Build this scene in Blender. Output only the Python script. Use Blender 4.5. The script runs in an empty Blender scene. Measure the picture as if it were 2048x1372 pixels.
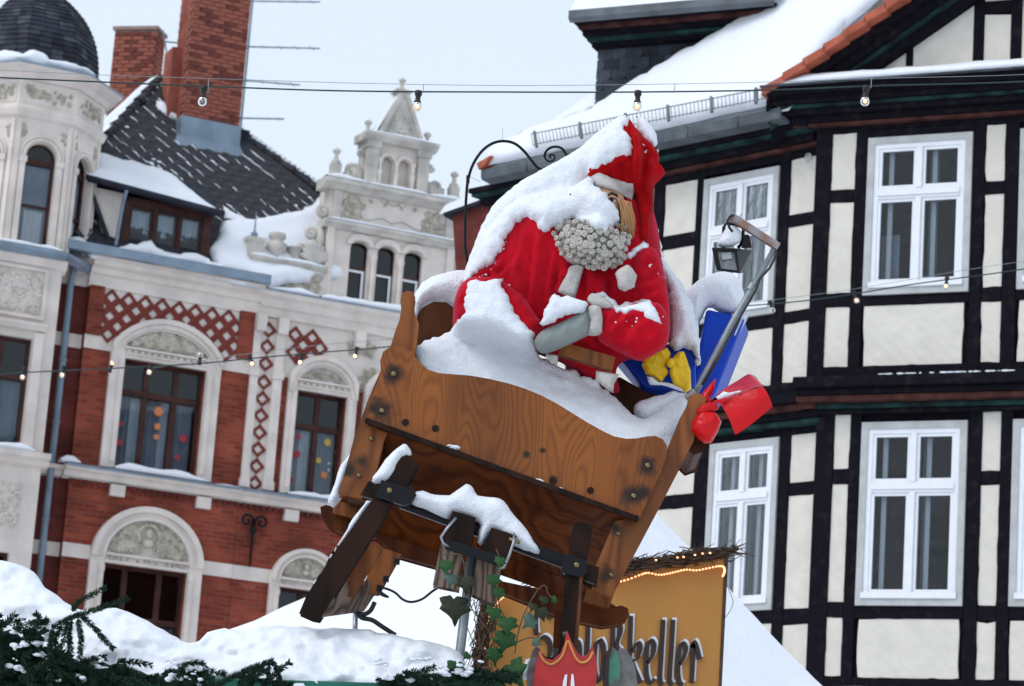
import bpy, math, random
import numpy as np
from mathutils import Vector, Matrix, noise
from mathutils.geometry import delaunay_2d_cdt
random.seed(7)
SC = bpy.context.scene
COL = SC.collection
# ------------------------------------------------------------------ camera, world, sun
FPX, PIT, ROL = 5600.0, math.radians(13.3), math.radians(3.97)
CAM = Vector((0, 0, 1.7))
FW = Vector((0, math.cos(PIT), math.sin(PIT)))
_r0 = Vector((1, 0, 0)); _u0 = _r0.cross(FW)
RT = _r0 * math.cos(ROL) + _u0 * math.sin(ROL)
UP = _u0 * math.cos(ROL) - _r0 * math.sin(ROL)
cd = bpy.data.cameras.new('camera'); cam = bpy.data.objects.new('camera', cd); COL.objects.link(cam)
cd.sensor_width = 36; cd.lens = FPX / 2048 * 36; cd.clip_start = 0.1; cd.clip_end = 2000
cam.matrix_world = Matrix(((RT.x, UP.x, -FW.x, CAM.x), (RT.y, UP.y, -FW.y, CAM.y), (RT.z, UP.z, -FW.z, CAM.z), (0, 0, 0, 1)))
cd.dof.use_dof = True; cd.dof.focus_distance = 12.2; cd.dof.aperture_fstop = 7.5
SC.camera = cam
W = bpy.data.worlds.new('World'); SC.world = W; W.use_nodes = True
nt = W.node_tree; nt.nodes.clear()
o_ = nt.nodes.new('ShaderNodeOutputWorld'); add = nt.nodes.new('ShaderNodeAddShader')
sky = nt.nodes.new('ShaderNodeTexSky'); sky.sky_type = 'NISHITA'; sky.sun_disc = False
SUN_EL, SUN_AZ = math.radians(48), math.radians(238)
sky.sun_elevation = SUN_EL; sky.sun_rotation = SUN_AZ; sky.air_density = 1.0; sky.dust_density = 3.0
b1 = nt.nodes.new('ShaderNodeBackground'); b1.inputs[1].default_value = 0.03
b2 = nt.nodes.new('ShaderNodeBackground'); b2.inputs[0].default_value = (0.79, 0.89, 1.0, 1); b2.inputs[1].default_value = 0.82
nt.links.new(sky.outputs[0], b1.inputs[0]); nt.links.new(b1.outputs[0], add.inputs[0]); nt.links.new(b2.outputs[0], add.inputs[1]); nt.links.new(add.outputs[0], o_.inputs[0])
sl = bpy.data.lights.new('sun', 'SUN'); sl.energy = 1.0; sl.angle = math.radians(24); sl.color = (0.98, 0.985, 1.0)
so = bpy.data.objects.new('sun', sl); COL.objects.link(so)
sd = Vector((math.sin(SUN_AZ) * math.cos(SUN_EL), math.cos(SUN_AZ) * math.cos(SUN_EL), math.sin(SUN_EL)))   # towards the sun
so.rotation_euler = sd.to_track_quat('Z', 'Y').to_euler(); so.location = (0, -5, 30)
SC.view_settings.view_transform = 'Standard'; SC.view_settings.look = 'None'; SC.view_settings.exposure = 0.16; SC.view_settings.gamma = 1
SC.render.engine = 'CYCLES'
SC.cycles.max_bounces = 6; SC.cycles.diffuse_bounces = 3; SC.cycles.glossy_bounces = 3; SC.cycles.transmission_bounces = 4; SC.cycles.transparent_max_bounces = 12
SC.cycles.caustics_reflective = False; SC.cycles.caustics_refractive = False
SC.cycles.use_denoising = True

# ------------------------------------------------------------------ measuring helpers (photo pixel <-> world)
def ray(px, py): return FW + RT * ((px - 1024) / FPX) + UP * ((686 - py) / FPX)
def at(px, py, Y):
    d = ray(px, py); return CAM + d * (Y / d.y)
def zz(ox, oy, s):
    return lambda pts: [(ox + x / s, oy + y / s) for x, y in pts]
class Frame:                                   # a wall: x along it, y into it, z up
    def __init__(s, px, py, Y, deg, org=None):
        s.o = Vector(org) if org else at(px, py, Y); s.o.z = 0; t = math.radians(deg); s.t = t
        s.x = Vector((math.cos(t), math.sin(t), 0)); s.y = Vector((-math.sin(t), math.cos(t), 0))
    def l(s, px, py, d=0):
        D = ray(px, py); k = ((s.o - CAM).dot(s.y) + d) / D.dot(s.y); p = CAM + D * k - s.o
        return p.dot(s.x), p.z
FL = Frame(320, 800, 48, 24.6)
FB = Frame(1840, 800, 28, -24.45)
FR = Frame(0, 0, 0, -44, org=FB.o + FB.x * (-1.1))

# ------------------------------------------------------------------ materials
MT = {}
def mat(name, col, rough=0.7, var=0.0, scale=4.0, bump=0.0, bscale=40.0, metal=0.0, spec=0.4, col2=None, detail=4.0, stretch=(1, 1, 1), sharp=False, lo=0.35, hi=0.65, **kw):
    m = bpy.data.materials.new(name); m.use_nodes = True; n = m.node_tree.nodes; l = m.node_tree.links
    b = n['Principled BSDF']; b.inputs['Roughness'].default_value = rough; b.inputs['Metallic'].default_value = metal
    b.inputs['Specular IOR Level'].default_value = spec; b.inputs['Base Color'].default_value = (*col, 1)
    for k, v in kw.items(): b.inputs[k.replace('_', ' ')].default_value = v
    tc = n.new('ShaderNodeTexCoord'); mp = n.new('ShaderNodeMapping'); mp.inputs['Scale'].default_value = stretch
    l.new(tc.outputs['Object'], mp.inputs[0])
    if var or col2:
        t = n.new('ShaderNodeTexNoise'); t.inputs['Scale'].default_value = scale; t.inputs['Detail'].default_value = detail
        l.new(mp.outputs[0], t.inputs['Vector'])
        r = n.new('ShaderNodeValToRGB'); r.color_ramp.elements[0].position = lo; r.color_ramp.elements[1].position = hi
        c2 = col2 if col2 else tuple(min(1, c * (1 + var)) for c in col)
        c1 = tuple(c * (1 - var) for c in col)
        r.color_ramp.elements[0].color = (*c1, 1); r.color_ramp.elements[1].color = (*c2, 1)
        l.new(t.outputs[0], r.inputs[0]); l.new(r.outputs[0], b.inputs['Base Color'])
    if bump:
        t2 = n.new('ShaderNodeTexNoise'); t2.inputs['Scale'].default_value = bscale; t2.inputs['Detail'].default_value = 6
        l.new(mp.outputs[0], t2.inputs['Vector'])
        bp = n.new('ShaderNodeBump'); bp.inputs['Strength'].default_value = bump; bp.inputs['Distance'].default_value = 0.02
        l.new(t2.outputs[0], bp.inputs['Height']); l.new(bp.outputs[0], b.inputs['Normal'])
    MT[name] = m; return m
def brickmat(name, c1, c2, mortar, bw, bh, ms=0.012, dirt=0.5):
    m = mat(name, c1, rough=0.9, spec=0.2); n = m.node_tree.nodes; l = m.node_tree.links; b = n['Principled BSDF']
    tc = n.new('ShaderNodeTexCoord'); s = n.new('ShaderNodeSeparateXYZ'); c = n.new('ShaderNodeCombineXYZ'); a = n.new('ShaderNodeMath'); a.operation = 'ADD'
    l.new(tc.outputs['Object'], s.inputs[0]); l.new(s.outputs[0], a.inputs[0]); l.new(s.outputs[1], a.inputs[1]); l.new(a.outputs[0], c.inputs[0]); l.new(s.outputs[2], c.inputs[1])
    t = n.new('ShaderNodeTexBrick'); t.inputs['Color1'].default_value = (*c1, 1); t.inputs['Color2'].default_value = (*c2, 1); t.inputs['Mortar'].default_value = (*mortar, 1)
    t.inputs['Scale'].default_value = 1; t.inputs['Brick Width'].default_value = bw; t.inputs['Row Height'].default_value = bh; t.inputs['Mortar Size'].default_value = ms; t.inputs['Bias'].default_value = -0.1
    l.new(c.outputs[0], t.inputs['Vector'])
    ns = n.new('ShaderNodeTexNoise'); ns.inputs['Scale'].default_value = 1.3; ns.inputs['Detail'].default_value = 8; l.new(tc.outputs['Object'], ns.inputs['Vector'])
    r = n.new('ShaderNodeValToRGB'); r.color_ramp.elements[0].color = (1 - dirt, 1 - dirt, 1 - dirt, 1); r.color_ramp.elements[0].position = 0.3; r.color_ramp.elements[1].color = (1.15, 1.1, 1.1, 1); r.color_ramp.elements[1].position = 0.7
    l.new(ns.outputs[0], r.inputs[0])
    mx = n.new('ShaderNodeMix'); mx.data_type = 'RGBA'; mx.blend_type = 'MULTIPLY'; mx.inputs[0].default_value = 1
    l.new(t.outputs['Color'], mx.inputs[6]); l.new(r.outputs[0], mx.inputs[7]); l.new(mx.outputs[2], b.inputs['Base Color'])
    bp = n.new('ShaderNodeBump'); bp.inputs['Strength'].default_value = 0.6; bp.inputs['Distance'].default_value = 0.01; bp.invert = True
    l.new(t.outputs['Fac'], bp.inputs['Height']); l.new(bp.outputs[0], b.inputs['Normal'])
    return m
def glassmat(name, tint, refl=1.6, rough=0.03):
    m = bpy.data.materials.new(name); m.use_nodes = True; n = m.node_tree.nodes; l = m.node_tree.links; n.remove(n['Principled BSDF'])
    o = n['Material Output']; mx = n.new('ShaderNodeMixShader'); tr = n.new('ShaderNodeBsdfTransparent'); gl = n.new('ShaderNodeBsdfGlossy')
    tr.inputs[0].default_value = (*tint, 1); gl.inputs['Roughness'].default_value = rough
    fr = n.new('ShaderNodeFresnel'); fr.inputs[0].default_value = 1.5; mu = n.new('ShaderNodeMath'); mu.operation = 'MULTIPLY'; mu.inputs[1].default_value = refl; mu.use_clamp = True
    l.new(fr.outputs[0], mu.inputs[0]); l.new(mu.outputs[0], mx.inputs[0]); l.new(tr.outputs[0], mx.inputs[1]); l.new(gl.outputs[0], mx.inputs[2]); l.new(mx.outputs[0], o.inputs[0])
    # old panes are never flat: a faint wave in the reflection
    t = n.new('ShaderNodeTexNoise'); t.inputs['Scale'].default_value = 3; bp = n.new('ShaderNodeBump'); bp.inputs['Strength'].default_value = 0.08; bp.inputs['Distance'].default_value = 0.02; l.new(t.outputs[0], bp.inputs['Height']); l.new(bp.outputs[0], gl.inputs['Normal'])
    MT[name] = m; return m
def emimat(name, col, st):
    m = bpy.data.materials.new(name); m.use_nodes = True; n = m.node_tree.nodes; b = n['Principled BSDF']
    b.inputs['Base Color'].default_value = (*col, 1); b.inputs['Emission Color'].default_value = (*col, 1); b.inputs['Emission Strength'].default_value = st
    MT[name] = m; return m
mat('snow', (0.78, 0.81, 0.86), rough=0.65, var=0.02, scale=6, bump=0.35, bscale=30, spec=0.3, Subsurface_Weight=0.0)
mat('snowfine', (0.78, 0.81, 0.86), rough=0.75, var=0.03, scale=20, bump=0.55, bscale=105, spec=0.2)
mat('cream', (0.68, 0.612, 0.56), rough=0.85, var=0.10, scale=2.5, bump=0.15, bscale=30, spec=0.2)
mat('stone', (0.40, 0.38, 0.35), rough=0.9, col2=(0.62, 0.58, 0.52), scale=3.0, bump=0.3, bscale=25, spec=0.2, detail=8)
mat('relief', (0.50, 0.46, 0.38), rough=0.9, var=0.25, scale=9, bump=0.3, bscale=40, spec=0.2)
mat('ground', (0.80, 0.81, 0.84), rough=0.8, var=0.06, scale=0.5, bump=0.4, bscale=6)
brickmat('brick', (0.225, 0.038, 0.021), (0.36, 0.074, 0.038), (0.20, 0.095, 0.075), 0.26, 0.078, 0.010)
brickmat('brickdark', (0.15, 0.030, 0.025), (0.20, 0.042, 0.032), (0.12, 0.05, 0.045), 0.26, 0.078, 0.008)
mat('terracotta', (0.17, 0.030, 0.021), rough=0.85, var=0.2, scale=12, bump=0.2)
mat('zinc', (0.20, 0.26, 0.33), rough=0.45, var=0.15, scale=3, spec=0.5, metal=0.3)
mat('slate', (0.022, 0.025, 0.036), rough=0.7, var=0.5, scale=3, bump=0.2, bscale=30, spec=0.2)
mat('slate2', (0.044, 0.051, 0.066), rough=0.7, var=0.4, scale=5, bump=0.2, bscale=30, spec=0.2)
mat('rooftile', (0.046, 0.046, 0.053), rough=0.85, var=0.5, scale=5, bump=0.4, bscale=30, spec=0.15)
mat('brownframe', (0.055, 0.022, 0.018), rough=0.6, spec=0.2, var=0.3, scale=6)
mat('whiteframe', (0.74, 0.76, 0.80), rough=0.45, var=0.03, scale=8)
mat('greyframe', (0.43, 0.44, 0.44), rough=0.7, var=0.1, scale=6, bump=0.1)
mat('timber', (0.008, 0.007, 0.011), rough=0.9, col2=(0.022, 0.019, 0.022), scale=9, bump=0.45, bscale=22, spec=0.06, lo=0.52, hi=0.78, detail=9, stretch=(1, 1, 1))
mat('timberred', (0.065, 0.026, 0.022), rough=0.9, spec=0.1, var=0.5, scale=5, bump=0.2)
mat('timbergreen', (0.02, 0.060, 0.056), rough=0.9, spec=0.1, col2=(0.010, 0.014, 0.016), scale=5, bump=0.2)
mat('gutter', (0.10, 0.115, 0.13), rough=0.5, var=0.25, scale=4, metal=0.2)
mat('chimbrick', (0.22, 0.060, 0.042), rough=0.95, col2=(0.34, 0.115, 0.080), scale=2.2, bump=0.3, bscale=60, spec=0.2, detail=2)
mat('chimbrick2', (0.14, 0.040, 0.032), rough=0.9, var=0.3, scale=6, bump=0.3, spec=0.2)
mat('mortar', (0.30, 0.20, 0.17), rough=0.95, var=0.15, scale=8, spec=0.1)
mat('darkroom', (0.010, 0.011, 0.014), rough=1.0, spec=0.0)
mat('roomreflections', (0.012, 0.014, 0.018), rough=1.0, spec=0.0, col2=(0.16, 0.18, 0.22), scale=2.6, detail=3, lo=0.48, hi=0.85)  # room interior; pale and dark blotches in its colour imitate varied pane reflections
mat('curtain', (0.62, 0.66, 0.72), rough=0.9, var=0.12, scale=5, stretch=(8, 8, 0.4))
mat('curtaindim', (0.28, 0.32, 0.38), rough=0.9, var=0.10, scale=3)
mat('redtile', (0.36, 0.085, 0.045), rough=0.75, var=0.25, scale=6, bump=0.2)
mat('iron', (0.008, 0.008, 0.010), rough=0.5, spec=0.15)
mat('paperred', (0.38, 0.035, 0.05), rough=0.9); mat('paperyellow', (0.48, 0.34, 0.07), rough=0.9); mat('paperorange', (0.55, 0.20, 0.08), rough=0.9)
glassmat('glass', (0.86, 0.9, 0.92), 0.75); glassmat('glassgreen', (0.20, 0.32, 0.31), 1.3)
# infill plaster: painted brick, faint combed pattern
def plaster():
    m = mat('plaster', (0.645, 0.610, 0.545), rough=0.9, var=0.045, scale=5, spec=0.15); n = m.node_tree.nodes; l = m.node_tree.links; b = n['Principled BSDF']
    tc = n.new('ShaderNodeTexCoord'); w = n.new('ShaderNodeTexWave'); w.wave_type = 'BANDS'; w.bands_direction = 'DIAGONAL'; w.inputs['Scale'].default_value = 4; w.inputs['Distortion'].default_value = 3; w.inputs['Detail'].default_value = 3; w.inputs['Detail Scale'].default_value = 2
    l.new(tc.outputs['Object'], w.inputs[0]); ns = n.new('ShaderNodeTexNoise'); ns.inputs['Scale'].default_value = 14; ns.inputs['Detail'].default_value = 6; l.new(tc.outputs['Object'], ns.inputs['Vector'])
    ad = n.new('ShaderNodeMath'); ad.operation = 'MULTIPLY_ADD'; ad.inputs[1].default_value = 0.35; l.new(w.outputs['Fac'], ad.inputs[0]); l.new(ns.outputs[0], ad.inputs[2])
    bp = n.new('ShaderNodeBump'); bp.inputs['Strength'].default_value = 0.6; bp.inputs['Distance'].default_value = 0.015; l.new(ad.outputs[0], bp.inputs['Height']); l.new(bp.outputs[0], b.inputs['Normal'])
plaster()

# ------------------------------------------------------------------ scene-graph helpers
ORG = {}
def link(o, parent=None):
    COL.objects.link(o)
    if parent is not None:
        o.parent = parent; ORG[o] = ORG.get(parent, Vector())
    return o
def tag(o, label=None, cat=None, group=None, kind=None):
    if label: o['label'] = label
    if cat: o['category'] = cat
    if group: o['group'] = group
    if kind: o['kind'] = kind
    return o
def thing(name, label, cat, loc=None, frame=None, group=None):
    o = bpy.data.objects.new(name, None); COL.objects.link(o); o.empty_display_size = 0.2
    if frame is not None:
        o.location = frame.o; o.rotation_euler = (0, 0, frame.t); ORG[o] = Vector()
    else:
        o.location = loc; ORG[o] = Vector(loc)
    return tag(o, label, cat, group)
def mesh_of(name, V, F, m, smooth=False):
    me = bpy.data.meshes.new(name); me.from_pydata([tuple(v) for v in V], [], F); me.update()
    if m: me.materials.append(MT[m])
    if smooth: me.polygons.foreach_set('use_smooth', [True] * len(me.polygons))
    return me
class MB:
    def __init__(s): s.V = []; s.F = []
    def add(s, V, F):
        k = len(s.V); s.V += [Vector(v) for v in V]; s.F += [tuple(i + k for i in f) for f in F]; return s
    def box(s, x0, x1, y0, y1, z0, z1):
        return s.add([(x0, y0, z0), (x1, y0, z0), (x1, y1, z0), (x0, y1, z0), (x0, y0, z1), (x1, y0, z1), (x1, y1, z1), (x0, y1, z1)],
                     [(0, 1, 5, 4), (1, 2, 6, 5), (2, 3, 7, 6), (3, 0, 4, 7), (4, 5, 6, 7), (3, 2, 1, 0)])
    def hexa(s, P):                            # 8 corners, near quad then far quad
        return s.add(P, [(0, 1, 2, 3), (7, 6, 5, 4), (0, 4, 5, 1), (1, 5, 6, 2), (2, 6, 7, 3), (3, 7, 4, 0)])
    def prism(s, poly, y0, y1):                # polygon in (x,z), extruded along y
        n = len(poly)
        return s.add([(x, y0, z) for x, z in poly] + [(x, y1, z) for x, z in poly],
                     [tuple(range(n)), tuple(range(2 * n - 1, n - 1, -1))] + [(i, (i + 1) % n + 0, (i + 1) % n + n, i + n) for i in range(n)])
    def profx(s, prof, x0, x1):                # profile in (y,z) swept along x
        n = len(prof)
        return s.add([(x0, y, z) for y, z in prof] + [(x1, y, z) for y, z in prof],
                     [tuple(range(n)), tuple(range(2 * n - 1, n - 1, -1))] + [(i, (i + 1) % n, (i + 1) % n + n, i + n) for i in range(n)])
    def tube(s, P, r, n=8, cap=True):
        P = [Vector(p) for p in P]; R = r if isinstance(r, (list, tuple)) else [r] * len(P); k = len(s.V); nx = None
        for i, p in enumerate(P):
            t = (P[min(i + 1, len(P) - 1)] - P[max(i - 1, 0)])
            t = t.normalized() if t.length > 1e-9 else Vector((0, 0, 1))
            if nx is None: nx = t.orthogonal().normalized()
            nx = (nx - t * nx.dot(t)); nx = nx.normalized() if nx.length > 1e-6 else t.orthogonal().normalized()
            by = t.cross(nx)
            for j in range(n):
                a = 2 * math.pi * j / n; s.V.append(p + (nx * math.cos(a) + by * math.sin(a)) * R[i])
        for i in range(len(P) - 1):
            for j in range(n):
                s.F.append((k + i * n + j, k + i * n + (j + 1) % n, k + (i + 1) * n + (j + 1) % n, k + (i + 1) * n + j))
        if cap: s.F.append(tuple(range(k + n - 1, k - 1, -1))); e = k + (len(P) - 1) * n; s.F.append(tuple(range(e, e + n)))
        return s
    def lathe(s, prof, c=(0, 0, 0), n=12, axis='z', rot=0.0):
        k = len(s.V); c = Vector(c)
        for r, h in prof:
            for j in range(n):
                a = 2 * math.pi * j / n + rot; q = (r * math.cos(a), r * math.sin(a))
                s.V.append(c + (Vector((q[0], q[1], h)) if axis == 'z' else Vector((q[0], h, q[1])) if axis == 'y' else Vector((h, q[0], q[1]))))
        for i in range(len(prof) - 1):
            for j in range(n): s.F.append((k + i * n + j, k + i * n + (j + 1) % n, k + (i + 1) * n + (j + 1) % n, k + (i + 1) * n + j))
        s.F.append(tuple(range(k + n - 1, k - 1, -1))); e = k + (len(prof) - 1) * n; s.F.append(tuple(range(e, e + n)))
        return s
    def ell(s, c, r, n=10, m=6):
        prof = [(math.sin(math.pi * i / m), -math.cos(math.pi * i / m)) for i in range(m + 1)]; k = len(s.V); c = Vector(c)
        s.lathe([(max(a, 0.02), b) for a, b in prof], n=n)
        for i in range(k, len(s.V)): v = s.V[i]; s.V[i] = Vector((c.x + v.x * r[0], c.y + v.y * r[1], c.z + v.z * r[2]))
        return s
    def arc(s, cx, cz, rx0, rz0, rx1, rz1, y0, y1, a0, a1, n=16):   # extruded arch band
        A = [math.radians(a0 + (a1 - a0) * i / n) for i in range(n + 1)]; V = []; F = []
        for a in A:
            ci, si = math.cos(a), math.sin(a)
            V += [(cx + rx0 * ci, y0, cz + rz0 * si), (cx + rx1 * ci, y0, cz + rz1 * si), (cx + rx1 * ci, y1, cz + rz1 * si), (cx + rx0 * ci, y1, cz + rz0 * si)]
        for i in range(n):
            for j in range(4): F.append((4 * i + j, 4 * i + (j + 1) % 4, 4 * i + 4 + (j + 1) % 4, 4 * i + 4 + j))
        F += [(3, 2, 1, 0), (4 * n, 4 * n + 1, 4 * n + 2, 4 * n + 3)]
        return s.add(V, F)
    def beam(s, p0, p1, w, h, up=(0, 1, 0)):   # rectangular bar: w across 'up', h along 'up'
        p0, p1, up = Vector(p0), Vector(p1), Vector(up); t = (p1 - p0).normalized(); a = t.cross(up).normalized() * w / 2; b = a.cross(t).normalized() * h / 2
        return s.hexa([p0 - a - b, p0 + a - b, p0 + a + b, p0 - a + b, p1 - a - b, p1 + a - b, p1 + a + b, p1 - a + b])
    def build(s, name, m, parent=None, smooth=False, bevel=0, **tg):
        off = ORG.get(parent, Vector()) if parent is not None else Vector()
        me = mesh_of(name, [v - off for v in s.V] if off.length else s.V, s.F, m, smooth)
        o = bpy.data.objects.new(name, me); link(o, parent)
        if bevel:
            md = o.modifiers.new('bevel', 'BEVEL'); md.width = bevel; md.segments = 2; md.limit_method = 'ANGLE'; md.angle_limit = math.radians(35)
        if tg: tag(o, **tg)
        return o
def box(name, m, parent, *a, **k): return MB().box(*a).build(name, m, parent, **k)
def inst(name, me, parent, loc=(0, 0, 0), rot=None, scale=None):
    o = bpy.data.objects.new(name, me); link(o, parent); o.location = Vector(loc) - ORG.get(parent, Vector())
    if rot is not None: o.rotation_euler = rot
    if scale is not None: o.scale = scale
    return o
def wob(x, y, z, f, s=0): return noise.fractal((x * f + s, y * f + s * 1.7, z * f - s), 0.8, 2.0, 4)
# a rough-edged, rounded body grown from an outline in (x,z): front at base-T.., back at base+Tb
def jag(poly, amp, seg, seed=0, calm=()):
    out = []; n = len(poly); amp0 = amp
    for i in range(n):
        amp = amp0 * (.2 if i in calm else 1)
        a, b = Vector(poly[i]), Vector(poly[(i + 1) % n]); d = b - a; L_ = d.length; k = max(1, int(L_ / seg)); nn = Vector((-d.y, d.x)) / max(L_, 1e-9)
        for j in range(k):
            p = a + d * (j / k); w = noise.noise((p.x * 0.9 / seg / 2.2 + seed, p.y * 0.9 / seg / 2.2, seed * 3.1)) + 0.5 * noise.noise((p.x / seg + seed, p.y / seg, seed))
            out.append(tuple(p + nn * amp * w))
    return out
def smoothpoly(poly, k=4):
    out = []; n = len(poly)
    for i in range(n):
        p0, p1, p2, p3 = (Vector(poly[(i + j - 1) % n]) for j in range(4))
        for j in range(k):
            t = j / k; out.append(tuple(0.5 * ((2 * p1) + (p2 - p0) * t + (2 * p0 - 5 * p1 + 4 * p2 - p3) * t * t + (3 * p1 - p0 - 3 * p2 + p3) * t ** 3)))
    return out
def cr(P, k=5):
    out = []
    for i in range(len(P) - 1):
        p0, p1, p2, p3 = P[max(i - 1, 0)], P[i], P[i + 1], P[min(i + 2, len(P) - 1)]
        for j in range(k): t = j / k; out.append(0.5 * ((2 * p1) + (p2 - p0) * t + (2 * p0 - 5 * p1 + 4 * p2 - p3) * t * t + (3 * p1 - p0 - 3 * p2 + p3) * t ** 3))
    return out + [P[-1]]
def bdist(P, poly):
    A = np.array(poly); B = np.roll(A, -1, 0); P = np.array(P); D = B - A; L2 = (D ** 2).sum(1) + 1e-12; out = np.full(len(P), 1e9)
    for a, d, l2 in zip(A, D, L2):
        t = np.clip(((P - a) @ d) / l2, 0, 1); q = P - (a + t[:, None] * d); out = np.minimum(out, (q ** 2).sum(1))
    return np.sqrt(out)
def inside(P, poly):
    P = np.array(P); A = np.array(poly); B = np.roll(A, -1, 0); c = np.zeros(len(P), bool)
    for (x0, y0), (x1, y1) in zip(A, B):
        if y0 == y1: continue
        m = ((y0 > P[:, 1]) != (y1 > P[:, 1])) & (P[:, 0] < (x1 - x0) * (P[:, 1] - y0) / (y1 - y0) + x0); c ^= m
    return c
class Pillow:
    def __init__(s, poly, base, T, Tb=None, R=0.1, h=0.012, namp=0.0, nf=6.0, seed=0, fold=None):
        s.poly = poly; s.base = base if callable(base) else (lambda x, z, b=base: b); s.T = T; s.Tb = T if Tb is None else Tb; s.R = R; s.h = h; s.namp = namp; s.nf = nf; s.seed = seed; s.fold = fold
    def prof(s, d): t = np.minimum(d / s.R, 1.0); return np.sqrt(np.maximum(0, 1 - (1 - t) ** 2))
    def front(s, x, z):
        if not inside([(x, z)], s.poly)[0]: return None
        return s.base(x, z) - s.T * float(s.prof(bdist([(x, z)], s.poly))[0])
    def build(s, name, m, parent, **tg):
        A = np.array(s.poly); lo = A.min(0); hi = A.max(0); rnd = random.Random(s.seed)
        gx = np.arange(lo[0] + s.h, hi[0], s.h); gz = np.arange(lo[1] + s.h, hi[1], s.h * 0.87); G = []
        for j, z in enumerate(gz):
            for x in gx: G.append((x + (j % 2) * s.h / 2 + rnd.uniform(-.15, .15) * s.h, z + rnd.uniform(-.15, .15) * s.h))
        G = np.array(G) if G else np.zeros((0, 2))
        if len(G): G = G[inside(G, s.poly)]
        if len(G): d = bdist(G, s.poly); G = G[d > s.h * 0.45]
        n = len(s.poly); pts = [Vector(p) for p in s.poly] + [Vector(p) for p in G]
        V2, E, F, ov, oe, of = delaunay_2d_cdt(pts, [], [list(range(n))], 1, 1e-7)
        P2 = np.array([tuple(v) for v in V2]); d = bdist(P2, s.poly); d[d < s.h * 0.2] = 0; pr = s.prof(d); V = []; front = []; back = []
        for i, (x, z) in enumerate(P2):
            b = s.base(x, z); w = s.namp * (wob(x, b, z, s.nf, s.seed) + .28 * wob(x, b, z, s.nf * 4.3, s.seed + 5)) * min(1, d[i] / (s.R * .3 + 1e-6)) if s.namp else 0
            f = s.fold(x, z) * pr[i] if s.fold else 0
            front.append(len(V)); V.append((x, b - s.T * pr[i] - w - f, z))
            if d[i] == 0: back.append(front[-1])
            else: back.append(len(V)); V.append((x, b + s.Tb * pr[i], z))
        FF = [tuple(front[k] for k in f) for f in F] + [tuple(back[k] for k in reversed(f)) for f in F]
        mb = MB(); mb.V = [Vector(v) for v in V]; mb.F = FF
        return mb.build(name, m, parent, smooth=True, **tg)
# a snow layer on a ledge in a wall frame: bumpy top over [x0,x1] x [y0,y1] at height z (slope zs along y)
def snowbar(parent, x0, x1, y0, y1, z, h, seed=1, step=0.12, zs=0.0, zx=0.0, m='snow', name='snow', rag=0.3):
    nx = max(3, int((x1 - x0) / step)); ny = 6; mb = MB(); V = []; F = []
    for i in range(nx + 1):
        for j in range(ny + 1):
            u, v = i / nx, j / ny; x = x0 + (x1 - x0) * u; e = min(1, min(u, 1 - u) * nx / 1.5)
            y = y0 + (y1 - y0) * v; hh = h * math.sqrt(max(0, 1 - (2 * v - 1) ** 2)) * (0.25 + 0.75 * e) * (1 + rag * 2 * wob(x, y, 0, 1.8, seed))
            if j == 0: y -= h * 0.15 * wob(x, 0, 3, 3.0, seed)
            V.append((x, y, z + zs * (y - y0) + zx * (x - x0) + max(hh, 0) + (-0.012 if j in (0, ny) else 0)))
    for i in range(nx):
        for j in range(ny): a = i * (ny + 1) + j; F.append((a, a + ny + 1, a + ny + 2, a + 1))
    k = len(V); F.append(tuple(i * (ny + 1) for i in range(nx, -1, -1)) + tuple(i * (ny + 1) + ny for i in range(nx + 1)))
    mb.add(V, F); return mb.build(name, m, parent, smooth=True)
def wall_sheet(x0, x1, z0, z1, holes, y=0.0, reveal=0.25):
    X = sorted({x0, x1} | {min(max(h[i], x0), x1) for h in holes for i in (0, 1)}); Z = sorted({z0, z1} | {min(max(h[i], z0), z1) for h in holes for i in (2, 3)}); mb = MB()
    for a, b in zip(X, X[1:]):
        for c, d in zip(Z, Z[1:]):
            mx, mz = (a + b) / 2, (c + d) / 2
            if any(h[0] < mx < h[1] and h[2] < mz < h[3] for h in holes): continue
            mb.add([(a, y, c), (b, y, c), (b, y, d), (a, y, d)], [(0, 1, 2, 3)])
    for a, b, c, d in holes:
        r = y + reveal
        mb.add([(a, y, c), (b, y, c), (b, y, d), (a, y, d), (a, r, c), (b, r, c), (b, r, d), (a, r, d)], [(0, 4, 5, 1), (1, 5, 6, 2), (2, 6, 7, 3), (3, 7, 4, 0)])
    mb.add([(x0, y, z0), (x0, y + .3, z0), (x0, y + .3, z1), (x0, y, z1), (x1, y, z0), (x1, y + .3, z0), (x1, y + .3, z1), (x1, y, z1)], [(0, 3, 2, 1), (4, 5, 6, 7)])
    return mb

# ------------------------------------------------------------------ the setting: snow-covered square
gm = MB(); gs = 40; half = 220
for i in range(gs + 1):
    for j in range(gs + 1):
        x = -half + 2 * half * i / gs; y = -150 + 2 * half * j / gs; gm.V.append(Vector((x, y, -0.02 + 0.05 * wob(x, y, 0, 0.08))))
gm.F = [(a, a + gs + 1, a + gs + 2, a + 1) for i in range(gs) for j in range(gs) for a in [i * (gs + 1) + j]]
gm.build('ground', 'ground', smooth=True, kind='structure')

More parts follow.
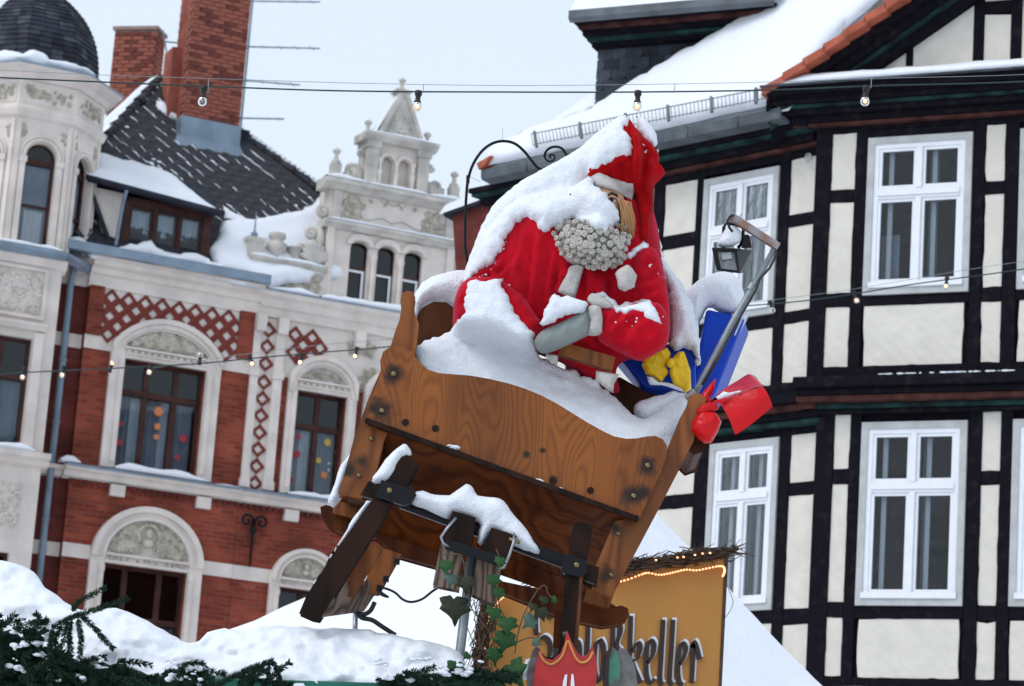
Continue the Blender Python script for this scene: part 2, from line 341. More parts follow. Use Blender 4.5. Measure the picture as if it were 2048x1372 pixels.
# ------------------------------------------------------------------ windows
def window(parent, x0, x1, z0, z1, y, fm, fw=0.07, mull=(), trans=(), glass='glass', bar=None, depth=0.06, room='darkroom', rd=0.7, curt=(), glass_top=None):
    bar = bar or fw; mb = MB(); y1 = y + depth
    mb.box(x0, x0 + fw, y, y1, z0, z1); mb.box(x1 - fw, x1, y, y1, z0, z1); mb.box(x0 + fw, x1 - fw, y, y1, z0, z0 + fw); mb.box(x0 + fw, x1 - fw, y, y1, z1 - fw, z1)
    zs = [z0 + fw] + [v for t in trans for v in (t - bar / 2, t + bar / 2)] + [z1 - fw]; xs = [x0 + fw] + [v for t in mull for v in (t - bar / 2, t + bar / 2)] + [x1 - fw]
    for t in trans: mb.box(x0 + fw, x1 - fw, y - 0.012, y1, t - bar / 2, t + bar / 2)
    for k in range(0, len(zs), 2):
        for t in mull: mb.box(t - bar / 2, t + bar / 2, y - 0.004, y1, zs[k], zs[k + 1])
    w = mb.build('window', fm, parent)
    for k in range(0, len(zs), 2):
        for q in range(0, len(xs), 2):
            g = glass_top if (glass_top and k == len(zs) - 2) else glass
            p = MB(); a, b, c, d = xs[q], xs[q + 1], zs[k], zs[k + 1]
            if fm == 'whiteframe':             # inner casement frame
                s = MB(); e = 0.035; s.box(a, a + e, y + .012, y1 - .005, c, d); s.box(b - e, b, y + .012, y1 - .005, c, d); s.box(a + e, b - e, y + .012, y1 - .005, c, c + e); s.box(a + e, b - e, y + .012, y1 - .005, d - e, d); s.build('casement', fm, w)
            p.box(a, b, y + depth * .5, y + depth * .5 + .006, c, d).build('pane', g, w)
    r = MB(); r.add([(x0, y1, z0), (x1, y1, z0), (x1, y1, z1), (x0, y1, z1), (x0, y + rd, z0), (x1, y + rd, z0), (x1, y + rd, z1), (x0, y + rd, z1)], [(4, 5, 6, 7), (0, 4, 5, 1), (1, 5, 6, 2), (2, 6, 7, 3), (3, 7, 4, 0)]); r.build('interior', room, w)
    for (a, b, c, d, cm) in curt:              # hanging curtain, folded
        n = max(6, int((b - a) / 0.02)); V = []; F = []
        for i in range(n + 1):
            xx = a + (b - a) * i / n; yy = y + 0.14 + 0.018 * math.sin(i * 1.9) + 0.01 * math.sin(i * .7)
            V += [(xx, yy, c), (xx, yy, d)]
        F = [(2 * i, 2 * i + 2, 2 * i + 3, 2 * i + 1) for i in range(n)]; MB().add(V, F).build('curtain', cm, w, smooth=True)
    return w
def scroll(mb, x, z, y, r, turns=1.4, a0=0, sgn=1, t=0.012):
    n = int(10 * turns); P = []
    for i in range(n + 1):
        a = a0 + sgn * 2 * math.pi * turns * i / n; rr = r * (1 - 0.8 * i / n); P.append((x + rr * math.cos(a), y - 0.004, z + rr * math.sin(a)))
    mb.tube(P, t, 5)
def relief(parent, x0, x1, z0, z1, y, seed=0, dens=1.0, clip=None, m='relief', name='relief', sym=True):
    rn = random.Random(seed); mb = MB(); w, h = x1 - x0, z1 - z0; cx = (x0 + x1) / 2; N = int(dens * max(6, w * h * 160))
    for k in range(N):
        u = rn.uniform(0.02, 0.5 if sym else 0.98); v = rn.uniform(0.06, 0.94); rr = rn.uniform(0.035, 0.085) * min(1, h / 0.35)
        kind = rn.random(); a0 = rn.uniform(0, 6.28); tt = rn.uniform(0.008, 0.016)
        for sg in ((1, -1) if sym else (1,)):
            x = x0 + u * w if sg > 0 else x1 - u * w; z = z0 + v * h
            if clip and not clip(x, z, rr): continue
            if kind < 0.62: scroll(mb, x, z, y, rr, rn.choice((1.1, 1.5)), a0 if sg > 0 else math.pi - a0, sg, tt)
            else: mb.ell((x, y, z), (rr * .5, 0.03, rr * .35), 7, 4)
    if not mb.V: mb.ell((cx, y, (z0 + z1) / 2), (.05, .02, .05), 7, 4)
    return mb.build(name, m, parent, smooth=True, kind='stuff')
def head_relief(parent, cx, z, y, s):          # carved head in a shell with a laurel ring
    mb = MB(); mb.ell((cx, y - .03, z + .06 * s), (.065 * s, .07 * s, .085 * s), 10, 6); mb.ell((cx, y, z - .10 * s), (.12 * s, .05 * s, .08 * s), 10, 5)
    for k in range(13):
        a = math.radians(-30 + 240 * k / 12); mb.ell((cx + .19 * s * math.cos(a), y, z + .02 * s + .19 * s * math.sin(a)), (.042 * s, .035 * s, .042 * s), 7, 4)
    for sg in (-1, 1): scroll(mb, cx + sg * .16 * s, z - .2 * s, y, .08 * s, 1.4, 0, sg, .016 * s)
    return mb.build('carved_head', 'relief', parent, smooth=True)
def finial(mb, x, y, z, s=1.0):
    mb.lathe([(.11 * s, 0), (.11 * s, .05 * s), (.06 * s, .08 * s), (.045 * s, .2 * s), (.09 * s, .26 * s), (.10 * s, .29 * s), (.05 * s, .33 * s), (.02 * s, .36 * s)], (x, y, z), 8)

# ------------------------------------------------------------------ brick townhouse on the left
LH = thing('brick_townhouse', 'red brick townhouse with white stone window surrounds, corner turret and ornate gable', 'house', frame=FL)
LF = {}
w1h = (-0.73, 0.78, 10.31, 12.22); a1h = (-0.73, 0.78, 6.7, 8.62); w2h = (2.52, 3.48, 10.29, 12.16); a2h = (2.49, 3.46, 6.7, 8.60)
wall_sheet(-1.47, 1.60, 0, 13.42, [w1h, a1h, (-0.9, 0.95, 1.0, 4.6)], 0.0).build('wall', 'brick', LH)
wall_sheet(1.60, 6.2, 0, 12.36, [w2h, a2h, (3.98, 4.95, 10.29, 12.16), (3.98, 4.95, 6.7, 8.6), (2.2, 5.2, 1.0, 4.6)], 0.02).build('wall', 'brick', LH)
wall_sheet(1.60, 6.2, 12.36, 13.95, [], 0.02).build('wall', 'cream', LH)
MB().add([(-2.1, .16, 0), (-1.47, .16, 0), (-1.47, .16, 13.42), (-2.1, .16, 13.42), (-1.47, 0, 0), (-1.47, 0, 13.42)], [(0, 1, 2, 3), (4, 1, 2, 5)]).build('wall', 'brickdark', LH)
MB().box(-6, 6.2, .9, 9, 0, 14.0).build('building_core', 'brickdark', LH)
for z0, z1 in ((12.30, 12.54), (8.64, 8.88)):   # pale string courses
    for a, b in ((-1.47, -0.98), (1.06, 1.60)): box('string_course', 'cream', LH, a, b, -.02, .05, z0, z1)
    box('string_course', 'cream', LH, -2.1, -1.472, .14, .2, z0, z1)
box('string_course', 'cream', LH, 1.60, 2.34, 0.0, .05, 8.64, 8.88); box('string_course', 'cream', LH, 3.62, 3.86, 0.0, .05, 8.64, 8.88)
# main sill course with zinc cover, dentils and snow
sp = [(.05, 9.98), (-.10, 10.02), (-.12, 10.10), (-.20, 10.13), (-.22, 10.19), (.05, 10.24)]
MB().profx(sp, -1.6, 1.62).build('sill_course', 'cream', LH); MB().profx([(y + .02, z - .005) for y, z in sp], 1.622, 5.6).build('sill_course', 'cream', LH)
MB().profx([(y + .17, z) for y, z in sp], -2.1, -1.602).build('sill_course', 'cream', LH)
for a, b in ((-1.6, 1.62), (1.63, 5.6)): MB().profx([(-.235, 10.17), (-.235, 10.215), (.05, 10.262), (.05, 10.245), (-.22, 10.2)], a, b).build('sill_flashing', 'zinc', LH)
dm = MB()
for k in range(58):
    x = -1.44 + k * 0.12
    if x < 5.5: dm.box(x, x + .06, -.045, .03, 9.90, 9.978)
dm.build('dentils', 'brickdark', LH, kind='stuff')
for x in (-0.62, 0.95, 2.6, 3.55): box('console', 'cream', LH, x - .13, x + .13, -.10, .04, 9.78, 9.978)
snowbar(LH, -0.75, 0.95, -.24, .02, 10.25, .10, 3); snowbar(LH, 2.45, 3.6, -.22, .02, 10.25, .10, 4); snowbar(LH, -1.7, -1.35, -.2, .05, 10.25, .13, 5); snowbar(LH, 1.1, 1.6, -.22, -.05, 10.22, .03, 6)

def surround_seg(cx, hi, ho, z0, zl, ztop, y=0.0):      # segmental-arched surround with carved tympanum
    mb = MB()
    for s in (-1, 1):
        a, b = sorted((cx + s * hi, cx + s * ho)); mb.box(a, b, y - .09, y + .05, z0, zl + .26)
        a, b = sorted((cx + s * (hi + .02), cx + s * (hi + .10))); mb.box(a, b, y - .12, y - .091, z0 + .1, zl - .05)
    mb.box(cx - hi, cx + hi, y - .10, y + .05, zl, zl + .06); mb.box(cx - hi, cx + hi, y - .13, y + .05, zl + .062, zl + .09); mb.box(cx - hi, cx + hi, y - .08, y + .05, zl + .092, zl + .16); mb.box(cx - hi - .03, cx + hi + .03, y - .14, y + .05, zl + .162, zl + .20)
    mb.build('window_surround', 'cream', LH)
    rise = ztop - (zl + .26); n = 14; out = []; inn = []
    R0 = (ho * ho + rise * rise) / (2 * rise)
    def arcz(x, off): return ztop - R0 + math.sqrt(max(0, (R0 - off) ** 2 - x * x))
    ab = MB()
    for o0, o1, yy in ((0, .09, -.15), (.092, .17, -.11), (.172, .21, -.07)):
        w = ho - .004; P = [(cx - w + 2 * w * i / n, arcz(-w + 2 * w * i / n, o0)) for i in range(n + 1)] + [(cx + w - 2 * w * i / n, arcz(w - 2 * w * i / n, o1)) for i in range(n + 1)]
        ab.prism(P, y + yy, y + .04)
    ab.build('arch_moulding', 'cream', LH)
    P = [(cx - hi, zl + .21)] + [(cx + hi, zl + .21)] + [(cx + hi - 2 * hi * i / n, arcz(hi - 2 * hi * i / n, .20)) for i in range(n + 1)]
    MB().prism(P, y - .03, y + .04).build('tympanum', 'stone', LH)
    relief(LH, cx - hi + .05, cx + hi - .05, zl + .22, ztop - .2, y - .04, 11 + int(cx * 7), 1.6, clip=lambda x, z, r: z + r < arcz(x - cx, .2) and z - r > zl + .2)
    dd = MB(); k = int(hi * 2 / .12)
    for i in range(k): dd.box(cx - hi + .12 * i + .02, cx - hi + .12 * i + .08, y - .115, y - .079, zl + .10, zl + .15)
    dd.build('lintel_dentils', 'cream', LH, kind='stuff')
surround_seg(0.03, 0.755, 1.01, 10.26, 12.22, 13.01)
surround_seg(3.0, 0.485, 0.66, 10.26, 12.16, 12.84, 0.02)
surround_seg(4.46, 0.485, 0.66, 10.26, 12.16, 12.84, 0.02)
def surround_round(cx, hi, ho, z0, zl, y=0.0):
    mb = MB()
    for s in (-1, 1):
        a, b = sorted((cx + s * hi, cx + s * ho)); mb.box(a, b, y - .09, y + .05, z0, zl + .1)
        a, b = sorted((cx + s * (hi + .01), cx + s * (hi + .09))); mb.box(a, b, y - .12, y - .091, z0, zl - .15); mb.box(a - .01, b + .01, y - .13, y - .089, zl - .15, zl - .05)
    mb.box(cx - hi, cx + hi, y - .10, y + .05, zl, zl + .05); mb.box(cx - hi, cx + hi, y - .07, y + .05, zl + .052, zl + .13); mb.box(cx - hi - .02, cx + hi + .02, y - .13, y + .05, zl + .132, zl + .17)
    mb.build('window_surround', 'cream', LH)
    k = (ho / 1.0); ab = MB(); e = .94
    ab.arc(cx, zl + .1, ho - .11 * k, (ho - .11 * k) * e, ho, ho * e, y - .15, y + .04, 0, 180, 22); ab.arc(cx, zl + .1, ho - .19 * k, (ho - .19 * k) * e, ho - .112 * k, (ho - .112 * k) * e, y - .11, y + .04, 0, 180, 22); ab.arc(cx, zl + .1, ho - .25 * k, (ho - .25 * k) * e, ho - .192 * k, (ho - .192 * k) * e, y - .13, y + .04, 0, 180, 22)
    ab.build('arch_moulding', 'cream', LH)
    r = ho - .24 * k; MB().prism([(cx + r * math.cos(math.radians(a)), zl + .1 + max(.07, r * e * math.sin(math.radians(a)))) for a in range(0, 181, 12)], y - .03, y + .04).build('tympanum', 'stone', LH)
    cl = lambda x, z, q: (x - cx) ** 2 + (z - zl - .1) ** 2 < (r - q) ** 2 and z - q > zl + .17 and abs(x - cx) > .2 * k
    relief(LH, cx - r, cx + r, zl + .16, zl + .1 + r, y - .04, 21 + int(cx * 5), 2.2, clip=cl); head_relief(LH, cx, zl + .46 * k + .06, y - .05, k)
    relief(LH, cx - hi + .03, cx + hi - .03, zl + .06, zl + .125, y - .07, 5, 1.5)
surround_round(0.03, 0.755, 1.01, 6.5, 8.62)
surround_round(2.975, 0.485, 0.66, 6.5, 8.60, 0.02)
surround_round(4.46, 0.485, 0.66, 6.5, 8.60, 0.02)
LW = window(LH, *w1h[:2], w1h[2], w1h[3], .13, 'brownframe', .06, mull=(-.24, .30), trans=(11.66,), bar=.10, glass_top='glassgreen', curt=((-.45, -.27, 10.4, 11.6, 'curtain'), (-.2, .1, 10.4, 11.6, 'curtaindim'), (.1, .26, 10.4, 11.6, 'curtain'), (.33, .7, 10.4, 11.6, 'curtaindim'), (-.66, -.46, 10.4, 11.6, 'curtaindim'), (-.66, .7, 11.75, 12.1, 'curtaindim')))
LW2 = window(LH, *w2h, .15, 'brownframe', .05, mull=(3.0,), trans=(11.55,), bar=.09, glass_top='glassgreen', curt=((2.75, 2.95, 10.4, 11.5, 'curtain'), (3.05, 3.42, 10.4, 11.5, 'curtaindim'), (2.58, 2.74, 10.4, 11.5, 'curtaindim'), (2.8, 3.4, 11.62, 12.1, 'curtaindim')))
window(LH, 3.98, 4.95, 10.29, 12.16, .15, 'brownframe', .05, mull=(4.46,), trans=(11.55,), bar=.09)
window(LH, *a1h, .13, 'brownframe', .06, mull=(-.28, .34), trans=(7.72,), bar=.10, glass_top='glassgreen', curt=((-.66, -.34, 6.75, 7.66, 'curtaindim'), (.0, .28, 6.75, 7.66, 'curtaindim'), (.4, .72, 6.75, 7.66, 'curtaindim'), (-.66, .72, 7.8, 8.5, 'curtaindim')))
window(LH, *a2h, .15, 'brownframe', .05, mull=(2.975,), trans=(7.6,), bar=.09, glass_top='glassgreen')
window(LH, 3.98, 4.95, 6.7, 8.6, .15, 'brownframe', .05, mull=(4.46,), trans=(7.6,), bar=.09)
for a, b in ((-.9, .95), (2.2, 5.2)): window(LH, a, b, 1.0, 4.6, .2, 'brownframe', .1, mull=((a + b) / 2,), trans=(3.6,))
# paper stars stuck to the panes
def star(parent, x, z, y, r, m, k=8, ring=False):
    P = [(x + r * (1 if i % 2 == 0 else .62) * math.cos(math.pi * i / k), z + r * (1 if i % 2 == 0 else .62) * math.sin(math.pi * i / k)) for i in range(2 * k)]
    mb = MB().prism(P, y - .004, y)
    mb.build('paper_star', m, parent)
for px, py, r, m in ((317, 823, .105, 'paperorange'), (315, 853, .075, 'paperorange'), (313, 874, .062, 'paperorange'), (366, 877, .085, 'paperred'), (241, 847, .06, 'paperred'), (238, 885, .075, 'paperred'), (354, 915, .06, 'paperred')):
    x, z = FL.l(px, py, .15); star(LW, x, z, .15, r, m)
for px, py, r, m in ((597, 873, .06, 'paperred'), (594, 908, .085, 'paperred'), (655, 885, .085, 'paperyellow'), (637, 921, .065, 'paperyellow'), (648, 950, .08, 'paperorange'), (672, 905, .03, 'paperred'), (583, 960, .05, 'paperred'), (658, 927, .025, 'curtain'), (657, 940, .025, 'curtain')):
    x, z = FL.l(px, py, .17); star(LW2, x, z, .17, r, m)

# openwork brick lattice of quatrefoils over a pale ground
def lattice_mesh(w, h):
    n = 32; V = []; F = []
    def dia(a): c, s_ = math.cos(a), math.sin(a); k = 1 / (abs(c) / (w / 2) + abs(s_) / (h / 2)); return k * c, k * s_
    def quat(a): k = .245 * w * (0.70 + .30 * abs(math.cos(2 * a)) ** .8); return k * math.cos(a), k * math.sin(a)
    for i in range(n):
        a = 2 * math.pi * i / n; x, z = dia(a); p, q = quat(a); V += [(x, 0, z), (p, 0, q), (p, .05, q)]
    for i in range(n): j = (i + 1) % n; F += [(3 * i, 3 * i + 1, 3 * j + 1, 3 * j)[::-1], (3 * i + 1, 3 * i + 2, 3 * j + 2, 3 * j + 1)[::-1]]
    return mesh_of('lattice_cell', V, F, 'terracotta')
LM = lattice_mesh(.31, .33)
box('lattice_ground', 'cream', LH, -1.22, 1.32, -.012, -.004, 12.5, 13.40)
R0_ = (1.01 ** 2 + .53 ** 2) / (2 * .53)
def arch_out(x, z): return z > 13.01 - R0_ + math.sqrt(max(0, R0_ ** 2 - min(abs(x - .03), 1.01) ** 2)) or abs(x - .03) > 1.02
for r_ in range(5):
    for c_ in range(10):
        x = -1.065 - .155 * ((r_ % 2)) + .31 * c_; z = 13.25 - .165 * r_
        if -1.23 <= x <= 1.36 and z > 12.56 and arch_out(x, z + .17): inst('lattice_cell', LM, LH, (x, -.035, z))
for a, b in ((-1.47, -1.20), (1.31, 1.60)): box('brick_pier', 'brick', LH, a, b, -.055, .02, 12.545, 13.42)
box('lattice_ground', 'cream', LH, 1.72, 2.04, .0, .012, 10.26, 13.38)
for k in range(3): inst('lattice_cell', LM, LH, (1.88, -.02, 13.16 - .31 * k), scale=(1.0, 1, .94))
for k in range(7): inst('lattice_cell', LM, LH, (1.88, -.02, 12.20 - .305 * k), scale=(1.0, 1, .94))
for k in range(8): inst('lattice_cell', LM, LH, (2.40 + .165 * (k % 4), .0, 13.16 - .165 * (k % 2) - .33 * (k // 4)), scale=(1.04, 1, 1))
for a, b in ((1.60, 1.74), (2.03, 2.20)):
    MB().box(a, b, -.07, .03, 10.26, 12.28).box(a - .02, b + .02, -.10, .03, 12.282, 12.40).box(a, b, -.06, .03, 12.402, 13.40).build('pilaster', 'cream', LH)
    MB().box(a - .02, b + .02, -.09, .03, 10.27, 10.42).build('pilaster_base', 'cream', LH)
relief(LH, 3.45, 3.95, 12.95, 13.25, .0, 31, .8); relief(LH, 3.72, 3.95, 12.3, 12.8, .0, 33, .8, sym=False); relief(LH, 4.2, 5.0, 12.95, 13.25, .0, 34, .8)
# eaves cornice, zinc gutter, snow
cp = [(.1, 13.40), (-.05, 13.40), (-.06, 13.60), (-.12, 13.63), (-.14, 13.72), (-.24, 13.76), (-.26, 13.84), (-.36, 13.88), (.1, 13.90)]
MB().profx(cp, -1.5, 1.66).build('cornice', 'cream', LH); MB().profx([(y + .15, z) for y, z in cp], -2.1, -1.502).build('cornice', 'cream', LH)
MB().profx([(-.38, 13.885), (-.42, 13.90), (-.42, 14.06), (-.39, 14.06), (-.39, 13.92), (.1, 13.93), (.1, 13.905)], -2.05, 1.70).build('gutter', 'zinc', LH)
cg = [(.1, 13.38), (-.04, 13.40), (-.05, 13.55), (-.10, 13.58), (-.12, 13.70), (-.22, 13.76), (-.24, 13.84), (.1, 13.88)]
MB().profx(cg, 1.66, 5.7).build('cornice', 'cream', LH)
MB().profx([(-.255, 13.83), (-.255, 13.86), (.05, 13.90), (.05, 13.885)], 1.66, 5.7).build('cornice_flashing', 'zinc', LH)
for a, b, s_ in ((-1.6, -1.15, 1), (-.45, 1.0, 2), (1.72, 2.7, 3), (2.75, 5.3, 4)): snowbar(LH, a, b, -.40 if a < 1.5 else -.25, -.2 if a < 1.5 else .0, 13.90 if a < 1.5 else 13.88, .09 if a < 1.5 else .11, s_ + 10)
for x in (1.70, 2.12, 3.62): MB().box(x - .09, x + .09, -.16, .0, 13.1, 13.40).build('console', 'cream', LH)
# downpipe
dp = MB().tube([(-1.80, -.06, 13.86), (-1.80, -.06, 13.7), (-1.80, .04, 13.4), (-1.80, .04, .1)], .062, 10)
for z in (12.0, 10.9, 9.2, 7.2): dp.lathe([(.075, 0), (.075, .06)], (-1.8, .04, z), 10)
dp.build('downpipe', 'zinc', LH, smooth=True)
# ------------------------------------------------ stepped gable
gw = [(3.33, 3.69, 13.93, 15.08), (3.87, 4.23, 13.93, 15.08), (4.405, 4.765, 13.93, 15.08)]
wall_sheet(2.86, 5.36, 13.88, 16.05, gw, .04, .2).build('gable_wall', 'cream', LH)
MB().box(2.86, 5.36, .3, .6, 13.9, 16.05).build('gable_back', 'cream', LH)
for a, b, c, d in gw:
    window(LH, a, b, c, d, .12, 'brownframe', .018, trans=(14.60,), bar=.045, rd=.17, glass_top='glassgreen'); MB().box(b - .075, b - .035, .10, .13, c + .02, 14.57).box(a + .02, b - .076, .10, .13, 14.53, 14.57).build('casement', 'whiteframe', LH)
    cx = (a + b) / 2; r = (b - a) / 2; mb = MB(); mb.arc(cx, d - .06, r + .0, r * .5, r + .09, r * .5 + .12, -.02, .03, 0, 180, 10)
    for s in (-1, 1):                           # spandrels closing the square head to an arch
        mb.prism([(cx + s * r, d)] + [(cx + s * r * math.cos(math.radians(q)), d - .10 + r * .6 * math.sin(math.radians(q))) for q in range(0, 91, 15)] + [(cx, d)], .03, .10)
    mb.build('arch_moulding', 'cream', LH)
for x in (3.78, 4.318): MB().lathe([(.06, 0), (.045, .05), (.045, .75), (.075, .85), (.08, .9), (.04, .95)], (x, .0, 13.95), 10).build('colonnette', 'cream', LH, smooth=True)
for x0, x1 in ((2.84, 2.98), (5.24, 5.38)): box('corner_strip', 'cream', LH, x0, x1, -.02, .06, 13.9, 15.26)
for z0, h_, o in ((15.26, .16, .12), (15.98, .20, .20)):
    MB().profx([(.3, z0), (-.02, z0), (-o * .6, z0 + h_ * .4), (-o, z0 + h_ * .5), (-o, z0 + h_ * .85), (.3, z0 + h_)], 2.86 - o, 5.36 + o).build('gable_cornice', 'stone', LH)
snowbar(LH, 2.78, 5.44, -.13, .06, 15.42, .035, 21); snowbar(LH, 2.70, 3.5, -.2, .2, 16.18, .10, 22); snowbar(LH, 4.7, 5.5, -.2, .2, 16.18, .09, 23); snowbar(LH, 3.5, 4.7, -.2, -.03, 16.18, .05, 24)
for x0, x1 in ((2.9, 3.06), (5.16, 5.32)): box('frieze_pier', 'stone', LH, x0, x1, -.03, .06, 15.43, 15.97)
relief(LH, 3.12, 3.5, 15.5, 15.92, .03, 41, 1.0); relief(LH, 4.72, 5.1, 15.5, 15.92, .03, 42, 1.0); relief(LH, 3.6, 4.6, 15.84, 15.95, .03, 43, .8)
MB().tube([(3.15, .03, 15.55), (3.5, .03, 15.5), (3.9, .03, 15.62), (4.1, .03, 15.55), (4.3, .03, 15.62), (4.7, .03, 15.5), (5.05, .03, 15.55)], .012, 5).build('garland_relief', 'stone', LH)
# upper aedicule
nich = [(3.80, 4.02, 16.24, 16.80), (4.14, 4.36, 16.24, 16.80)]
wall_sheet(3.66, 4.54, 16.18, 17.03, nich, .02, .12).build('aedicule_wall', 'cream', LH); MB().box(3.55, 4.65, .14, .5, 16.18, 17.03).build('aedicule_back', 'cream', LH)
for a, b, c, d in nich:
    cx = (a + b) / 2; r = (b - a) / 2; mb = MB().arc(cx, d - .08, r, r * .8, r + .055, r * .8 + .055, -.03, .015, 0, 180, 10)
    for s in (-1, 1): mb.prism([(cx + s * r, d)] + [(cx + s * r * math.cos(math.radians(q)), d - .1 + r * .85 * math.sin(math.radians(q))) for q in range(0, 91, 15)] + [(cx, d)], .012, .08)
    mb.build('arch_moulding', 'cream', LH)
for x in (3.75, 4.08, 4.41): MB().lathe([(.055, 0), (.035, .04), (.05, .2), (.06, .24), (.03, .28), (.04, .42), (.07, .5)], (x, -.02, 16.24), 8).build('colonnette', 'cream', LH, smooth=True)
for a, b in ((3.48, 3.70), (4.50, 4.72)): MB().box(a, b, -.06, .4, 16.18, 16.9).box(a - .03, b + .03, -.09, .42, 16.902, 17.03).build('aedicule_pier', 'stone', LH)
MB().profx([(.4, 17.03), (-.08, 17.03), (-.20, 17.11), (-.22, 17.16), (.4, 17.18)], 3.36, 4.84).build('gable_cornice', 'stone', LH)
snowbar(LH, 3.4, 4.8, -.2, .1, 17.18, .05, 26)
MB().prism([(3.72, 17.18), (4.48, 17.18), (4.14, 18.02), (4.06, 18.02)], -.06, .25).build('pediment', 'stone', LH)
relief(LH, 3.86, 4.34, 17.22, 17.62, -.07, 45, 2.0, clip=lambda x, z, r: abs(x - 4.1) + r < (18.0 - z) * .42, m='stone')
for s in (-1, 1): MB().beam((4.1 + s * .42, .1, 17.18), (4.1 + s * .06, .1, 18.02), .07, .42).build('pediment_coping', 'stone', LH)
MB().beam((3.60, .1, 17.22), (3.98, .1, 17.98), .05, .30).build('snow', 'snow', LH, bevel=.02)
fm = MB().box(4.0, 4.2, -.05, .22, 17.95, 18.08).box(3.95, 4.25, -.08, .25, 18.081, 18.13); finial(fm, 4.1, .08, 18.13, .75); fm.build('finial', 'stone', LH)
for x, z, s in ((3.5, 17.18, .8), (4.7, 17.18, .8)): f_ = MB(); finial(f_, x, .1, z, s); f_.build('finial', 'stone', LH, smooth=True)
for x in (2.92, 5.30):
    f_ = MB().lathe([(.17, 0), (.17, .06), (.12, .12), (.13, .28), (.06, .34)], (x, .08, 16.2), 4, rot=math.pi / 4); finial(f_, x, .08, 16.5, .85); f_.build('finial', 'stone', LH)
for sgn, xs in ((1, 3.44), (-1, 4.76)):         # volutes beside the aedicule
    v_ = MB(); scroll(v_, xs - sgn * .18, 16.42, .1, .15, 1.6, 0, sgn, .045); scroll(v_, xs - sgn * .04, 16.78, .1, .08, 1.3, 0, sgn, .035); v_.box(*sorted((xs - sgn * .2, xs + sgn * .02)), .06, .16, 16.2, 16.5); v_.ell((xs - sgn * .28, .1, 16.32), (.09, .08, .09)); v_.build('volute', 'stone', LH, smooth=True)
for sgn, xs in ((1, 2.86), (-1, 5.36)):         # volutes beside the gable foot
    v_ = MB(); scroll(v_, xs - sgn * .10, 15.55, .12, .13, 1.5, 0, sgn, .05); scroll(v_, xs - sgn * .26, 14.72, .1, .26, 1.7, 2.5, sgn, .06); scroll(v_, xs - sgn * .3, 15.1, .1, .12, 1.5, 0, sgn, .045); v_.ell((xs - sgn * .12, .12, 15.0), (.10, .1, .3)); v_.ell((xs - sgn * .22, .08, 14.66), (.22, .1, .17)); v_.build('volute', 'stone', LH, smooth=True)
# parapet with urn left of the gable
MB().box(1.42, 2.84, -.06, .22, 13.9, 14.36).build('parapet', 'cream', LH)
MB().profx([(.25, 14.36), (-.10, 14.36), (-.15, 14.42), (-.15, 14.46), (.25, 14.48)], 1.36, 2.86).build('parapet_coping', 'stone', LH)
for a, b in ((1.52, 1.78), (2.02, 2.38), (2.45, 2.78)): relief(LH, a, b, 14.0, 14.32, -.07, int(a * 10), 1.4)
snowbar(LH, 1.38, 2.8, -.13, .1, 14.47, .07, 31)
MB().lathe([(.20, 0), (.20, .3), (.25, .34), (.25, .40), (.1, .42)], (1.48, .08, 14.4), 4, rot=math.pi / 4).build('parapet_pier', 'stone', LH)
MB().lathe([(.05, 0), (.07, .08), (.02, .14), (.006, .5)], (1.48, .08, 14.81), 8).build('spike', 'zinc', LH)
MB().lathe([(.08, 0), (.10, .04), (.06, .08), (.19, .2), (.20, .3), (.12, .36), (.10, .38), (.17, .43), (.16, .5)], (1.92, .08, 14.47), 10).build('urn', 'stone', LH, smooth=True)
MB().lathe([(.12, 0), (.10, .1), (.14, .26), (.18, .30)], (2.28, .1, 14.47), 8).build('baluster', 'stone', LH, smooth=True)
sh = MB()
for k in range(9): a = math.radians(10 + 20 * k); sh.tube([(2.62, .0, 14.52), (2.62 + .22 * math.cos(a), -.04, 14.6 + .26 * math.sin(a)), (2.62 + .27 * math.cos(a), .02, 14.62 + .32 * math.sin(a))], [.03, .055, .03], 6)
sh.build('shell_ornament', 'stone', LH, smooth=True)
# ------------------------------------------------ hipped tile roof
def rz(d): return 14.05 + 1.4 * (d + .1)
AP = (0.32, 2.99); RH = (6.18, 0.0); LHp = (-2.85, 0.0)
rf = MB().add([(-2.85, -.1, 14.03), (1.5, -.1, 14.03), (2.84, .5, rz(.5) - .02), (3.27, 1.48, rz(1.48) - .02), (AP[0], AP[1], rz(AP[1]) - .02)], [(0, 1, 2, 3, 4)])
rf.add([(-2.85, -.1, 14.03), (AP[0], AP[1], rz(AP[1]) - .02), (AP[0] + .2, 8.5, rz(AP[1]) - .02), (-2.85, 8.5, 14.03)], [(0, 1, 2, 3)])
rf.add([(3.27, 1.48, rz(1.48) - .02), (AP[0], AP[1], rz(AP[1]) - .02), (AP[0] + .2, 8.5, rz(AP[1]) - .02), (6.2, 8.5, 14.03), (6.2, .7, 14.03)], [(4, 3, 2, 1, 0)])
rf.add([(2.84, .5, rz(.5)), (4.1, .5, 15.9), (5.4, .5, 14.2), (3.27, 1.6, rz(1.5)), (4.1, 4.5, 15.9), (5.4, 4.5, 14.2)], [(0, 1, 4, 3), (1, 2, 5, 4)])
ROOF = rf.build('roof', 'slate', LH)
cs, sn = 1 / math.hypot(1, 1.4), 1.4 / math.hypot(1, 1.4)
def tile_mesh(w, h, t=.02, m='rooftile'):
    V = []; P = [(0, h * .62), (w * .55, h * .1), (w * .3, -h * .38), (0, -h * .55), (-w * .3, -h * .38), (-w * .55, h * .1)]
    for dz in (0, t): V += [(x, -dz, z) for x, z in P]
    n = len(P); F = [tuple(range(n, 2 * n))] + [(i, (i + 1) % n, (i + 1) % n + n, i + n) for i in range(n)]
    return mesh_of('tile', V, F, m)
TM = tile_mesh(.36, .36)
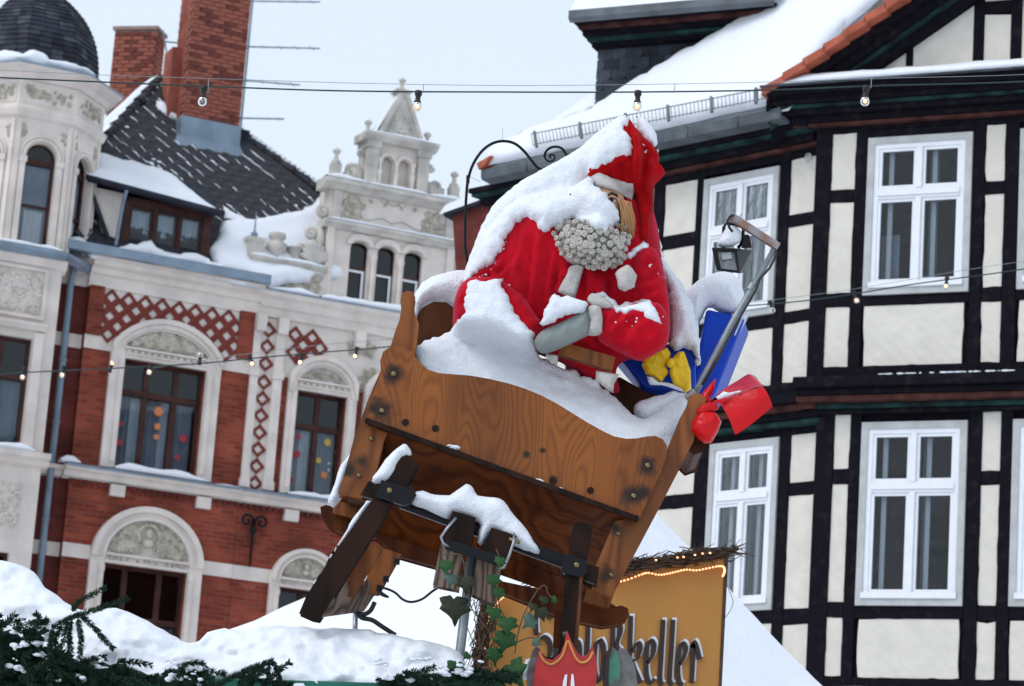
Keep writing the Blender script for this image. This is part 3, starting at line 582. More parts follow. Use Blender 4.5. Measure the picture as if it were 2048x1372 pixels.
def on_left_roof(u, s_):                        # u along eave, s_ up the slope -> local point
    d = -.1 + s_ * cs; return Vector((u, d, rz(d)))
nrm = Vector((0, -sn, cs)); pit = math.atan2(1.4, 1) - math.pi / 2
tl = 0; tsnow = MB(); rn = random.Random(5)
for r_ in range(28):
    s_ = .25 + r_ * .175
    for c_ in range(40):
        u = -2.2 + .34 * c_ + (r_ % 2) * .17; p = on_left_roof(u, s_)
        if p.y > AP[1] - .1: continue
        f = (AP[1] - p.y) / AP[1]
        if not (AP[0] - 3.17 * f * 1.02 + .1 < u < AP[0] + 5.88 * f - .12) or u > 3.6 or u < -1.75 or (u > 1.3 and s_ < 1.25) or (-1.6 < u < .9 and s_ < .7) or tl >= 290: continue
        o = inst('tile', TM, ROOF, p + nrm * .025, rot=(pit + .06 + rn.uniform(-.02, .02), rn.uniform(-.03, .03), 0)); tl += 1
        fld = wob(u, s_, 0, .9, 3)
        if rn.random() < .78 + .7 * fld:
            q = p + nrm * .05; ax = Vector((1, 0, 0)); ay = Vector((0, cs, sn)); L_ = rn.uniform(.05, .21); k_ = rn.uniform(.6, 1.3); c0 = q - ay * .02 - ax * .17; P_ = []
            for i_ in range(6): t_ = i_ / 5; P_.append(c0 + ax * (L_ * k_ * t_ + .012 * rn.uniform(-1, 1)) + ay * (.07 - L_ * 1.1 * t_ + .012 * rn.uniform(-1, 1)) + nrm * .006)
            w_ = rn.uniform(.006, .017); tsnow.tube(P_, [.004, w_, w_ * rn.uniform(.6, 1.5), w_ * rn.uniform(.4, 1.3), w_ * .7, .003], 5)
        if fld > .38 and rn.random() < .35:
            for _ in range(5): tsnow.ell(p + nrm * .03 + Vector((rn.uniform(-.16, .16), 0, 0)) + Vector((0, cs, sn)) * rn.uniform(-.1, .1), (rn.uniform(.03, .09), .05, rn.uniform(.02, .04)), 6, 4)
tsnow.build('snow', 'snow', ROOF, smooth=True, kind='stuff')
def roofsnow(pts, T, seed, name='snow', parent=None, h=.12):    # snow patch on the front slope; pts as photo pixels
    P = []
    for px, py in pts:
        D = ray(px, py); n_w = FL.y * (-sn) + Vector((0, 0, cs)); p0 = FL.o + FL.y * (-.1) + Vector((0, 0, 14.05)); k = (p0 - CAM).dot(n_w) / D.dot(n_w); q = CAM + D * k - FL.o
        P.append((q.dot(FL.x), (q.dot(FL.y) + .1) / cs))
    pl = Pillow(jag(P, .05, .15, seed), 0, T, .0, R=.25, h=h, namp=.03, nf=2, seed=seed)
    o = pl.build(name, 'snow', parent or ROOF)
    for v in o.data.vertices:
        u, y_, s_ = v.co; p = on_left_roof(u, s_) + nrm * (.03 - y_); v.co = p
    return o
roofsnow([(440, 445), (520, 440), (600, 425), (660, 380), (700, 420), (690, 560), (520, 575), (430, 545), (415, 500), (432, 470)], .16, 3)
roofsnow([(150, 505), (240, 505), (300, 500), (420, 525), (520, 560), (520, 580), (300, 535), (130, 515)], .10, 4)
roofsnow([(305, 200), (330, 205), (360, 235), (362, 250), (330, 235), (312, 225)], .08, 5); roofsnow([(300, 172), (325, 165), (358, 178), (358, 190), (335, 182)], .07, 6)
roofsnow([(440, 410), (475, 430), (500, 445), (540, 442), (480, 452), (445, 440)], .07, 7); roofsnow([(300, 225), (318, 240), (322, 255), (305, 240)], .05, 8)
# snow-covered left hip face
ls = MB(); Nn = 14
for i in range(Nn + 1):
    for j in range(Nn + 1):
        u, v = i / Nn, j / Nn; a = Vector((-2.85, -.02, 14.1)).lerp(Vector((AP[0], AP[1], rz(AP[1]) + .05)), u); b = Vector((-2.85, 8.5, 14.1)).lerp(Vector((AP[0] + .2, 8.5, rz(AP[1]) + .05)), u); p = a.lerp(b, v)
        ls.V.append(p + Vector((-.7, 0, .7)) * (.10 * min(1, 6 * min(v, u, 1 - u)) + .03 * wob(*p, 1.2)))
ls.F = [(a, a + 1, a + Nn + 2, a + Nn + 1) for i in range(Nn) for j in range(Nn) for a in [i * (Nn + 1) + j]]
ls.build('snow', 'snow', ROOF, smooth=True)
# snowy rear slope rising to the left chimney
RSP = [FL.l(x, y, 4.2) for x, y in ((183, 268), (215, 232), (250, 200), (285, 168), (312, 150), (326, 152), (330, 190), (200, 320), (180, 310))]
Pillow(smoothpoly(RSP, 3), 4.3, .12, .5, R=.3, h=.12, namp=.02, nf=2, seed=3).build('snow', 'snow', ROOF)
# hip ridge caps
for (p, q) in (((AP[0], AP[1], rz(AP[1])), (-2.2, .52, rz(.52))), ((AP[0], AP[1], rz(AP[1])), (3.5, 1.37, rz(1.37)))):
    p, q = Vector(p), Vector(q); k = int((q - p).length / .33)
    for i in range(k): a = p.lerp(q, i / k); b = p.lerp(q, (i + 1.12) / k); MB().tube([a + Vector((0, 0, .05)), b + Vector((0, 0, .07))], [.07, .095], 7).build('ridge_tile', 'rooftile', ROOF)
rs = MB()
for i in range(26):
    t = .30 + .7 * i / 26; c = Vector((AP[0], AP[1], rz(AP[1]))).lerp(Vector((3.5, 1.37, rz(1.37))), t); rs.ell(c + Vector((.06, 0, .13)), (.09, .07, .04 * rn.uniform(.5, 1.4)), 7, 4)
rs.build('snow', 'snow', ROOF, smooth=True, kind='stuff')
MB().box(3.05, 3.3, .4, .6, 14.9, 15.3).build('vent_pipe', 'slate', ROOF); MB().lathe([(.055, 0), (.055, .34), (.08, .35), (.08, .4)], (2.62, .75, 14.9), 8).build('vent_pipe', 'slate', ROOF)
MB().prism([(3.2, 15.9), (3.9, 16.2), (3.4, 15.3), (3.2, 15.3)], 1.0, 1.05).build('valley_flashing', 'zinc', ROOF)
# shed dormer
DY = .12
dw = []
for (p, q) in (((262, 412), (302, 490)), ((314, 424), (352, 498)), ((362, 436), (400, 506))):
    a = FL.l(*p, DY + .03); b = FL.l(*q, DY + .03); dw.append((a[0], b[0], 14.28, 15.02))
DM = wall_sheet(dw[0][0] - .16, dw[2][1] + .16, 14.12, 15.16, dw, DY, .1).build('dormer', 'brownframe', LH)
x0, x1 = dw[0][0] - .16, dw[2][1] + .16
MB().add([(x1, DY, 14.1), (x1, DY, 15.16), (x1, 1.1, 15.75), (x0, DY, 14.1), (x0, DY, 15.16), (x0 - .62, DY + .25, 15.2), (x0 - .18, DY + .1, 14.25)], [(0, 2, 1)]).build('dormer_cheek', 'slate', DM)
MB().add([(x0, DY + .01, 14.1), (x0, DY + .01, 15.2), (x0 - .62, DY + .12, 15.25), (x0 - .16, DY + .05, 14.1)], [(0, 3, 2, 1)]).build('dormer_cheek', 'cream', DM)
MB().beam((x0 - .66, DY + .05, 15.3), (x0 - .1, DY - .02, 14.1), .07, .06).build('dormer_brace', 'slate', DM)
for a, b, c, d in dw: window(LH, a, b, c, d, DY + .03, 'brownframe', .035, rd=.5, curt=((a + .05, b - .05, c + .03, d - .05, 'curtain'),))
e0, e1 = FL.l(178, 352, -.12), FL.l(442, 423, -.12)
XA, ZA, XB, ZB = e0[0], e0[1], e1[0], e1[1]
def dzf(u, y): return ZA + (ZB - ZA) * u + (y + .12) * .62
MB().add([(XA, -.1, ZA), (XB, -.1, ZB), (XB, 1.6, ZB + 1.06), (XA, 1.6, ZA + 1.06), (XA, -.1, ZA - .1), (XB, -.1, ZB - .1), (XB, 1.6, ZB + .95), (XA, 1.6, ZA + .95)], [(0, 1, 2, 3), (4, 7, 6, 5), (0, 4, 5, 1), (1, 5, 6, 2), (3, 7, 4, 0)]).build('dormer_roof', 'slate', DM)
MB().tube([(XA - .05, -.15, ZA - .03), (XB + .05, -.15, ZB - .03)], .05, 8).build('dormer_gutter', 'slate', DM)
MB().tube([(x0 - .03, -.14, ZA - .1), (x0 - .03, .02, ZA - .35), (x0 - .08, .06, 14.1)], .032, 7).build('dormer_downpipe', 'zinc', DM)
dsn = MB(); nu, nv = 24, 10
for i in range(nu + 1):
    for j in range(nv + 1):
        u, v = i / nu, j / nv; y = -.13 + 1.35 * v + .12 * v * wob(u * 4, 0, 0, 2); x = XA + (XB - XA) * u * (1 - .22 * v * (u > .5) * (2 * u - 1))
        e = min(1, 6 * min(u, 1 - u) + .1) * min(1, 8 * v + .15) * (1 if v < .95 else .2); dsn.V.append(Vector((x, y, dzf(u, y) + .13 * e + .03 * wob(x, y, 0, 1.5) - .01)))
dsn.F = [(a, a + nv + 1, a + nv + 2, a + 1) for i in range(nu) for j in range(nv) for a in [i * (nv + 1) + j]]
dsn.build('snow', 'snow', DM, smooth=True)
snowbar(DM, x0 - .1, x1 + .05, -.22, .12, 14.08, .20, 51, zs=0, rag=.6)
# ------------------------------------------------ corner turret (octagon)
TCX, TCY, TR = -2.70, .707, 1.307
def octp(r, k, z): a = math.radians(-112.5 + 45 * k); return Vector((TCX + r * math.cos(a), TCY + r * math.sin(a), z))
def octring(mb, prof):                          # prof = [(radius, z)...] swept round the octagon
    k0 = len(mb.V)
    for r, z in prof:
        for k in range(8): mb.V.append(octp(r, k, z))
    for i in range(len(prof) - 1):
        for k in range(8): mb.F.append((k0 + 8 * i + k, k0 + 8 * i + (k + 1) % 8, k0 + 8 * i + 8 + (k + 1) % 8, k0 + 8 * i + 8 + k))
    return mb
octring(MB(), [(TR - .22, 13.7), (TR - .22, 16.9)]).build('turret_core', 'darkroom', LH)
TW = MB()
for k in (7, 0, 1):                             # visible faces: left, front, right - wall with an arched opening each
    A, B_ = octp(TR, k, 0), octp(TR, k + 1, 0); ex = (B_ - A); Lf = ex.length; ex.normalize(); inn_ = Vector((-ex.y, ex.x, 0))
    def FP(u, y, z, A=A, ex=ex, inn_=inn_): return A + ex * u + inn_ * y + Vector((0, 0, z))
    m0 = Lf / 2; hw = .27 if k == 0 else .25; zs, zt = 15.36, 15.36 + hw * 1.02; n = 12
    arcp = [(m0 + hw * math.cos(math.pi * i / n), zs + hw * math.sin(math.pi * i / n)) for i in range(n + 1)]
    poly_l = [(0, 13.72), (m0 - hw, 13.72), (m0 - hw, zs)] + arcp[::-1][1:n // 2 + 1] + [(m0, 16.25), (0, 16.25)]
    poly_r = [(Lf, 13.72), (Lf, 16.25), (m0, 16.25)] + arcp[:n // 2 + 1][::-1] + [(m0 + hw, 13.72)]
    for P in (poly_l, poly_r): TW.add([FP(u, 0, z) for u, z in P], [tuple(range(len(P)))])
    for a, b in zip([(m0 + hw, 13.72)] + arcp, arcp + [(m0 - hw, 13.72)]): TW.add([FP(a[0], 0, a[1]), FP(b[0], 0, b[1]), FP(b[0], .16, b[1]), FP(a[0], .16, a[1])], [(0, 1, 2, 3)])
    t = MB(); ring = lambda r, y: [FP(m0 + r * math.cos(math.pi * i / n), y, zs + r * math.sin(math.pi * i / n)) for i in range(n + 1)]
    for r, rad in ((hw + .05, .035), (hw + .11, .022)): t.tube(ring(r, -.015), rad, 6)
    for s in (-1, 1): u0 = m0 + s * (hw + .06); t.add([FP(u0 - .05, -.04, 13.75), FP(u0 + .05, -.04, 13.75), FP(u0 + .05, -.04, zs), FP(u0 - .05, -.04, zs), FP(u0 - .05, .02, 13.75), FP(u0 + .05, .02, 13.75), FP(u0 + .05, .02, zs), FP(u0 - .05, .02, zs)], [(0, 1, 2, 3), (0, 3, 7, 4), (1, 5, 6, 2), (3, 2, 6, 7)]); t.add([FP(u0 - .07, -.06, zs - .12), FP(u0 + .07, -.06, zs - .12), FP(u0 + .07, -.06, zs - .02), FP(u0 - .07, -.06, zs - .02), FP(u0 - .07, .02, zs - .12), FP(u0 + .07, .02, zs - .12), FP(u0 + .07, .02, zs - .02), FP(u0 - .07, .02, zs - .02)], [(0, 1, 2, 3), (0, 3, 7, 4), (1, 5, 6, 2), (3, 2, 6, 7), (0, 4, 5, 1)])
    t.build('arch_moulding', 'cream', LH)
    pane = lambda z0, z1, y, w_, mname, nm, par: MB().add([FP(m0 - w_, y, z0), FP(m0 + w_, y, z0), FP(m0 + w_, y, z1), FP(m0 - w_, y, z1)], [(0, 1, 2, 3)]).build(nm, mname, par)
    wf = MB()
    for (u0, u1, z0, z1) in ((m0 - hw, m0 - hw + .035, 13.75, zs), (m0 + hw - .055, m0 + hw, 13.75, zs), (m0 - hw + .035, m0 + hw - .055, zs - .11, zs - .01), (m0 - hw + .035, m0 + hw - .055, 14.5, 14.535), (m0 - hw + .035, m0 + hw - .055, 13.75, 13.80)):
        wf.add([FP(u0, .10, z0), FP(u1, .10, z0), FP(u1, .10, z1), FP(u0, .10, z1), FP(u0, .15, z0), FP(u1, .15, z0), FP(u1, .15, z1), FP(u0, .15, z1)], [(0, 1, 2, 3), (0, 3, 7, 4), (1, 5, 6, 2), (3, 2, 6, 7), (0, 4, 5, 1)])
    wf.tube(ring(hw - .02, .12), .02, 5); tw = wf.build('window', 'brownframe', LH)
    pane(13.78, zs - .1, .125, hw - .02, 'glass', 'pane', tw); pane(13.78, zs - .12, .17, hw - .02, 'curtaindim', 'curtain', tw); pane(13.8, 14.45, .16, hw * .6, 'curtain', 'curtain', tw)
    P = ring(hw - .01, .13); MB().add(P, [tuple(range(len(P)))]).build('pane', 'glassgreen', tw)
    fr = random.Random(k + 60); rl = MB()
    for q in range(34):
        u = fr.uniform(.10, Lf - .10); z = fr.uniform(16.36, 16.6); r = fr.uniform(.03, .06); a0 = fr.uniform(0, 6)
        rl.tube([FP(u + r * (1 - i / 12) * math.cos(a0 + i * .9), -.03, z + r * (1 - i / 12) * math.sin(a0 + i * .9)) for i in range(10)], .011, 5)
    for q in range(16):
        s_ = fr.choice((-1, 1)); u = m0 + s_ * fr.uniform(.32, .44); z = fr.uniform(15.68, 15.9); r = fr.uniform(.025, .05); a0 = fr.uniform(0, 6)
        rl.tube([FP(u + r * (1 - i / 12) * math.cos(a0 + i * .9), -.012, z + r * (1 - i / 12) * math.sin(a0 + i * .9)) for i in range(10)], .009, 5)
    rl.build('relief', 'relief', LH, smooth=True, kind='stuff')
    fr_ = MB()
    for (u0, u1, z0, z1) in ((.06, .1, 16.3, 16.66), (Lf - .1, Lf - .06, 16.3, 16.66), (.1, Lf - .1, 16.3, 16.33), (.1, Lf - .1, 16.63, 16.66), (.02, .09, 13.75, 16.0), (Lf - .09, Lf - .02, 13.75, 16.0)):
        fr_.add([FP(u0, -.03, z0), FP(u1, -.03, z0), FP(u1, -.03, z1), FP(u0, -.03, z1), FP(u0, .02, z0), FP(u1, .02, z0), FP(u1, .02, z1), FP(u0, .02, z1)], [(0, 1, 2, 3), (0, 3, 7, 4), (1, 5, 6, 2), (3, 2, 6, 7), (0, 4, 5, 1)])
    fr_.build('panel_moulding', 'cream', LH)
TW.build('turret_wall', 'cream', LH)
octring(MB(), [(TR, 16.25), (TR + .02, 16.25), (TR + .02, 16.7)]).build('turret_frieze', 'cream', LH)
octring(MB(), [(TR, 16.02), (TR + .06, 16.06), (TR + .10, 16.16), (TR + .10, 16.2), (TR + .02, 16.25)]).build('turret_moulding', 'cream', LH)
octring(MB(), [(TR, 16.7), (TR + .06, 16.72), (TR + .12, 16.80), (TR + .30, 16.88), (TR + .32, 16.92)]).build('turret_cornice', 'cream', LH)
octring(MB(), [(TR + .33, 16.91), (TR + .33, 16.95), (TR - .12, 17.10)]).build('turret_flashing', 'zinc', LH)
octring(MB(), [(TR + .12, 13.60), (TR + .22, 13.68), (TR + .22, 13.74), (TR - .05, 13.80)]).build('turret_sill', 'zinc', LH)
DP = [(1.16, 17.02), (1.155, 17.22), (1.14, 17.42), (1.11, 17.62), (1.06, 17.82), (.99, 18.0), (.90, 18.17), (.79, 18.33), (.66, 18.47), (.52, 18.6), (.38, 18.7), (.26, 18.78)]
DOME = octring(MB(), [(r - .03, z) for r, z in DP] + [(.22, 18.85), (.34, 18.9), (.34, 18.96), (.2, 19.05), (.2, 19.5), (.05, 19.9)]).build('dome', 'slate', LH)
for i in range(len(DP) - 1):
    for h_ in range(2):
        r0, z0 = [DP[i][q] + (DP[i + 1][q] - DP[i][q]) * h_ / 2 for q in (0, 1)]; r1, z1 = [DP[i][q] + (DP[i + 1][q] - DP[i][q]) * (h_ + 1.25) / 2 for q in (0, 1)]
        for k in (7, 0, 1, 2):
            nsl = max(1, round(3.2 * r0)); 
            for q in range(nsl):
                a, b = (q + .015) / nsl, (q + .985) / nsl; c = [octp(r0 + .012, k, z0).lerp(octp(r0 + .012, k + 1, z0), a), octp(r0 + .012, k, z0).lerp(octp(r0 + .012, k + 1, z0), b), octp(r1 - .012, k, z1).lerp(octp(r1 - .012, k + 1, z1), b), octp(r1 - .012, k, z1).lerp(octp(r1 - .012, k + 1, z1), a)]
                ctr = Vector((TCX, TCY, z0)); cc = [p + (ctr - p).normalized() * .02 for p in c]
                MB().hexa(c + cc).build('slate', 'slate' if (i * 7 + k * 3 + q) % 3 else 'slate2', DOME)
tsn = MB()
for k, a0, a1, hh in ((7, .0, 1.0, .18), (0, 0, .35, .2), (0, .36, 1.0, .10), (1, 0, .25, .07)):
    for i in range(10):
        t = a0 + (a1 - a0) * (i + .5) / 10; c = octp(TR + .02, k, 17.06).lerp(octp(TR + .02, k + 1, 17.06), t); e = math.sin(math.pi * (i + .5) / 10) ** .5; tsn.ell(c, (.17, .17, hh * e * (1 + .4 * wob(c.x, 0, 0, 4))), 8, 5)
tsn.build('snow', 'snow', LH, smooth=True, kind='stuff')
# oriel below the turret
OX0, OX1, OY = -3.9, -2.12, -.5
oh = (-3.55, -2.50, 10.31, 12.18)
wall_sheet(OX0, OX1, 0, 13.62, [oh, (-3.5, -2.5, 6.6, 8.5)], OY).build('oriel_wall', 'cream', LH)
MB().add([(OX1, OY, 0), (OX1, .2, 0), (OX1, .2, 13.62), (OX1, OY, 13.62)], [(0, 1, 2, 3)]).build('oriel_side', 'cream', LH)
window(LH, *oh, OY + .12, 'brownframe', .06, mull=(-3.0,), trans=(11.5,), bar=.09, glass_top='glassgreen', curt=((-3.5, -2.55, 10.4, 11.45, 'curtaindim'),))
window(LH, -3.5, -2.5, 6.6, 8.5, OY + .12, 'brownframe', .06, mull=(-3.0,), trans=(7.5,), bar=.09)
MB().profx([(OY + .05, 9.98), (OY - .1, 10.02), (OY - .12, 10.1), (OY - .2, 10.13), (OY - .22, 10.22), (OY + .05, 10.24)], OX0, OX1 + .1).build('sill_course', 'cream', LH)
snowbar(LH, OX0, -2.3, OY - .2, OY, 10.24, .09, 61); snowbar(LH, -3.8, -2.2, OY - .2, OY + .1, 13.76, .06, 62)
MB().profx([(OY + .05, 12.3), (OY - .08, 12.32), (OY - .14, 12.4), (OY - .14, 12.44), (OY + .05, 12.48)], -3.7, -2.3).build('window_cornice', 'cream', LH)
for a, b in ((-3.7, -3.56), (-2.49, -2.33)): MB().box(a, b, OY - .07, OY + .02, 10.26, 12.29).build('window_jamb', 'cream', LH)
mb = MB()
for a, b, c, d in ((-3.3, -2.36, 13.36, 13.42), (-3.3, -2.36, 12.52, 12.58), (-3.3, -3.24, 12.58, 13.36), (-2.42, -2.36, 12.58, 13.36)): mb.box(a, b, OY - .05, OY + .02, c, d)
mb.build('panel_moulding', 'cream', LH); relief(LH, -3.22, -2.44, 12.6, 13.34, OY - .01, 71, 1.2, m='cream')
relief(LH, -3.22, -2.44, 8.9, 9.7, OY - .01, 72, 1.0, m='cream')
MB().profx([(OY + .05, 13.38), (OY - .06, 13.46), (OY - .1, 13.56), (OY - .1, 13.6), (OY + .05, 13.64)], OX0, OX1 + .06).build('oriel_cornice', 'cream', LH)
MB().profx([(.2, 13.78), (-.05, 14.05), (-.05, 14.1), (.2, 14.25)], -2.05, -1.5).build('gutter_box', 'zinc', LH); snowbar(LH, -2.0, -1.5, -.1, .15, 14.1, .12, 63)
# wall-mounted iron bracket below the sill course
xb, zb = FL.l(505, 1050); ib = MB().tube([(xb, -.05, zb + .1), (xb, -.05, zb - .75)], [.035, .02], 7)
for s in (-1, 1): scroll(ib, xb + s * .14, zb + .05, -.08, .13, 1.2, math.pi if s > 0 else 0, -s, .025)
ib.ell((xb, -.05, zb - .1), (.06, .05, .08)); ib.build('iron_bracket', 'iron', LH, smooth=True)

# ------------------------------------------------------------------ chimneys of laid brick
def chimney(name, label, frame, x0, x1, y0, y1, z0, z1, limit=300, side=None, cap=True):
    T = thing(name, label, 'chimney', frame=frame, group='brick chimneys on the townhouse roof')
    MB().box(x0 + .015, x1 - .015, y0 + .015, y1 - .015, z0, z1).build('core', 'mortar', T)
    bh, rws = .083, int((z1 - z0) / .083); me = {}
    def bm_(w, d, v):
        key = (round(w, 3), round(d, 3), v)
        if key not in me: me[key] = mesh_of('brick', MB().box(-w / 2, w / 2, -d / 2, d / 2, -.034, .034).V, MB().box(0, 1, 0, 1, 0, 1).F, ('chimbrick', 'chimbrick', 'chimbrick2')[v])
        return me[key]
    n = 0; rn = random.Random(int(x0 * 100)); rest = MB()
    for r in range(rws - 1, -1, -1):
        z = z0 + (r + .5) * bh; x = x0 - (.13 if r % 2 else 0)
        while x < x1 - .01:
            a, b = max(x, x0), min(x + .245, x1)
            if b - a > .04:
                v = rn.choice((0, 0, 1, 2))
                if n < limit and z < frame_top[0]: o = inst('brick', bm_(b - a - .012, .05, v), T, ((a + b) / 2, y0 + .012 + rn.uniform(-.003, .003), z)); n += 1
                else: rest.box(a + .006, b - .006, y0 - .013, y0 + .03, z - .034, z + .034)
            x += .257
        y = y0 + (.0 if r % 2 else .13)
        while y < y1 - .02:
            rest.box(x0 - .012, x0 + .02, max(y, y0 + .04), min(y + .245, y1), z - .034, z + .034); y += .257
        y = y0 + (.0 if r % 2 else .13)
        while y < y1 - .02:
            rest.box(x1 - .02, x1 + .012, max(y, y0 + .04), min(y + .245, y1), z - .034, z + .034); y += .257
    rest.build('bricks', 'chimbrick', T, kind='stuff')
    return T
frame_top = [20.1]
ch = chimney('brick_chimney', 'tall red brick chimney with zinc foot, tallest on the tiled roof', FL, .50, 1.62, 1.92, 2.7, 16.6, 21.0)
MB().add([(.34, 1.80, 16.72), (1.80, 1.80, 16.72), (1.66, 1.88, 17.02), (.46, 1.88, 17.02), (.34, 2.9, 17.6), (1.80, 2.9, 17.6), (1.66, 2.75, 17.9), (.46, 2.75, 17.9)], [(0, 1, 2, 3), (1, 5, 6, 2), (4, 0, 3, 7)]).build('flashing', 'zinc', ch)
MB().box(.47, 1.65, 1.885, 2.74, 16.98, 17.42).build('flashing', 'zinc', ch)
box('abutting_flue', 'chimbrick', ch, .30, .495, 2.3, 2.8, 16.9, 18.85); MB().box(1.70, 1.9, 2.1, 2.4, 16.9, 17.45).build('soot_door', 'slate', ch)
xa, za = FL.l(282, 60, 5.0); xb2, zb2 = FL.l(275, 190, 5.0)
FC2 = Frame(0, 0, 0, 24.6 - 38, org=FL.o + FL.x * (xa + .2) + FL.y * 5.0)
frame_top = [30]
c2 = chimney('brick_chimney', 'short red brick chimney behind the snowy left roof slope', FC2, -.75, .12, 0, .5, 16.6, za + .05, 150)
box('chimney_cap', 'mortar', c2, -.79, .16, -.04, .54, za + .05, za + .12)
xs, zs_ = FL.l(598, 368, 4.0); c3 = MB().box(xs - .12, xs + .12, 4.0, 4.3, zs_ - 1.5, zs_ + .1).build('brick_chimney', 'chimbrick', None)
c3.location = FL.o; c3.rotation_euler = (0, 0, FL.t); tag(c3, 'small brick chimney stub just behind the right roof hip', 'chimney', 'brick chimneys on the townhouse roof')
# ------------------------------------------------------------------ television aerials
def aerial(label, px, py0, py1, d, booms, Tn):
    mx_, mz0 = FL.l(px, py1, d); _, mz1 = FL.l(px, py0, d); T = thing('television_aerial', label, 'aerial', frame=FL, group='aerials behind the chimneys')
    MB().tube([(mx_, d, mz0), (mx_, d, mz1)], .022, 6).build('mast', 'zinc', T)
    for (ax, ay, bx, by, n, el) in booms:
        a, b = FL.l(ax, ay, d), FL.l(bx, by, d); bm = MB().tube([(a[0], d, a[1]), (b[0], d, b[1])], .016, 5).build('boom', 'zinc', T); q = MB()
        for i in range(n):
            t = (i + .5) / n; p = Vector((a[0] + (b[0] - a[0]) * t, d, a[1] + (b[1] - a[1]) * t)); e = el * (.75 + .25 * t); q.tube([p + Vector((-.06, -e, -e * .45)), p + Vector((.06, e, e * .45))], .009, 4)
        q.build('elements', 'zinc', bm)
aerial('thin multi-boom aerial sticking out right of the tall chimney', 478, -30, 290, 3.6, ((478, 2, 640, 4, 5, .3), (478, 93, 640, 97, 5, .32), (478, 160, 600, 170, 4, .3), (470, 236, 568, 238, 5, .22)), 1)
aerial('small aerial with upright rods between the two chimneys', 352, 70, 200, 3.4, ((328, 83, 356, 86, 1, .05), (326, 60, 334, 108, 3, .25)), 2)


# ------------------------------------------------------------------ half-timbered house on the right: bay front and receding front
HB = thing('half_timbered_house', 'half-timbered house with cream panels, black beams and white casement windows', 'house', frame=FB)
def LR(p):                                     # receding-front coordinates -> bay-front coordinates
    p = Vector(p); w = FR.o + FR.x * p.x + FR.y * p.y - FB.o; return Vector((w.dot(FB.x), w.dot(FB.y), p.z))
class RMB(MB):                                 # builds in receding-front coordinates
    def build(s, *a, **k): s.V = [LR(v) for v in s.V]; return MB.build(s, *a, **k)
def rough_panel(C_, x0, x1, z0, z1, y, seed):  # hand-cut plaster infill, edges not quite straight
    rn = random.Random(seed); P = []
    for a, b in (((x0, z0), (x1, z0)), ((x1, z0), (x1, z1)), ((x1, z1), (x0, z1)), ((x0, z1), (x0, z0))):
        n = max(2, int(math.hypot(b[0] - a[0], b[1] - a[1]) / .12))
        for i in range(n): t = i / n; P.append((a[0] + (b[0] - a[0]) * t + rn.uniform(-.011, .011), a[1] + (b[1] - a[1]) * t + rn.uniform(-.011, .011)))
    return C_().prism(P, y, y + .05).build('infill_panel', 'plaster', HB)
def timber_front(C_, y, x0, x1, z0, z1, posts, rails, panels, seed, holes=()):
    w_ = C_(); w_.add(*(lambda q: (q.V, q.F))(wall_sheet(x0, x1, z0, z1, list(holes), y + .045, .1))); w_.build('wall', 'timber', HB)
    for i, (a, b) in enumerate(posts): C_().box(a, b, y - .008, y + .06, z0, z1).build('post', 'timber', HB, bevel=.012)
    for (a, b, c, d) in rails: C_().box(a, b, y - .002, y + .06, c, d).build('rail', 'timber', HB, bevel=.012)
    for k, p in enumerate(panels): rough_panel(C_, *p, y + .012, seed + k)
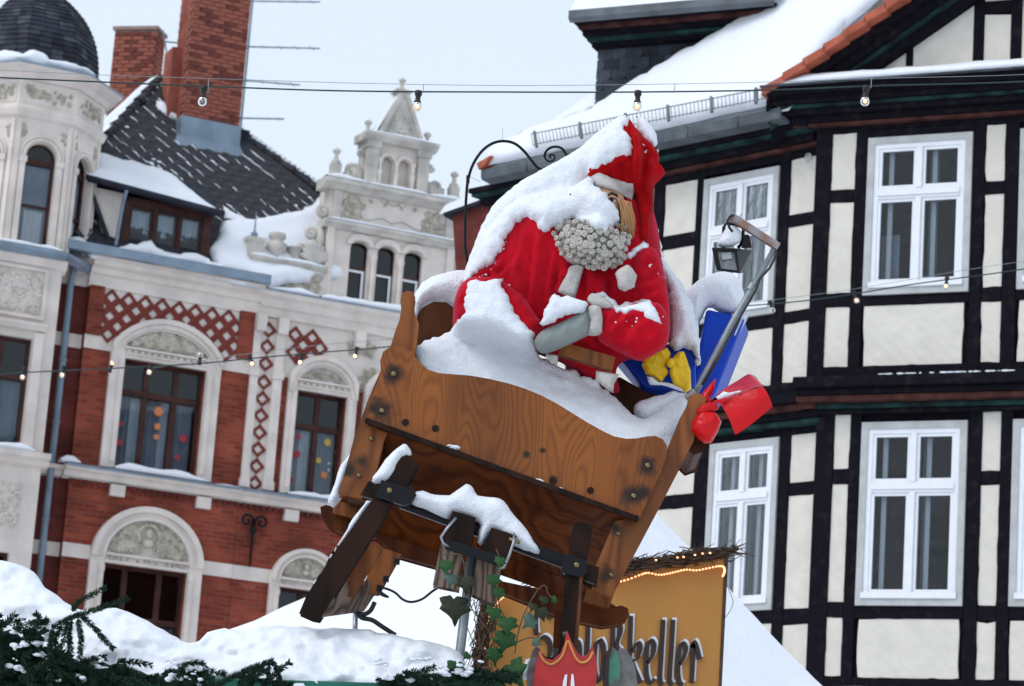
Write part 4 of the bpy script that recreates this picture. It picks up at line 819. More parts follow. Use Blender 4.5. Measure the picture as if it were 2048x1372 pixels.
def cas_window(C_, x0, x1, z0, z1, zt, y, seed, cur=()):
    f = C_(); g = .072
    f.box(x0, x0 + g, y - .03, y + .05, z0, z1); f.box(x1 - g, x1, y - .03, y + .05, z0, z1); f.box(x0 + g, x1 - g, y - .03, y + .05, z0, z0 + g); f.box(x0 + g, x1 - g, y - .03, y + .05, z1 - g, z1)
    w = f.build('window', 'greyframe', HB); a, b, c, d = x0 + g, x1 - g, z0 + g, z1 - g; m = (a + b) / 2; e = .05; fr = C_()
    fr.box(a, a + e, y - .015, y + .05, c, d); fr.box(b - e, b, y - .015, y + .05, c, d); fr.box(a + e, b - e, y - .015, y + .05, d - e, d); fr.box(a - .012, b + .012, y - .05, y + .05, c, c + .06)
    fr.box(a + e, b - e, y - .035, y + .05, zt - .025, zt + .025); fr.box(a + e, b - e, y - .02, y + .05, zt + .026, zt + .055); fr.box(a + e, b - e, y - .02, y + .05, zt - .055, zt - .026)
    fr.box(m - .03, m + .03, y - .03, y + .05, c + .06, zt - .055); fr.box(m - .03, m + .03, y - .03, y + .05, zt + .055, d - e); fr.build('frame', 'whiteframe', w)
    for (p, q) in ((a + e, m - .03), (m + .03, b - e)):
        for (r, s) in ((c + .06, zt - .055), (zt + .055, d - e)):
            k = .035; cs_ = C_(); cs_.box(p, p + k, y - .005, y + .04, r, s); cs_.box(q - k, q, y - .005, y + .04, r, s); cs_.box(p + k, q - k, y - .005, y + .04, r, r + k); cs_.box(p + k, q - k, y - .005, y + .04, s - k, s); cs_.build('casement', 'whiteframe', w)
            C_().box(p + k, q - k, y + .015, y + .021, r + k, s - k).build('pane', 'glass', w)
            t = .022; i_ = C_(); i_.box(p + .075, p + .125, y + .12, y + .15, r, s); i_.box(q - .012, q + .03, y + .12, y + .15, r, s); i_.build('inner_casement', 'whiteframe', w)
    ro = C_(); ro.add([(a, y + .05, c), (b, y + .05, c), (b, y + .05, d), (a, y + .05, d), (a, y + .75, c), (b, y + .75, c), (b, y + .75, d), (a, y + .75, d)], [(4, 5, 6, 7), (0, 4, 5, 1), (1, 5, 6, 2), (2, 6, 7, 3), (3, 7, 4, 0)]); ro.build('interior', 'roomreflections', w)
    for (u0, u1, v0, v1, cm) in cur:
        n = 24; V = []
        for i in range(n + 1): xx = a + (b - a) * (u0 + (u1 - u0) * i / n); yy = y + .2 + .006 * math.sin(i * .8); V += [(xx, yy, c + (d - c) * v0), (xx, yy, c + (d - c) * v1)]
        C_().add(V, [(2 * i, 2 * i + 2, 2 * i + 3, 2 * i + 1) for i in range(n)]).build('curtain', cm, w, smooth=True)
    return w
# bay, upper storey
YU = -.10
def sc(v, y=YU): return v
up_posts = [(-1.20, -1.02), (-.76, -.63), (.51, .63), (.84, .99), (2.12, 2.25)]
up_rails = [(-1.02, -.76, 10.15, 10.29), (-1.02, -.76, 9.01, 9.16), (-.63, .51, 9.01, 9.12), (-.63, .51, 10.83, 10.95), (.63, .84, 10.15, 10.29), (.63, .84, 9.01, 9.16), (-1.2, 2.25, 8.24, 8.37), (-1.2, 2.25, 10.91, 11.0), (.99, 2.12, 9.01, 9.12)]
up_pan = [(-1.02, -.76, 10.29, 10.91), (-1.02, -.76, 9.16, 10.15), (-1.02, -.76, 8.37, 9.01), (-.60, .45, 8.37, 9.01), (.64, .84, 10.29, 10.90), (.64, .84, 9.16, 10.15), (.64, .84, 8.37, 9.01), (1.02, 2.1, 8.37, 9.01)]
timber_front(MB, YU, -1.2, 2.25, 8.24, 11.0, up_posts, up_rails, up_pan, 100, [(-.58, .46, 9.16, 10.79), (1.04, 2.06, 9.16, 10.79)])
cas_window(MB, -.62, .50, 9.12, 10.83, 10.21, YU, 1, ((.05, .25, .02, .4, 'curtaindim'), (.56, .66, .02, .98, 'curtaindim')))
cas_window(MB, 1.0, 2.1, 9.12, 10.83, 10.21, YU, 2)
# bay, lower storey
lo_posts = [(-1.10, -.90), (-.73, -.61), (.52, .66), (.85, .98), (2.1, 2.25)]
lo_rails = [(-.90, -.73, 7.15, 7.31), (-.90, -.73, 5.77, 5.93), (-.61, .52, 5.76, 5.89), (.66, .85, 7.13, 7.27), (.66, .85, 5.74, 5.90), (-1.1, 2.25, 7.90, 8.0), (-1.1, 2.25, 5.0, 5.16), (.98, 2.1, 5.76, 5.89)]
lo_pan = [(-.90, -.73, 7.31, 7.90), (-.90, -.73, 5.93, 7.15), (-.90, -.73, 5.17, 5.77), (-.56, .48, 5.16, 5.76), (.66, .85, 7.27, 7.88), (.66, .85, 5.90, 7.12), (.66, .85, 5.16, 5.73), (1.0, 2.1, 5.16, 5.74)]
timber_front(MB, 0, -1.1, 2.25, 0, 8.0, lo_posts, lo_rails, lo_pan, 140, [(-.56, .47, 5.93, 7.75), (1.02, 2.06, 5.93, 7.75)])
cas_window(MB, -.60, .51, 5.89, 7.79, 7.11, 0, 3, ((.55, .64, .02, .98, 'curtaindim'), (.86, .92, .02, .7, 'curtaindim')))
cas_window(MB, .98, 2.1, 5.89, 7.79, 7.11, 0, 4)
# jetty mouldings between the storeys
for (y0, y1, z0, z1, m) in ((-.28, 0, 8.12, 8.235, 'timber'), (-.22, 0, 8.05, 8.118, 'timber'), (-.20, 0, 7.985, 8.048, 'timberred'), (-.10, 0, 7.93, 7.983, 'timbergreen'), (-.06, 0, 7.88, 7.928, 'timber')): MB().box(-1.22 - (y1 - y0) * .25, 2.3, y0, y1 + .2, z0, z1).build('jetty_moulding', m, HB, bevel=.015)
js = MB(); rj = random.Random(3)
for k in range(22):
    x = -.35 + 1.4 * rj.random(); js.ell((x, -.275, 8.236), (rj.uniform(.012, .06), .012, rj.uniform(.003, .011)), 7, 4)
js.build('snow', 'snow', HB, smooth=True, kind='stuff')
snowbar(HB, -.9, 1.2, -.12, .0, 5.02, .04, 90)
# bay eaves cornice
for (y0, z0, z1, m) in ((-.15, 10.98, 11.02, 'timberred'), (-.18, 11.02, 11.09, 'timber'), (-.26, 11.09, 11.15, 'timber'), (-.30, 11.15, 11.19, 'timbergreen'), (-.34, 11.19, 11.25, 'timber'), (-.37, 11.25, 11.27, 'timber'), (-.44, 11.27, 11.36, 'timber')):
    MB().box(-1.25 + y0 * .95 - .05, 2.5, y0 - .03, .5, z0 + .002, z1).build('cornice', m, HB, bevel=.01)
MB().profx([(-.52, 11.34), (-.52, 11.365), (0, 11.52), (0, 11.45)], -1.72, 2.55).build('eaves_board', 'slate2', HB)
snowbar(HB, -1.5, 2.5, -.5, .0, 11.385, .09, 91, zs=.28, rag=.15)
# gable above the bay
RK = .654; GX = .72
MB().prism([(-1.6, 11.42), (3.04, 11.42), (GX, 11.42 + RK * 2.32)], .02, .2).build('gable_wall', 'timber', HB)
def gz(x): return 11.30 + RK * (x + 1.64) - .30
gp = []
def clip_panel(x0, x1, z0): return [(x0, z0), (x1, z0), (x1, gz(x1)), (x0, gz(x0))]
for P in ([(-.80, 11.50), (-.28, 11.50), (-.28, gz(-.28) - .02)], clip_panel(-.20, .44, 11.50), [(.56, 11.50), (.84, 11.50), (.84, 12.13), (.56, 12.15)], [(.96, 11.5), (1.6, 11.5), (1.6, 12.05), (.96, 12.5)], [(.56, 12.3), (.84, 12.3), (.84, 12.5), (.56, 12.45)]): MB().prism(P, -.005, .06).build('infill_panel', 'plaster', HB)
for a, b in ((-.28, -.20), (.45, .56), (.84, .96)): MB().box(a, b, -.02, .06, 11.45, gz(min(a, GX)) + .08).build('post', 'timber', HB, bevel=.01)
MB().box(.565, .835, -.015, .05, 12.16, 12.295).build('rail', 'timber', HB)
for s in (1, -1):
    X = lambda x: x if s > 0 else 2 * GX - x
    for (o0, o1, y0, m) in ((-.02, .10, -.34, 'timber'), (.102, .19, -.24, 'timber'), (.192, .235, -.18, 'timbergreen'), (.237, .33, -.12, 'timber')):
        P = [(X(-1.70), 11.30 + RK * (-.06) - o0 * 1.2), (X(GX), 11.30 + RK * (GX + 1.64) - o0 * 1.2), (X(GX), 11.30 + RK * (GX + 1.64) - o1 * 1.2), (X(-1.70), 11.30 + RK * (-.06) - o1 * 1.2)]
        MB().prism(P, y0, .2).build('barge_board', m, HB)
# roof of the bay with verge tiles
BR = MB().add([(-1.72, -.40, 11.28), (GX, -.40, 12.86), (GX, 3.2, 12.86), (-1.72, 1.2, 11.28), (3.16, -.4, 11.28), (3.16, 3, 11.28)], [(0, 1, 2, 3), (1, 4, 5, 2)]).build('bay_roof', 'redtile', HB)
for k in range(11):                             # hooked verge tiles stepping up the slope
    x = -1.70 + .2167 * k; z = 11.325 + RK * .2167 * k; s = RK; c = 1 / math.hypot(1, RK)
    V = []
    for yy in (-.50, -.16):
        V += [(x, yy, z - .07), (x + .255, yy, z - .07 + s * .255 - .03), (x + .255, yy, z + s * .255 - .005), (x, yy, z + .030)]
    MB().hexa(V).build('verge_tile', 'redtile', BR, bevel=.008)
bs = MB(); nu, nv = 20, 8
for i in range(nu + 1):
    for j in range(nv + 1):
        u, v = i / nu, j / nv; x = -1.72 + (GX + 1.72) * u; y = -.36 + v * 2.6; bs.V.append(Vector((x, y, 11.31 + RK * (x + 1.70) + .03 + .06 * min(1, v * 6) + .02 * wob(x, y, 0, 2.5))))
bs.F = [(a, a + nv + 1, a + nv + 2, a + 1) for i in range(nu) for j in range(nv) for a in [i * (nv + 1) + j]]
bs.build('snow', 'snow', BR, smooth=True)
# receding front
ru_posts = [(-.12, .06), (-.63, -.49), (-1.79, -1.67), (-2.42, -2.26), (-3.6, -3.45), (-4.2, -4.05), (-4.75, -4.6)]
ru_rails = [(-.49, -.12, 9.98, 10.12), (-.49, -.12, 8.92, 9.05), (-1.67, -.63, 8.90, 9.04), (-2.26, -1.79, 9.97, 10.13), (-4.75, .06, 8.1, 8.27), (-4.75, .06, 10.74, 10.85), (-2.26, -1.79, 8.9, 9.04), (-4.05, -2.42, 9.4, 9.55)]
ru_pan = [(-.49, -.12, 10.12, 10.74), (-.49, -.12, 9.05, 9.98), (-.49, -.12, 8.28, 8.92), (-1.66, -.64, 8.27, 8.90), (-2.25, -1.79, 10.13, 10.73), (-2.25, -1.79, 9.04, 9.97), (-2.25, -1.79, 8.27, 8.9), (-3.45, -2.42, 9.55, 10.73), (-4.05, -3.6, 9.55, 10.73), (-4.6, -4.2, 9.0, 10.73), (-3.45, -2.42, 8.27, 9.4), (-4.05, -3.6, 8.27, 9.4), (-4.6, -4.2, 8.27, 8.9)]
timber_front(RMB, 0, -4.75, .08, 8.1, 10.85, ru_posts, ru_rails, ru_pan, 200, [(-1.63, -.67, 9.09, 10.65)])
cas_window(RMB, -1.67, -.63, 9.05, 10.69, 10.05, 0, 5, ((.08, .2, .02, .98, 'curtaindim'), (.56, .7, .02, .98, 'curtaindim')))
rl_posts = [(0.0, .1), (-.53, -.385), (-1.68, -1.45), (-2.5, -2.35), (-4.75, -4.6)]
rl_rails = [(-.385, 0, 7.07, 7.21), (-.385, 0, 5.72, 5.88), (-1.45, -.53, 5.74, 5.88), (-2.35, -1.68, 7.05, 7.2), (-2.35, -1.68, 5.72, 5.88), (-4.75, .1, 7.72, 7.8), (-4.75, .1, 4.95, 5.12)]
rl_pan = [(-.385, 0, 7.21, 7.81), (-.385, 0, 5.88, 7.07), (-.385, 0, 5.1, 5.72), (-1.44, -.54, 5.12, 5.74), (-2.34, -1.68, 7.2, 7.72), (-2.34, -1.68, 5.88, 7.05), (-2.34, -1.68, 5.12, 5.72), (-4.6, -2.5, 5.88, 7.72)]
timber_front(RMB, .08, -4.75, .1, 0, 8.0, rl_posts, rl_rails, rl_pan, 240, [(-1.42, -.565, 5.92, 7.67)])
cas_window(RMB, -1.46, -.525, 5.88, 7.71, 7.10, .08, 6, ((.08, .2, .02, .98, 'curtaindim'), (.58, .72, .02, .98, 'curtaindim')))
for (y0, z0, z1, m) in ((-.20, 8.0, 8.10, 'timber'), (-.14, 7.93, 7.998, 'timberred'), (-.07, 7.86, 7.928, 'timber'), (-.03, 7.80, 7.858, 'timbergreen')): RMB().box(-4.8, .05, y0, .2, z0, z1).build('jetty_moulding', m, HB, bevel=.015)
for (y0, z0, z1, m) in ((-.08, 10.83, 10.87, 'timberred'), (-.14, 10.872, 10.95, 'timber'), (-.24, 10.952, 10.99, 'timbergreen'), (-.28, 10.992, 11.05, 'timber')): RMB().box(-4.95 + y0 * .5, -.1, y0, .3, z0, z1).build('cornice', m, HB, bevel=.01)
RMB().profx([(-.30, 11.03), (-.46, 11.05), (-.475, 11.10), (-.475, 11.165), (-.45, 11.165), (-.44, 11.09), (-.3, 11.07)], -4.70, -.30).build('gutter', 'gutter', HB)
for x in (-4.0, -3.2, -2.4, -1.6, -.9): RMB().box(x, x + .03, -.482, -.45, 11.04, 11.17).build('gutter_strap', 'gutter', HB)
# steep snow roof of the receding front
def rzr(y): return 11.14 + 1.6 * (y + .45)
def rpt(px, py):
    D = ray(px, py); n = Vector((0, 0, 1)) - FR.y * 1.6; p0 = FR.o + FR.y * (-.45) + Vector((0, 0, 11.14)); k = (p0 - CAM).dot(n) / D.dot(n); q = CAM + D * k - FR.o; return q.dot(FR.x), q.dot(FR.y) + .45
RP = [rpt(*p) for p in ((968, 340), (985, 303), (1010, 287), (1060, 262), (1120, 245), (1192, 219), (1300, 155), (1400, 95), (1541, 9), (1600, -30), (1700, -60), (1770, 0), (1690, 68), (1560, 215))]
RP = [(x, max(s, .0)) for x, s in RP]
pl = Pillow(jag(RP, .015, .2, 4), 0, .10, .0, R=.16, h=.1, namp=.03, nf=1.3, seed=8); ro = pl.build('snow', 'snow', HB)
for v in ro.data.vertices:
    x, y_, s = v.co; n = Vector((0, -1.6, 1)).normalized(); v.co = LR(Vector((x, s - .45, rzr(s - .45))) + n * (.05 - y_))
RMB().add([(-4.72, -.45, 11.12), (-.2, -.45, 11.12), (.8, 1.6, 11.12 + 3.28), (-3.0, .5, 12.6), (-4.6, .0, 11.6), (-3.4, 3.5, 11.5), (1.5, 4.5, 14.3)], [(0, 1, 3, 4), (1, 2, 3), (4, 3, 5), (3, 2, 6, 5)]).build('roof', 'snow', HB)
RMB().box(-4.7, .2, .9, 4, 0, 11.2).build('building_core', 'timber', HB); MB().box(-.9, 2.3, .9, 5, 0, 11.4).build('building_core', 'timber', HB)
RMB().prism([(-4.74, 11.24), (-4.52, 11.30), (-4.60, 11.20), (-4.70, 11.16)], -.52, -.3).build('verge_tile', 'redtile', HB)
# snow guard grating above the eaves
def rof(px, py, off):
    D = ray(px, py); n = (Vector((0, 0, 1)) - FR.y * 1.6).normalized(); p0 = FR.o + FR.y * (-.45) + Vector((0, 0, 11.14)) + n * off; k = (p0 - CAM).dot(n) / D.dot(n); q = CAM + D * k - FB.o; return Vector((q.dot(FB.x), q.dot(FB.y), q.z))
g0, g1, g2, g3 = rof(1062, 268, .25), rof(1532, 176, .25), rof(1067, 292, .23), rof(1532, 199, .23); sg = MB()
sg.tube([g0, g1], .0065, 5); sg.tube([g2.lerp(g0, .12), g3.lerp(g1, .12)], .0055, 5); n_ = 62
for i in range(n_ + 1): t = i / n_; sg.tube([g0.lerp(g1, t), g2.lerp(g3, t)], .005, 4)
for t in (.015, .22, .42, .6, .78, .96): a_, b_ = g0.lerp(g1, t), g2.lerp(g3, t); sg.beam(a_ + Vector((0, 0, .02)), b_ - Vector((0, 0, .02)), .03, .03)
sg.build('snow_guard', 'gutter', HB)
# slated dormer rising behind the snow slope, parallel to the bay
SD = MB().box(-4.30, -2.2, 1.14, 3.5, 11.6, 12.60).build('dormer', 'slate2', HB); rs_ = random.Random(9)
for r in range(9):
    for c in range(12):
        z = 12.40 - r * .125; x = -4.30 + c * .185 - (.09 if r % 2 else 0); a, b = max(x, -4.30), min(x + .18, -2.3)
        if b - a < .03: continue
        dz = [rs_.uniform(-.012, .012) for _ in range(5)]
        P = [(a, z + .13), (b, z + .13), (b, z + .02 + dz[0]), (b - (b - a) * .3, z + dz[1]), (a + (b - a) * .3, z - .012 + dz[2]), (a, z + .02 + dz[3])]
        MB().prism(P, 1.112 + rs_.uniform(-.004, .004), 1.135).build('slate', ('slate', 'slate2', 'slate2')[rs_.randint(0, 2)], SD)
for (y0, z0, z1, m) in ((1.0, 12.53, 12.58, 'timber'), (.92, 12.58, 12.62, 'timbergreen'), (.84, 12.62, 12.68, 'timber'), (.76, 12.68, 12.72, 'timberred'), (.68, 12.72, 12.76, 'timber')):
    MB().box(-4.30 - (1.1 - y0) * .35, -2.0, y0, 3.4, z0 + .002, z1).build('cornice', m, SD)
MB().profx([(.62, 12.70), (.56, 12.74), (.56, 12.83), (.6, 12.83), (.62, 12.76)], -4.46, -2.0).build('gutter', 'gutter', SD)
ds = MB(); nu, nv = 16, 8
for i in range(nu + 1):
    for j in range(nv + 1):
        u, v = i / nu, j / nv; x = -4.45 + 2.5 * u; y = .58 + 1.6 * v; ds.V.append(Vector((x + v * .18, y, 12.82 + 1.15 * (y - .58) + .08 * min(1, 8 * v + .2) + .02 * wob(x, y, 0, 2))))
ds.F = [(a, a + nv + 1, a + nv + 2, a + 1) for i in range(nu) for j in range(nv) for a in [i * (nv + 1) + j]]
ds.build('snow', 'snow', SD, smooth=True)
# second, timbered dormer beside the bay gable
MB().box(-1.34, .2, 1.16, 3, 12.0, 14.2).build('dormer', 'timber', HB)
MB().box(-1.15, -.74, 1.10, 1.15, 12.3, 13.6).build('infill_panel', 'plaster', HB); MB().box(-1.36, -1.33, 1.08, 1.3, 12.0, 13.8).build('flashing', 'timbergreen', HB); MB().box(-1.33, -1.25, 1.09, 1.155, 12.0, 13.8).build('post', 'timber', HB); MB().box(-1.24, -1.16, 1.12, 1.155, 12.0, 13.8).build('post', 'timber', HB)
# hook in the wall
hx, hz = FR.l(1620, 312); hk = RMB().tube([(hx, 0, hz), (hx, -.06, hz), (hx, -.08, hz - .05), (hx + .03, -.08, hz - .09), (hx + .07, -.08, hz - .07), (hx + .075, -.08, hz - .02)], .012, 6); hk.ell((hx, -.02, hz), (.03, .02, .03)); hk.build('wall_hook', 'greyframe', HB, smooth=True)
# ------------------------------------------------------------------ brick house closing the gap, far back
FG = Frame(960, 500, 40, -30)
GH = thing('brick_gable_house', 'dark red brick house end between the gable and the half-timbered house', 'house', frame=FG)
pts = [FG.l(*p) for p in ((905, 432), (1030, 385), (1030, 620), (905, 620))]
MB().prism([pts[0], pts[1], (pts[2][0] + 2, 3), (pts[3][0] + .4, 3), (pts[3][0] + .1, pts[3][1])], 0, 3).build('wall', 'brickdark', GH)
MB().prism([(pts[0][0] - .1, pts[0][1] - .02), (pts[1][0], pts[1][1] - .02), (pts[1][0], pts[1][1] + .05), (pts[0][0] - .1, pts[0][1] + .05)], -.1, 3).build('verge', 'slate', GH)
MB().prism([(pts[0][0] - .1, pts[0][1] + .05), (pts[1][0], pts[1][1] + .05), (pts[1][0], pts[1][1] + .17), (pts[0][0] - .05, pts[0][1] + .12)], -.12, 3).build('snow', 'snow', GH, bevel=.03)
cx_, cz_ = FG.l(995, 385); MB().box(cx_ - .1, cx_ + .3, 1, 1.4, cz_ - .5, cz_ + .15).build('chimney', 'chimbrick', GH)

# ------------------------------------------------------------------ sleigh materials
def woodmat(name, c_dark, c_lite, scale=3.0, dist=6.0, rough=0.42, rot=(0, 0, 0), stretch=(1, 1, 1), stains=(), fine=60, weather=None):
    m = mat(name, c_lite, rough=rough, spec=(0.12 if name in ('darkwood', 'worn', 'plank', 'backwood') else 0.28)); n = m.node_tree.nodes; l = m.node_tree.links; b = n['Principled BSDF']
    tc = n.new('ShaderNodeTexCoord'); mp = n.new('ShaderNodeMapping'); mp.inputs['Rotation'].default_value = rot; mp.inputs['Scale'].default_value = stretch; l.new(tc.outputs['Object'], mp.inputs[0])
    w0 = n.new('ShaderNodeTexNoise'); w0.inputs['Scale'].default_value = scale * .22; w0.inputs['Detail'].default_value = 2.2; w0.inputs['Roughness'].default_value = .42; l.new(mp.outputs[0], w0.inputs['Vector'])
    wm = n.new('ShaderNodeMath'); wm.operation = 'MULTIPLY'; wm.inputs[1].default_value = dist * 6; l.new(w0.outputs[0], wm.inputs[0]); wf = n.new('ShaderNodeMath'); wf.operation = 'PINGPONG'; wf.inputs[1].default_value = 1.0; l.new(wm.outputs[0], wf.inputs[0])
    wn = n.new('ShaderNodeTexNoise'); wn.inputs['Scale'].default_value = 60; wn.inputs['Detail'].default_value = 3; mp3 = n.new('ShaderNodeMapping'); mp3.inputs['Rotation'].default_value = rot; mp3.inputs['Scale'].default_value = (1, 1, .06); l.new(tc.outputs['Object'], mp3.inputs[0]); l.new(mp3.outputs[0], wn.inputs['Vector'])
    w = n.new('ShaderNodeMath'); w.operation = 'MULTIPLY_ADD'; w.inputs[1].default_value = .72; l.new(wf.outputs[0], w.inputs[0]); w2 = n.new('ShaderNodeMath'); w2.operation = 'MULTIPLY'; w2.inputs[1].default_value = .36; l.new(wn.outputs[0], w2.inputs[0]); l.new(w2.outputs[0], w.inputs[2])
    ns = n.new('ShaderNodeTexNoise'); ns.inputs['Scale'].default_value = 3.5; ns.inputs['Detail'].default_value = 7; l.new(mp.outputs[0], ns.inputs['Vector'])
    r = n.new('ShaderNodeValToRGB'); r.color_ramp.elements[0].color = (*c_dark, 1); r.color_ramp.elements[1].color = (*c_lite, 1); r.color_ramp.elements[0].position = .15; r.color_ramp.elements[1].position = .7
    l.new(w.outputs[0], r.inputs[0])
    mx = n.new('ShaderNodeMix'); mx.data_type = 'RGBA'; mx.blend_type = 'MULTIPLY'; mx.inputs[0].default_value = .75
    r2 = n.new('ShaderNodeValToRGB'); r2.color_ramp.elements[0].color = (.42, .36, .32, 1); r2.color_ramp.elements[0].position = .3; r2.color_ramp.elements[1].color = (1.2, 1.15, 1.05, 1); r2.color_ramp.elements[1].position = .62
    l.new(ns.outputs[0], r2.inputs[0]); l.new(r.outputs[0], mx.inputs[6]); l.new(r2.outputs[0], mx.inputs[7]); out = mx.outputs[2]
    for (x, y, z, rad) in stains:              # dark weather stains round the bolts
        d = n.new('ShaderNodeVectorMath'); d.operation = 'DISTANCE'; d.inputs[1].default_value = (x, y, z); l.new(tc.outputs['Object'], d.inputs[0])
        ad = n.new('ShaderNodeMath'); ad.operation = 'MULTIPLY_ADD'; ad.inputs[1].default_value = rad * 1.6; ad.inputs[2].default_value = -rad * .8; n2 = n.new('ShaderNodeTexNoise'); n2.inputs['Scale'].default_value = 14; n2.inputs['Detail'].default_value = 5; l.new(tc.outputs['Object'], n2.inputs['Vector']); l.new(n2.outputs[0], ad.inputs[0])
        su = n.new('ShaderNodeMath'); su.operation = 'ADD'; l.new(d.outputs['Value'], su.inputs[0]); l.new(ad.outputs[0], su.inputs[1])
        mr = n.new('ShaderNodeMapRange'); mr.inputs[1].default_value = rad * .35; mr.inputs[2].default_value = rad; mr.inputs[3].default_value = .92; mr.inputs[4].default_value = 0; l.new(su.outputs[0], mr.inputs[0])
        m2 = n.new('ShaderNodeMix'); m2.data_type = 'RGBA'; m2.inputs[7].default_value = (.012, .008, .006, 1); l.new(mr.outputs[0], m2.inputs[0]); l.new(out, m2.inputs[6]); out = m2.outputs[2]
    l.new(out, b.inputs['Base Color'])
    f = n.new('ShaderNodeTexNoise'); f.inputs['Scale'].default_value = fine; f.inputs['Detail'].default_value = 4; mp2 = n.new('ShaderNodeMapping'); mp2.inputs['Rotation'].default_value = rot; mp2.inputs['Scale'].default_value = (1, 1, .08); l.new(tc.outputs['Object'], mp2.inputs[0]); l.new(mp2.outputs[0], f.inputs['Vector'])
    bp = n.new('ShaderNodeBump'); bp.inputs['Strength'].default_value = .25; bp.inputs['Distance'].default_value = .006; l.new(f.outputs[0], bp.inputs['Height']); l.new(bp.outputs[0], b.inputs['Normal'])
    return m
SB = at(1000, 1180, 12.0); SB.z -= .2
def so_(px, py, Y): p = at(px, py, Y) - SB; return (p.x, p.y, p.z)
ST = [(*so_(787, 748, 11.9), .055), (*so_(764, 823, 11.9), .075), (*so_(748, 818, 11.9), .06), (*so_(1295, 932, 11.9), .055), (*so_(1265, 990, 11.9), .06), (*so_(1285, 985, 11.9), .05), (*so_(1106, 960, 11.9), .025), (*so_(811, 845, 11.9), .02), (*so_(1054, 908, 11.9), .02), (*so_(1085, 900, 11.9), .016)]
GRAIN = (0, math.radians(-62), 0)
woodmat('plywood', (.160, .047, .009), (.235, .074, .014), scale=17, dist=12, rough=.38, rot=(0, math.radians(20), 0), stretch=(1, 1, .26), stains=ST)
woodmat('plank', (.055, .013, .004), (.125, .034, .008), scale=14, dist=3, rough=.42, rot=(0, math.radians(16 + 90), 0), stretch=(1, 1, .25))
woodmat('postwood', (.12, .034, .008), (.235, .078, .018), scale=16, dist=3, rough=.42, rot=(0, math.radians(20), 0), stretch=(1, 1, .2), stains=[(*so_(700, 940, 11.95), .05), (*so_(722, 925, 11.95), .04), (*so_(1235, 1060, 11.95), .04), (*so_(1212, 1150, 11.95), .05)])
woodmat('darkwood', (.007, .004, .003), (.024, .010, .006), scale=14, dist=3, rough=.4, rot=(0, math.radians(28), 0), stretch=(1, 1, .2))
woodmat('worn', (.05, .032, .027), (.22, .165, .14), scale=22, dist=4, rough=.8, rot=(0, math.radians(28), 0), stretch=(1, 1, .25), fine=90)
woodmat('backwood', (.035, .012, .005), (.085, .028, .010), scale=14, dist=3, rough=.45, rot=(0, math.radians(25), 0), stretch=(1, 1, .3))
mat('brass', (.22, .17, .09), rough=.4, metal=.8); mat('steel', (.30, .31, .33), rough=.4, metal=.8, var=.2, scale=20); mat('blackmetal', (.006, .006, .009), rough=.38, spec=.2)
mat('redcloth', (.44, .004, .013), rough=.9, var=.18, scale=4, bump=.3, bscale=160, spec=.08, Sheen_Weight=.22, Sheen_Roughness=.45, Sheen_Tint=(1, .35, .6, 1))
mat('redvelvet', (.33, .003, .005), rough=.95, var=.2, scale=5, bump=.2, bscale=150, spec=.06, Sheen_Weight=.08, Sheen_Tint=(1, .3, .3, 1))
mat('trim', (.52, .50, .47), rough=.95, var=.10, scale=25, bump=.5, bscale=120, spec=.1)
mat('mitten', (.23, .26, .25), rough=.75, var=.08, scale=5, bump=.15, bscale=150, spec=.2)
mat('skin', (.62, .36, .22), rough=.6, var=.05); mat('hair', (.42, .22, .09), rough=.5, var=.4, scale=30, stretch=(1, 1, .1)); mat('beard', (.40, .375, .33), rough=.4, spec=.5, var=.35, scale=9, Subsurface_Weight=0.0)
mat('black', (.008, .007, .007), rough=.4); mat('eyewhite', (.5, .5, .48), rough=.3); mat('belt', (.07, .028, .012), rough=.5, var=.3)
mat('bluewrap', (.003, .045, .42), rough=.4, var=.12, scale=6, bump=.2, bscale=14, spec=.2); mat('yellowwrap', (.82, .53, .012), rough=.3, var=.06, scale=8, bump=.4, bscale=18, spec=.3); mat('redwrap', (.52, .004, .008), rough=.28, var=.10, scale=6, bump=.35, bscale=16, spec=.22)
mat('foil', (.55, .60, .72), rough=.2, var=.3, scale=30, metal=.7, bump=.5, bscale=40)
mat('rust', (.30, .33, .36), rough=.6, col2=(.22, .085, .03), scale=14, metal=.3, bump=.2); mat('galv', (.26, .29, .31), rough=.45, var=.15, scale=18, metal=.5)

# ------------------------------------------------------------------ sleigh
def XZ(pts, Y): return [(p.x, p.z) for p in (at(x, y, Y) for x, y in pts)]
def wprism(name, m, parent, pts, Y0, Y1, bevel=.006): return MB().prism(XZ(pts, Y0), Y0, Y1).build(name, m, parent, bevel=bevel)
def slab(name, m, parent, quad, th, bevel=.004):   # quad = four (px,py,Y); thickened upward
    P = [at(*q) for q in quad]; return MB().hexa(P + [p + Vector((0, .01, th)) for p in P]).build(name, m, parent, bevel=bevel)
Z5 = zz(600, 880, 3.61); Z6 = zz(720, 600, 2.438); Z7 = zz(580, 880, 2.438)
SLG = thing('wooden_sleigh', 'tilted varnished wooden sleigh with scalloped plywood front, raised on a steel pole', 'sleigh', loc=SB)
dash = Z6([(30, 575), (60, 490), (100, 370), (107, 340), (104, 295), (118, 255), (150, 234), (190, 229), (228, 240), (256, 265), (285, 308), (328, 343), (380, 361), (450, 367), (540, 374), (630, 390), (720, 411), (800, 436), (880, 469), (960, 511), (1040, 561), (1110, 604), (1180, 643), (1240, 671), (1300, 682), (1350, 680), (1400, 670), (1440, 668), (1474, 684), (1492, 712), (1488, 760), (1462, 840), (1400, 970), (1362, 1055)])
wprism('front_panel', 'plywood', SLG, dash, 11.90, 11.925, .005)
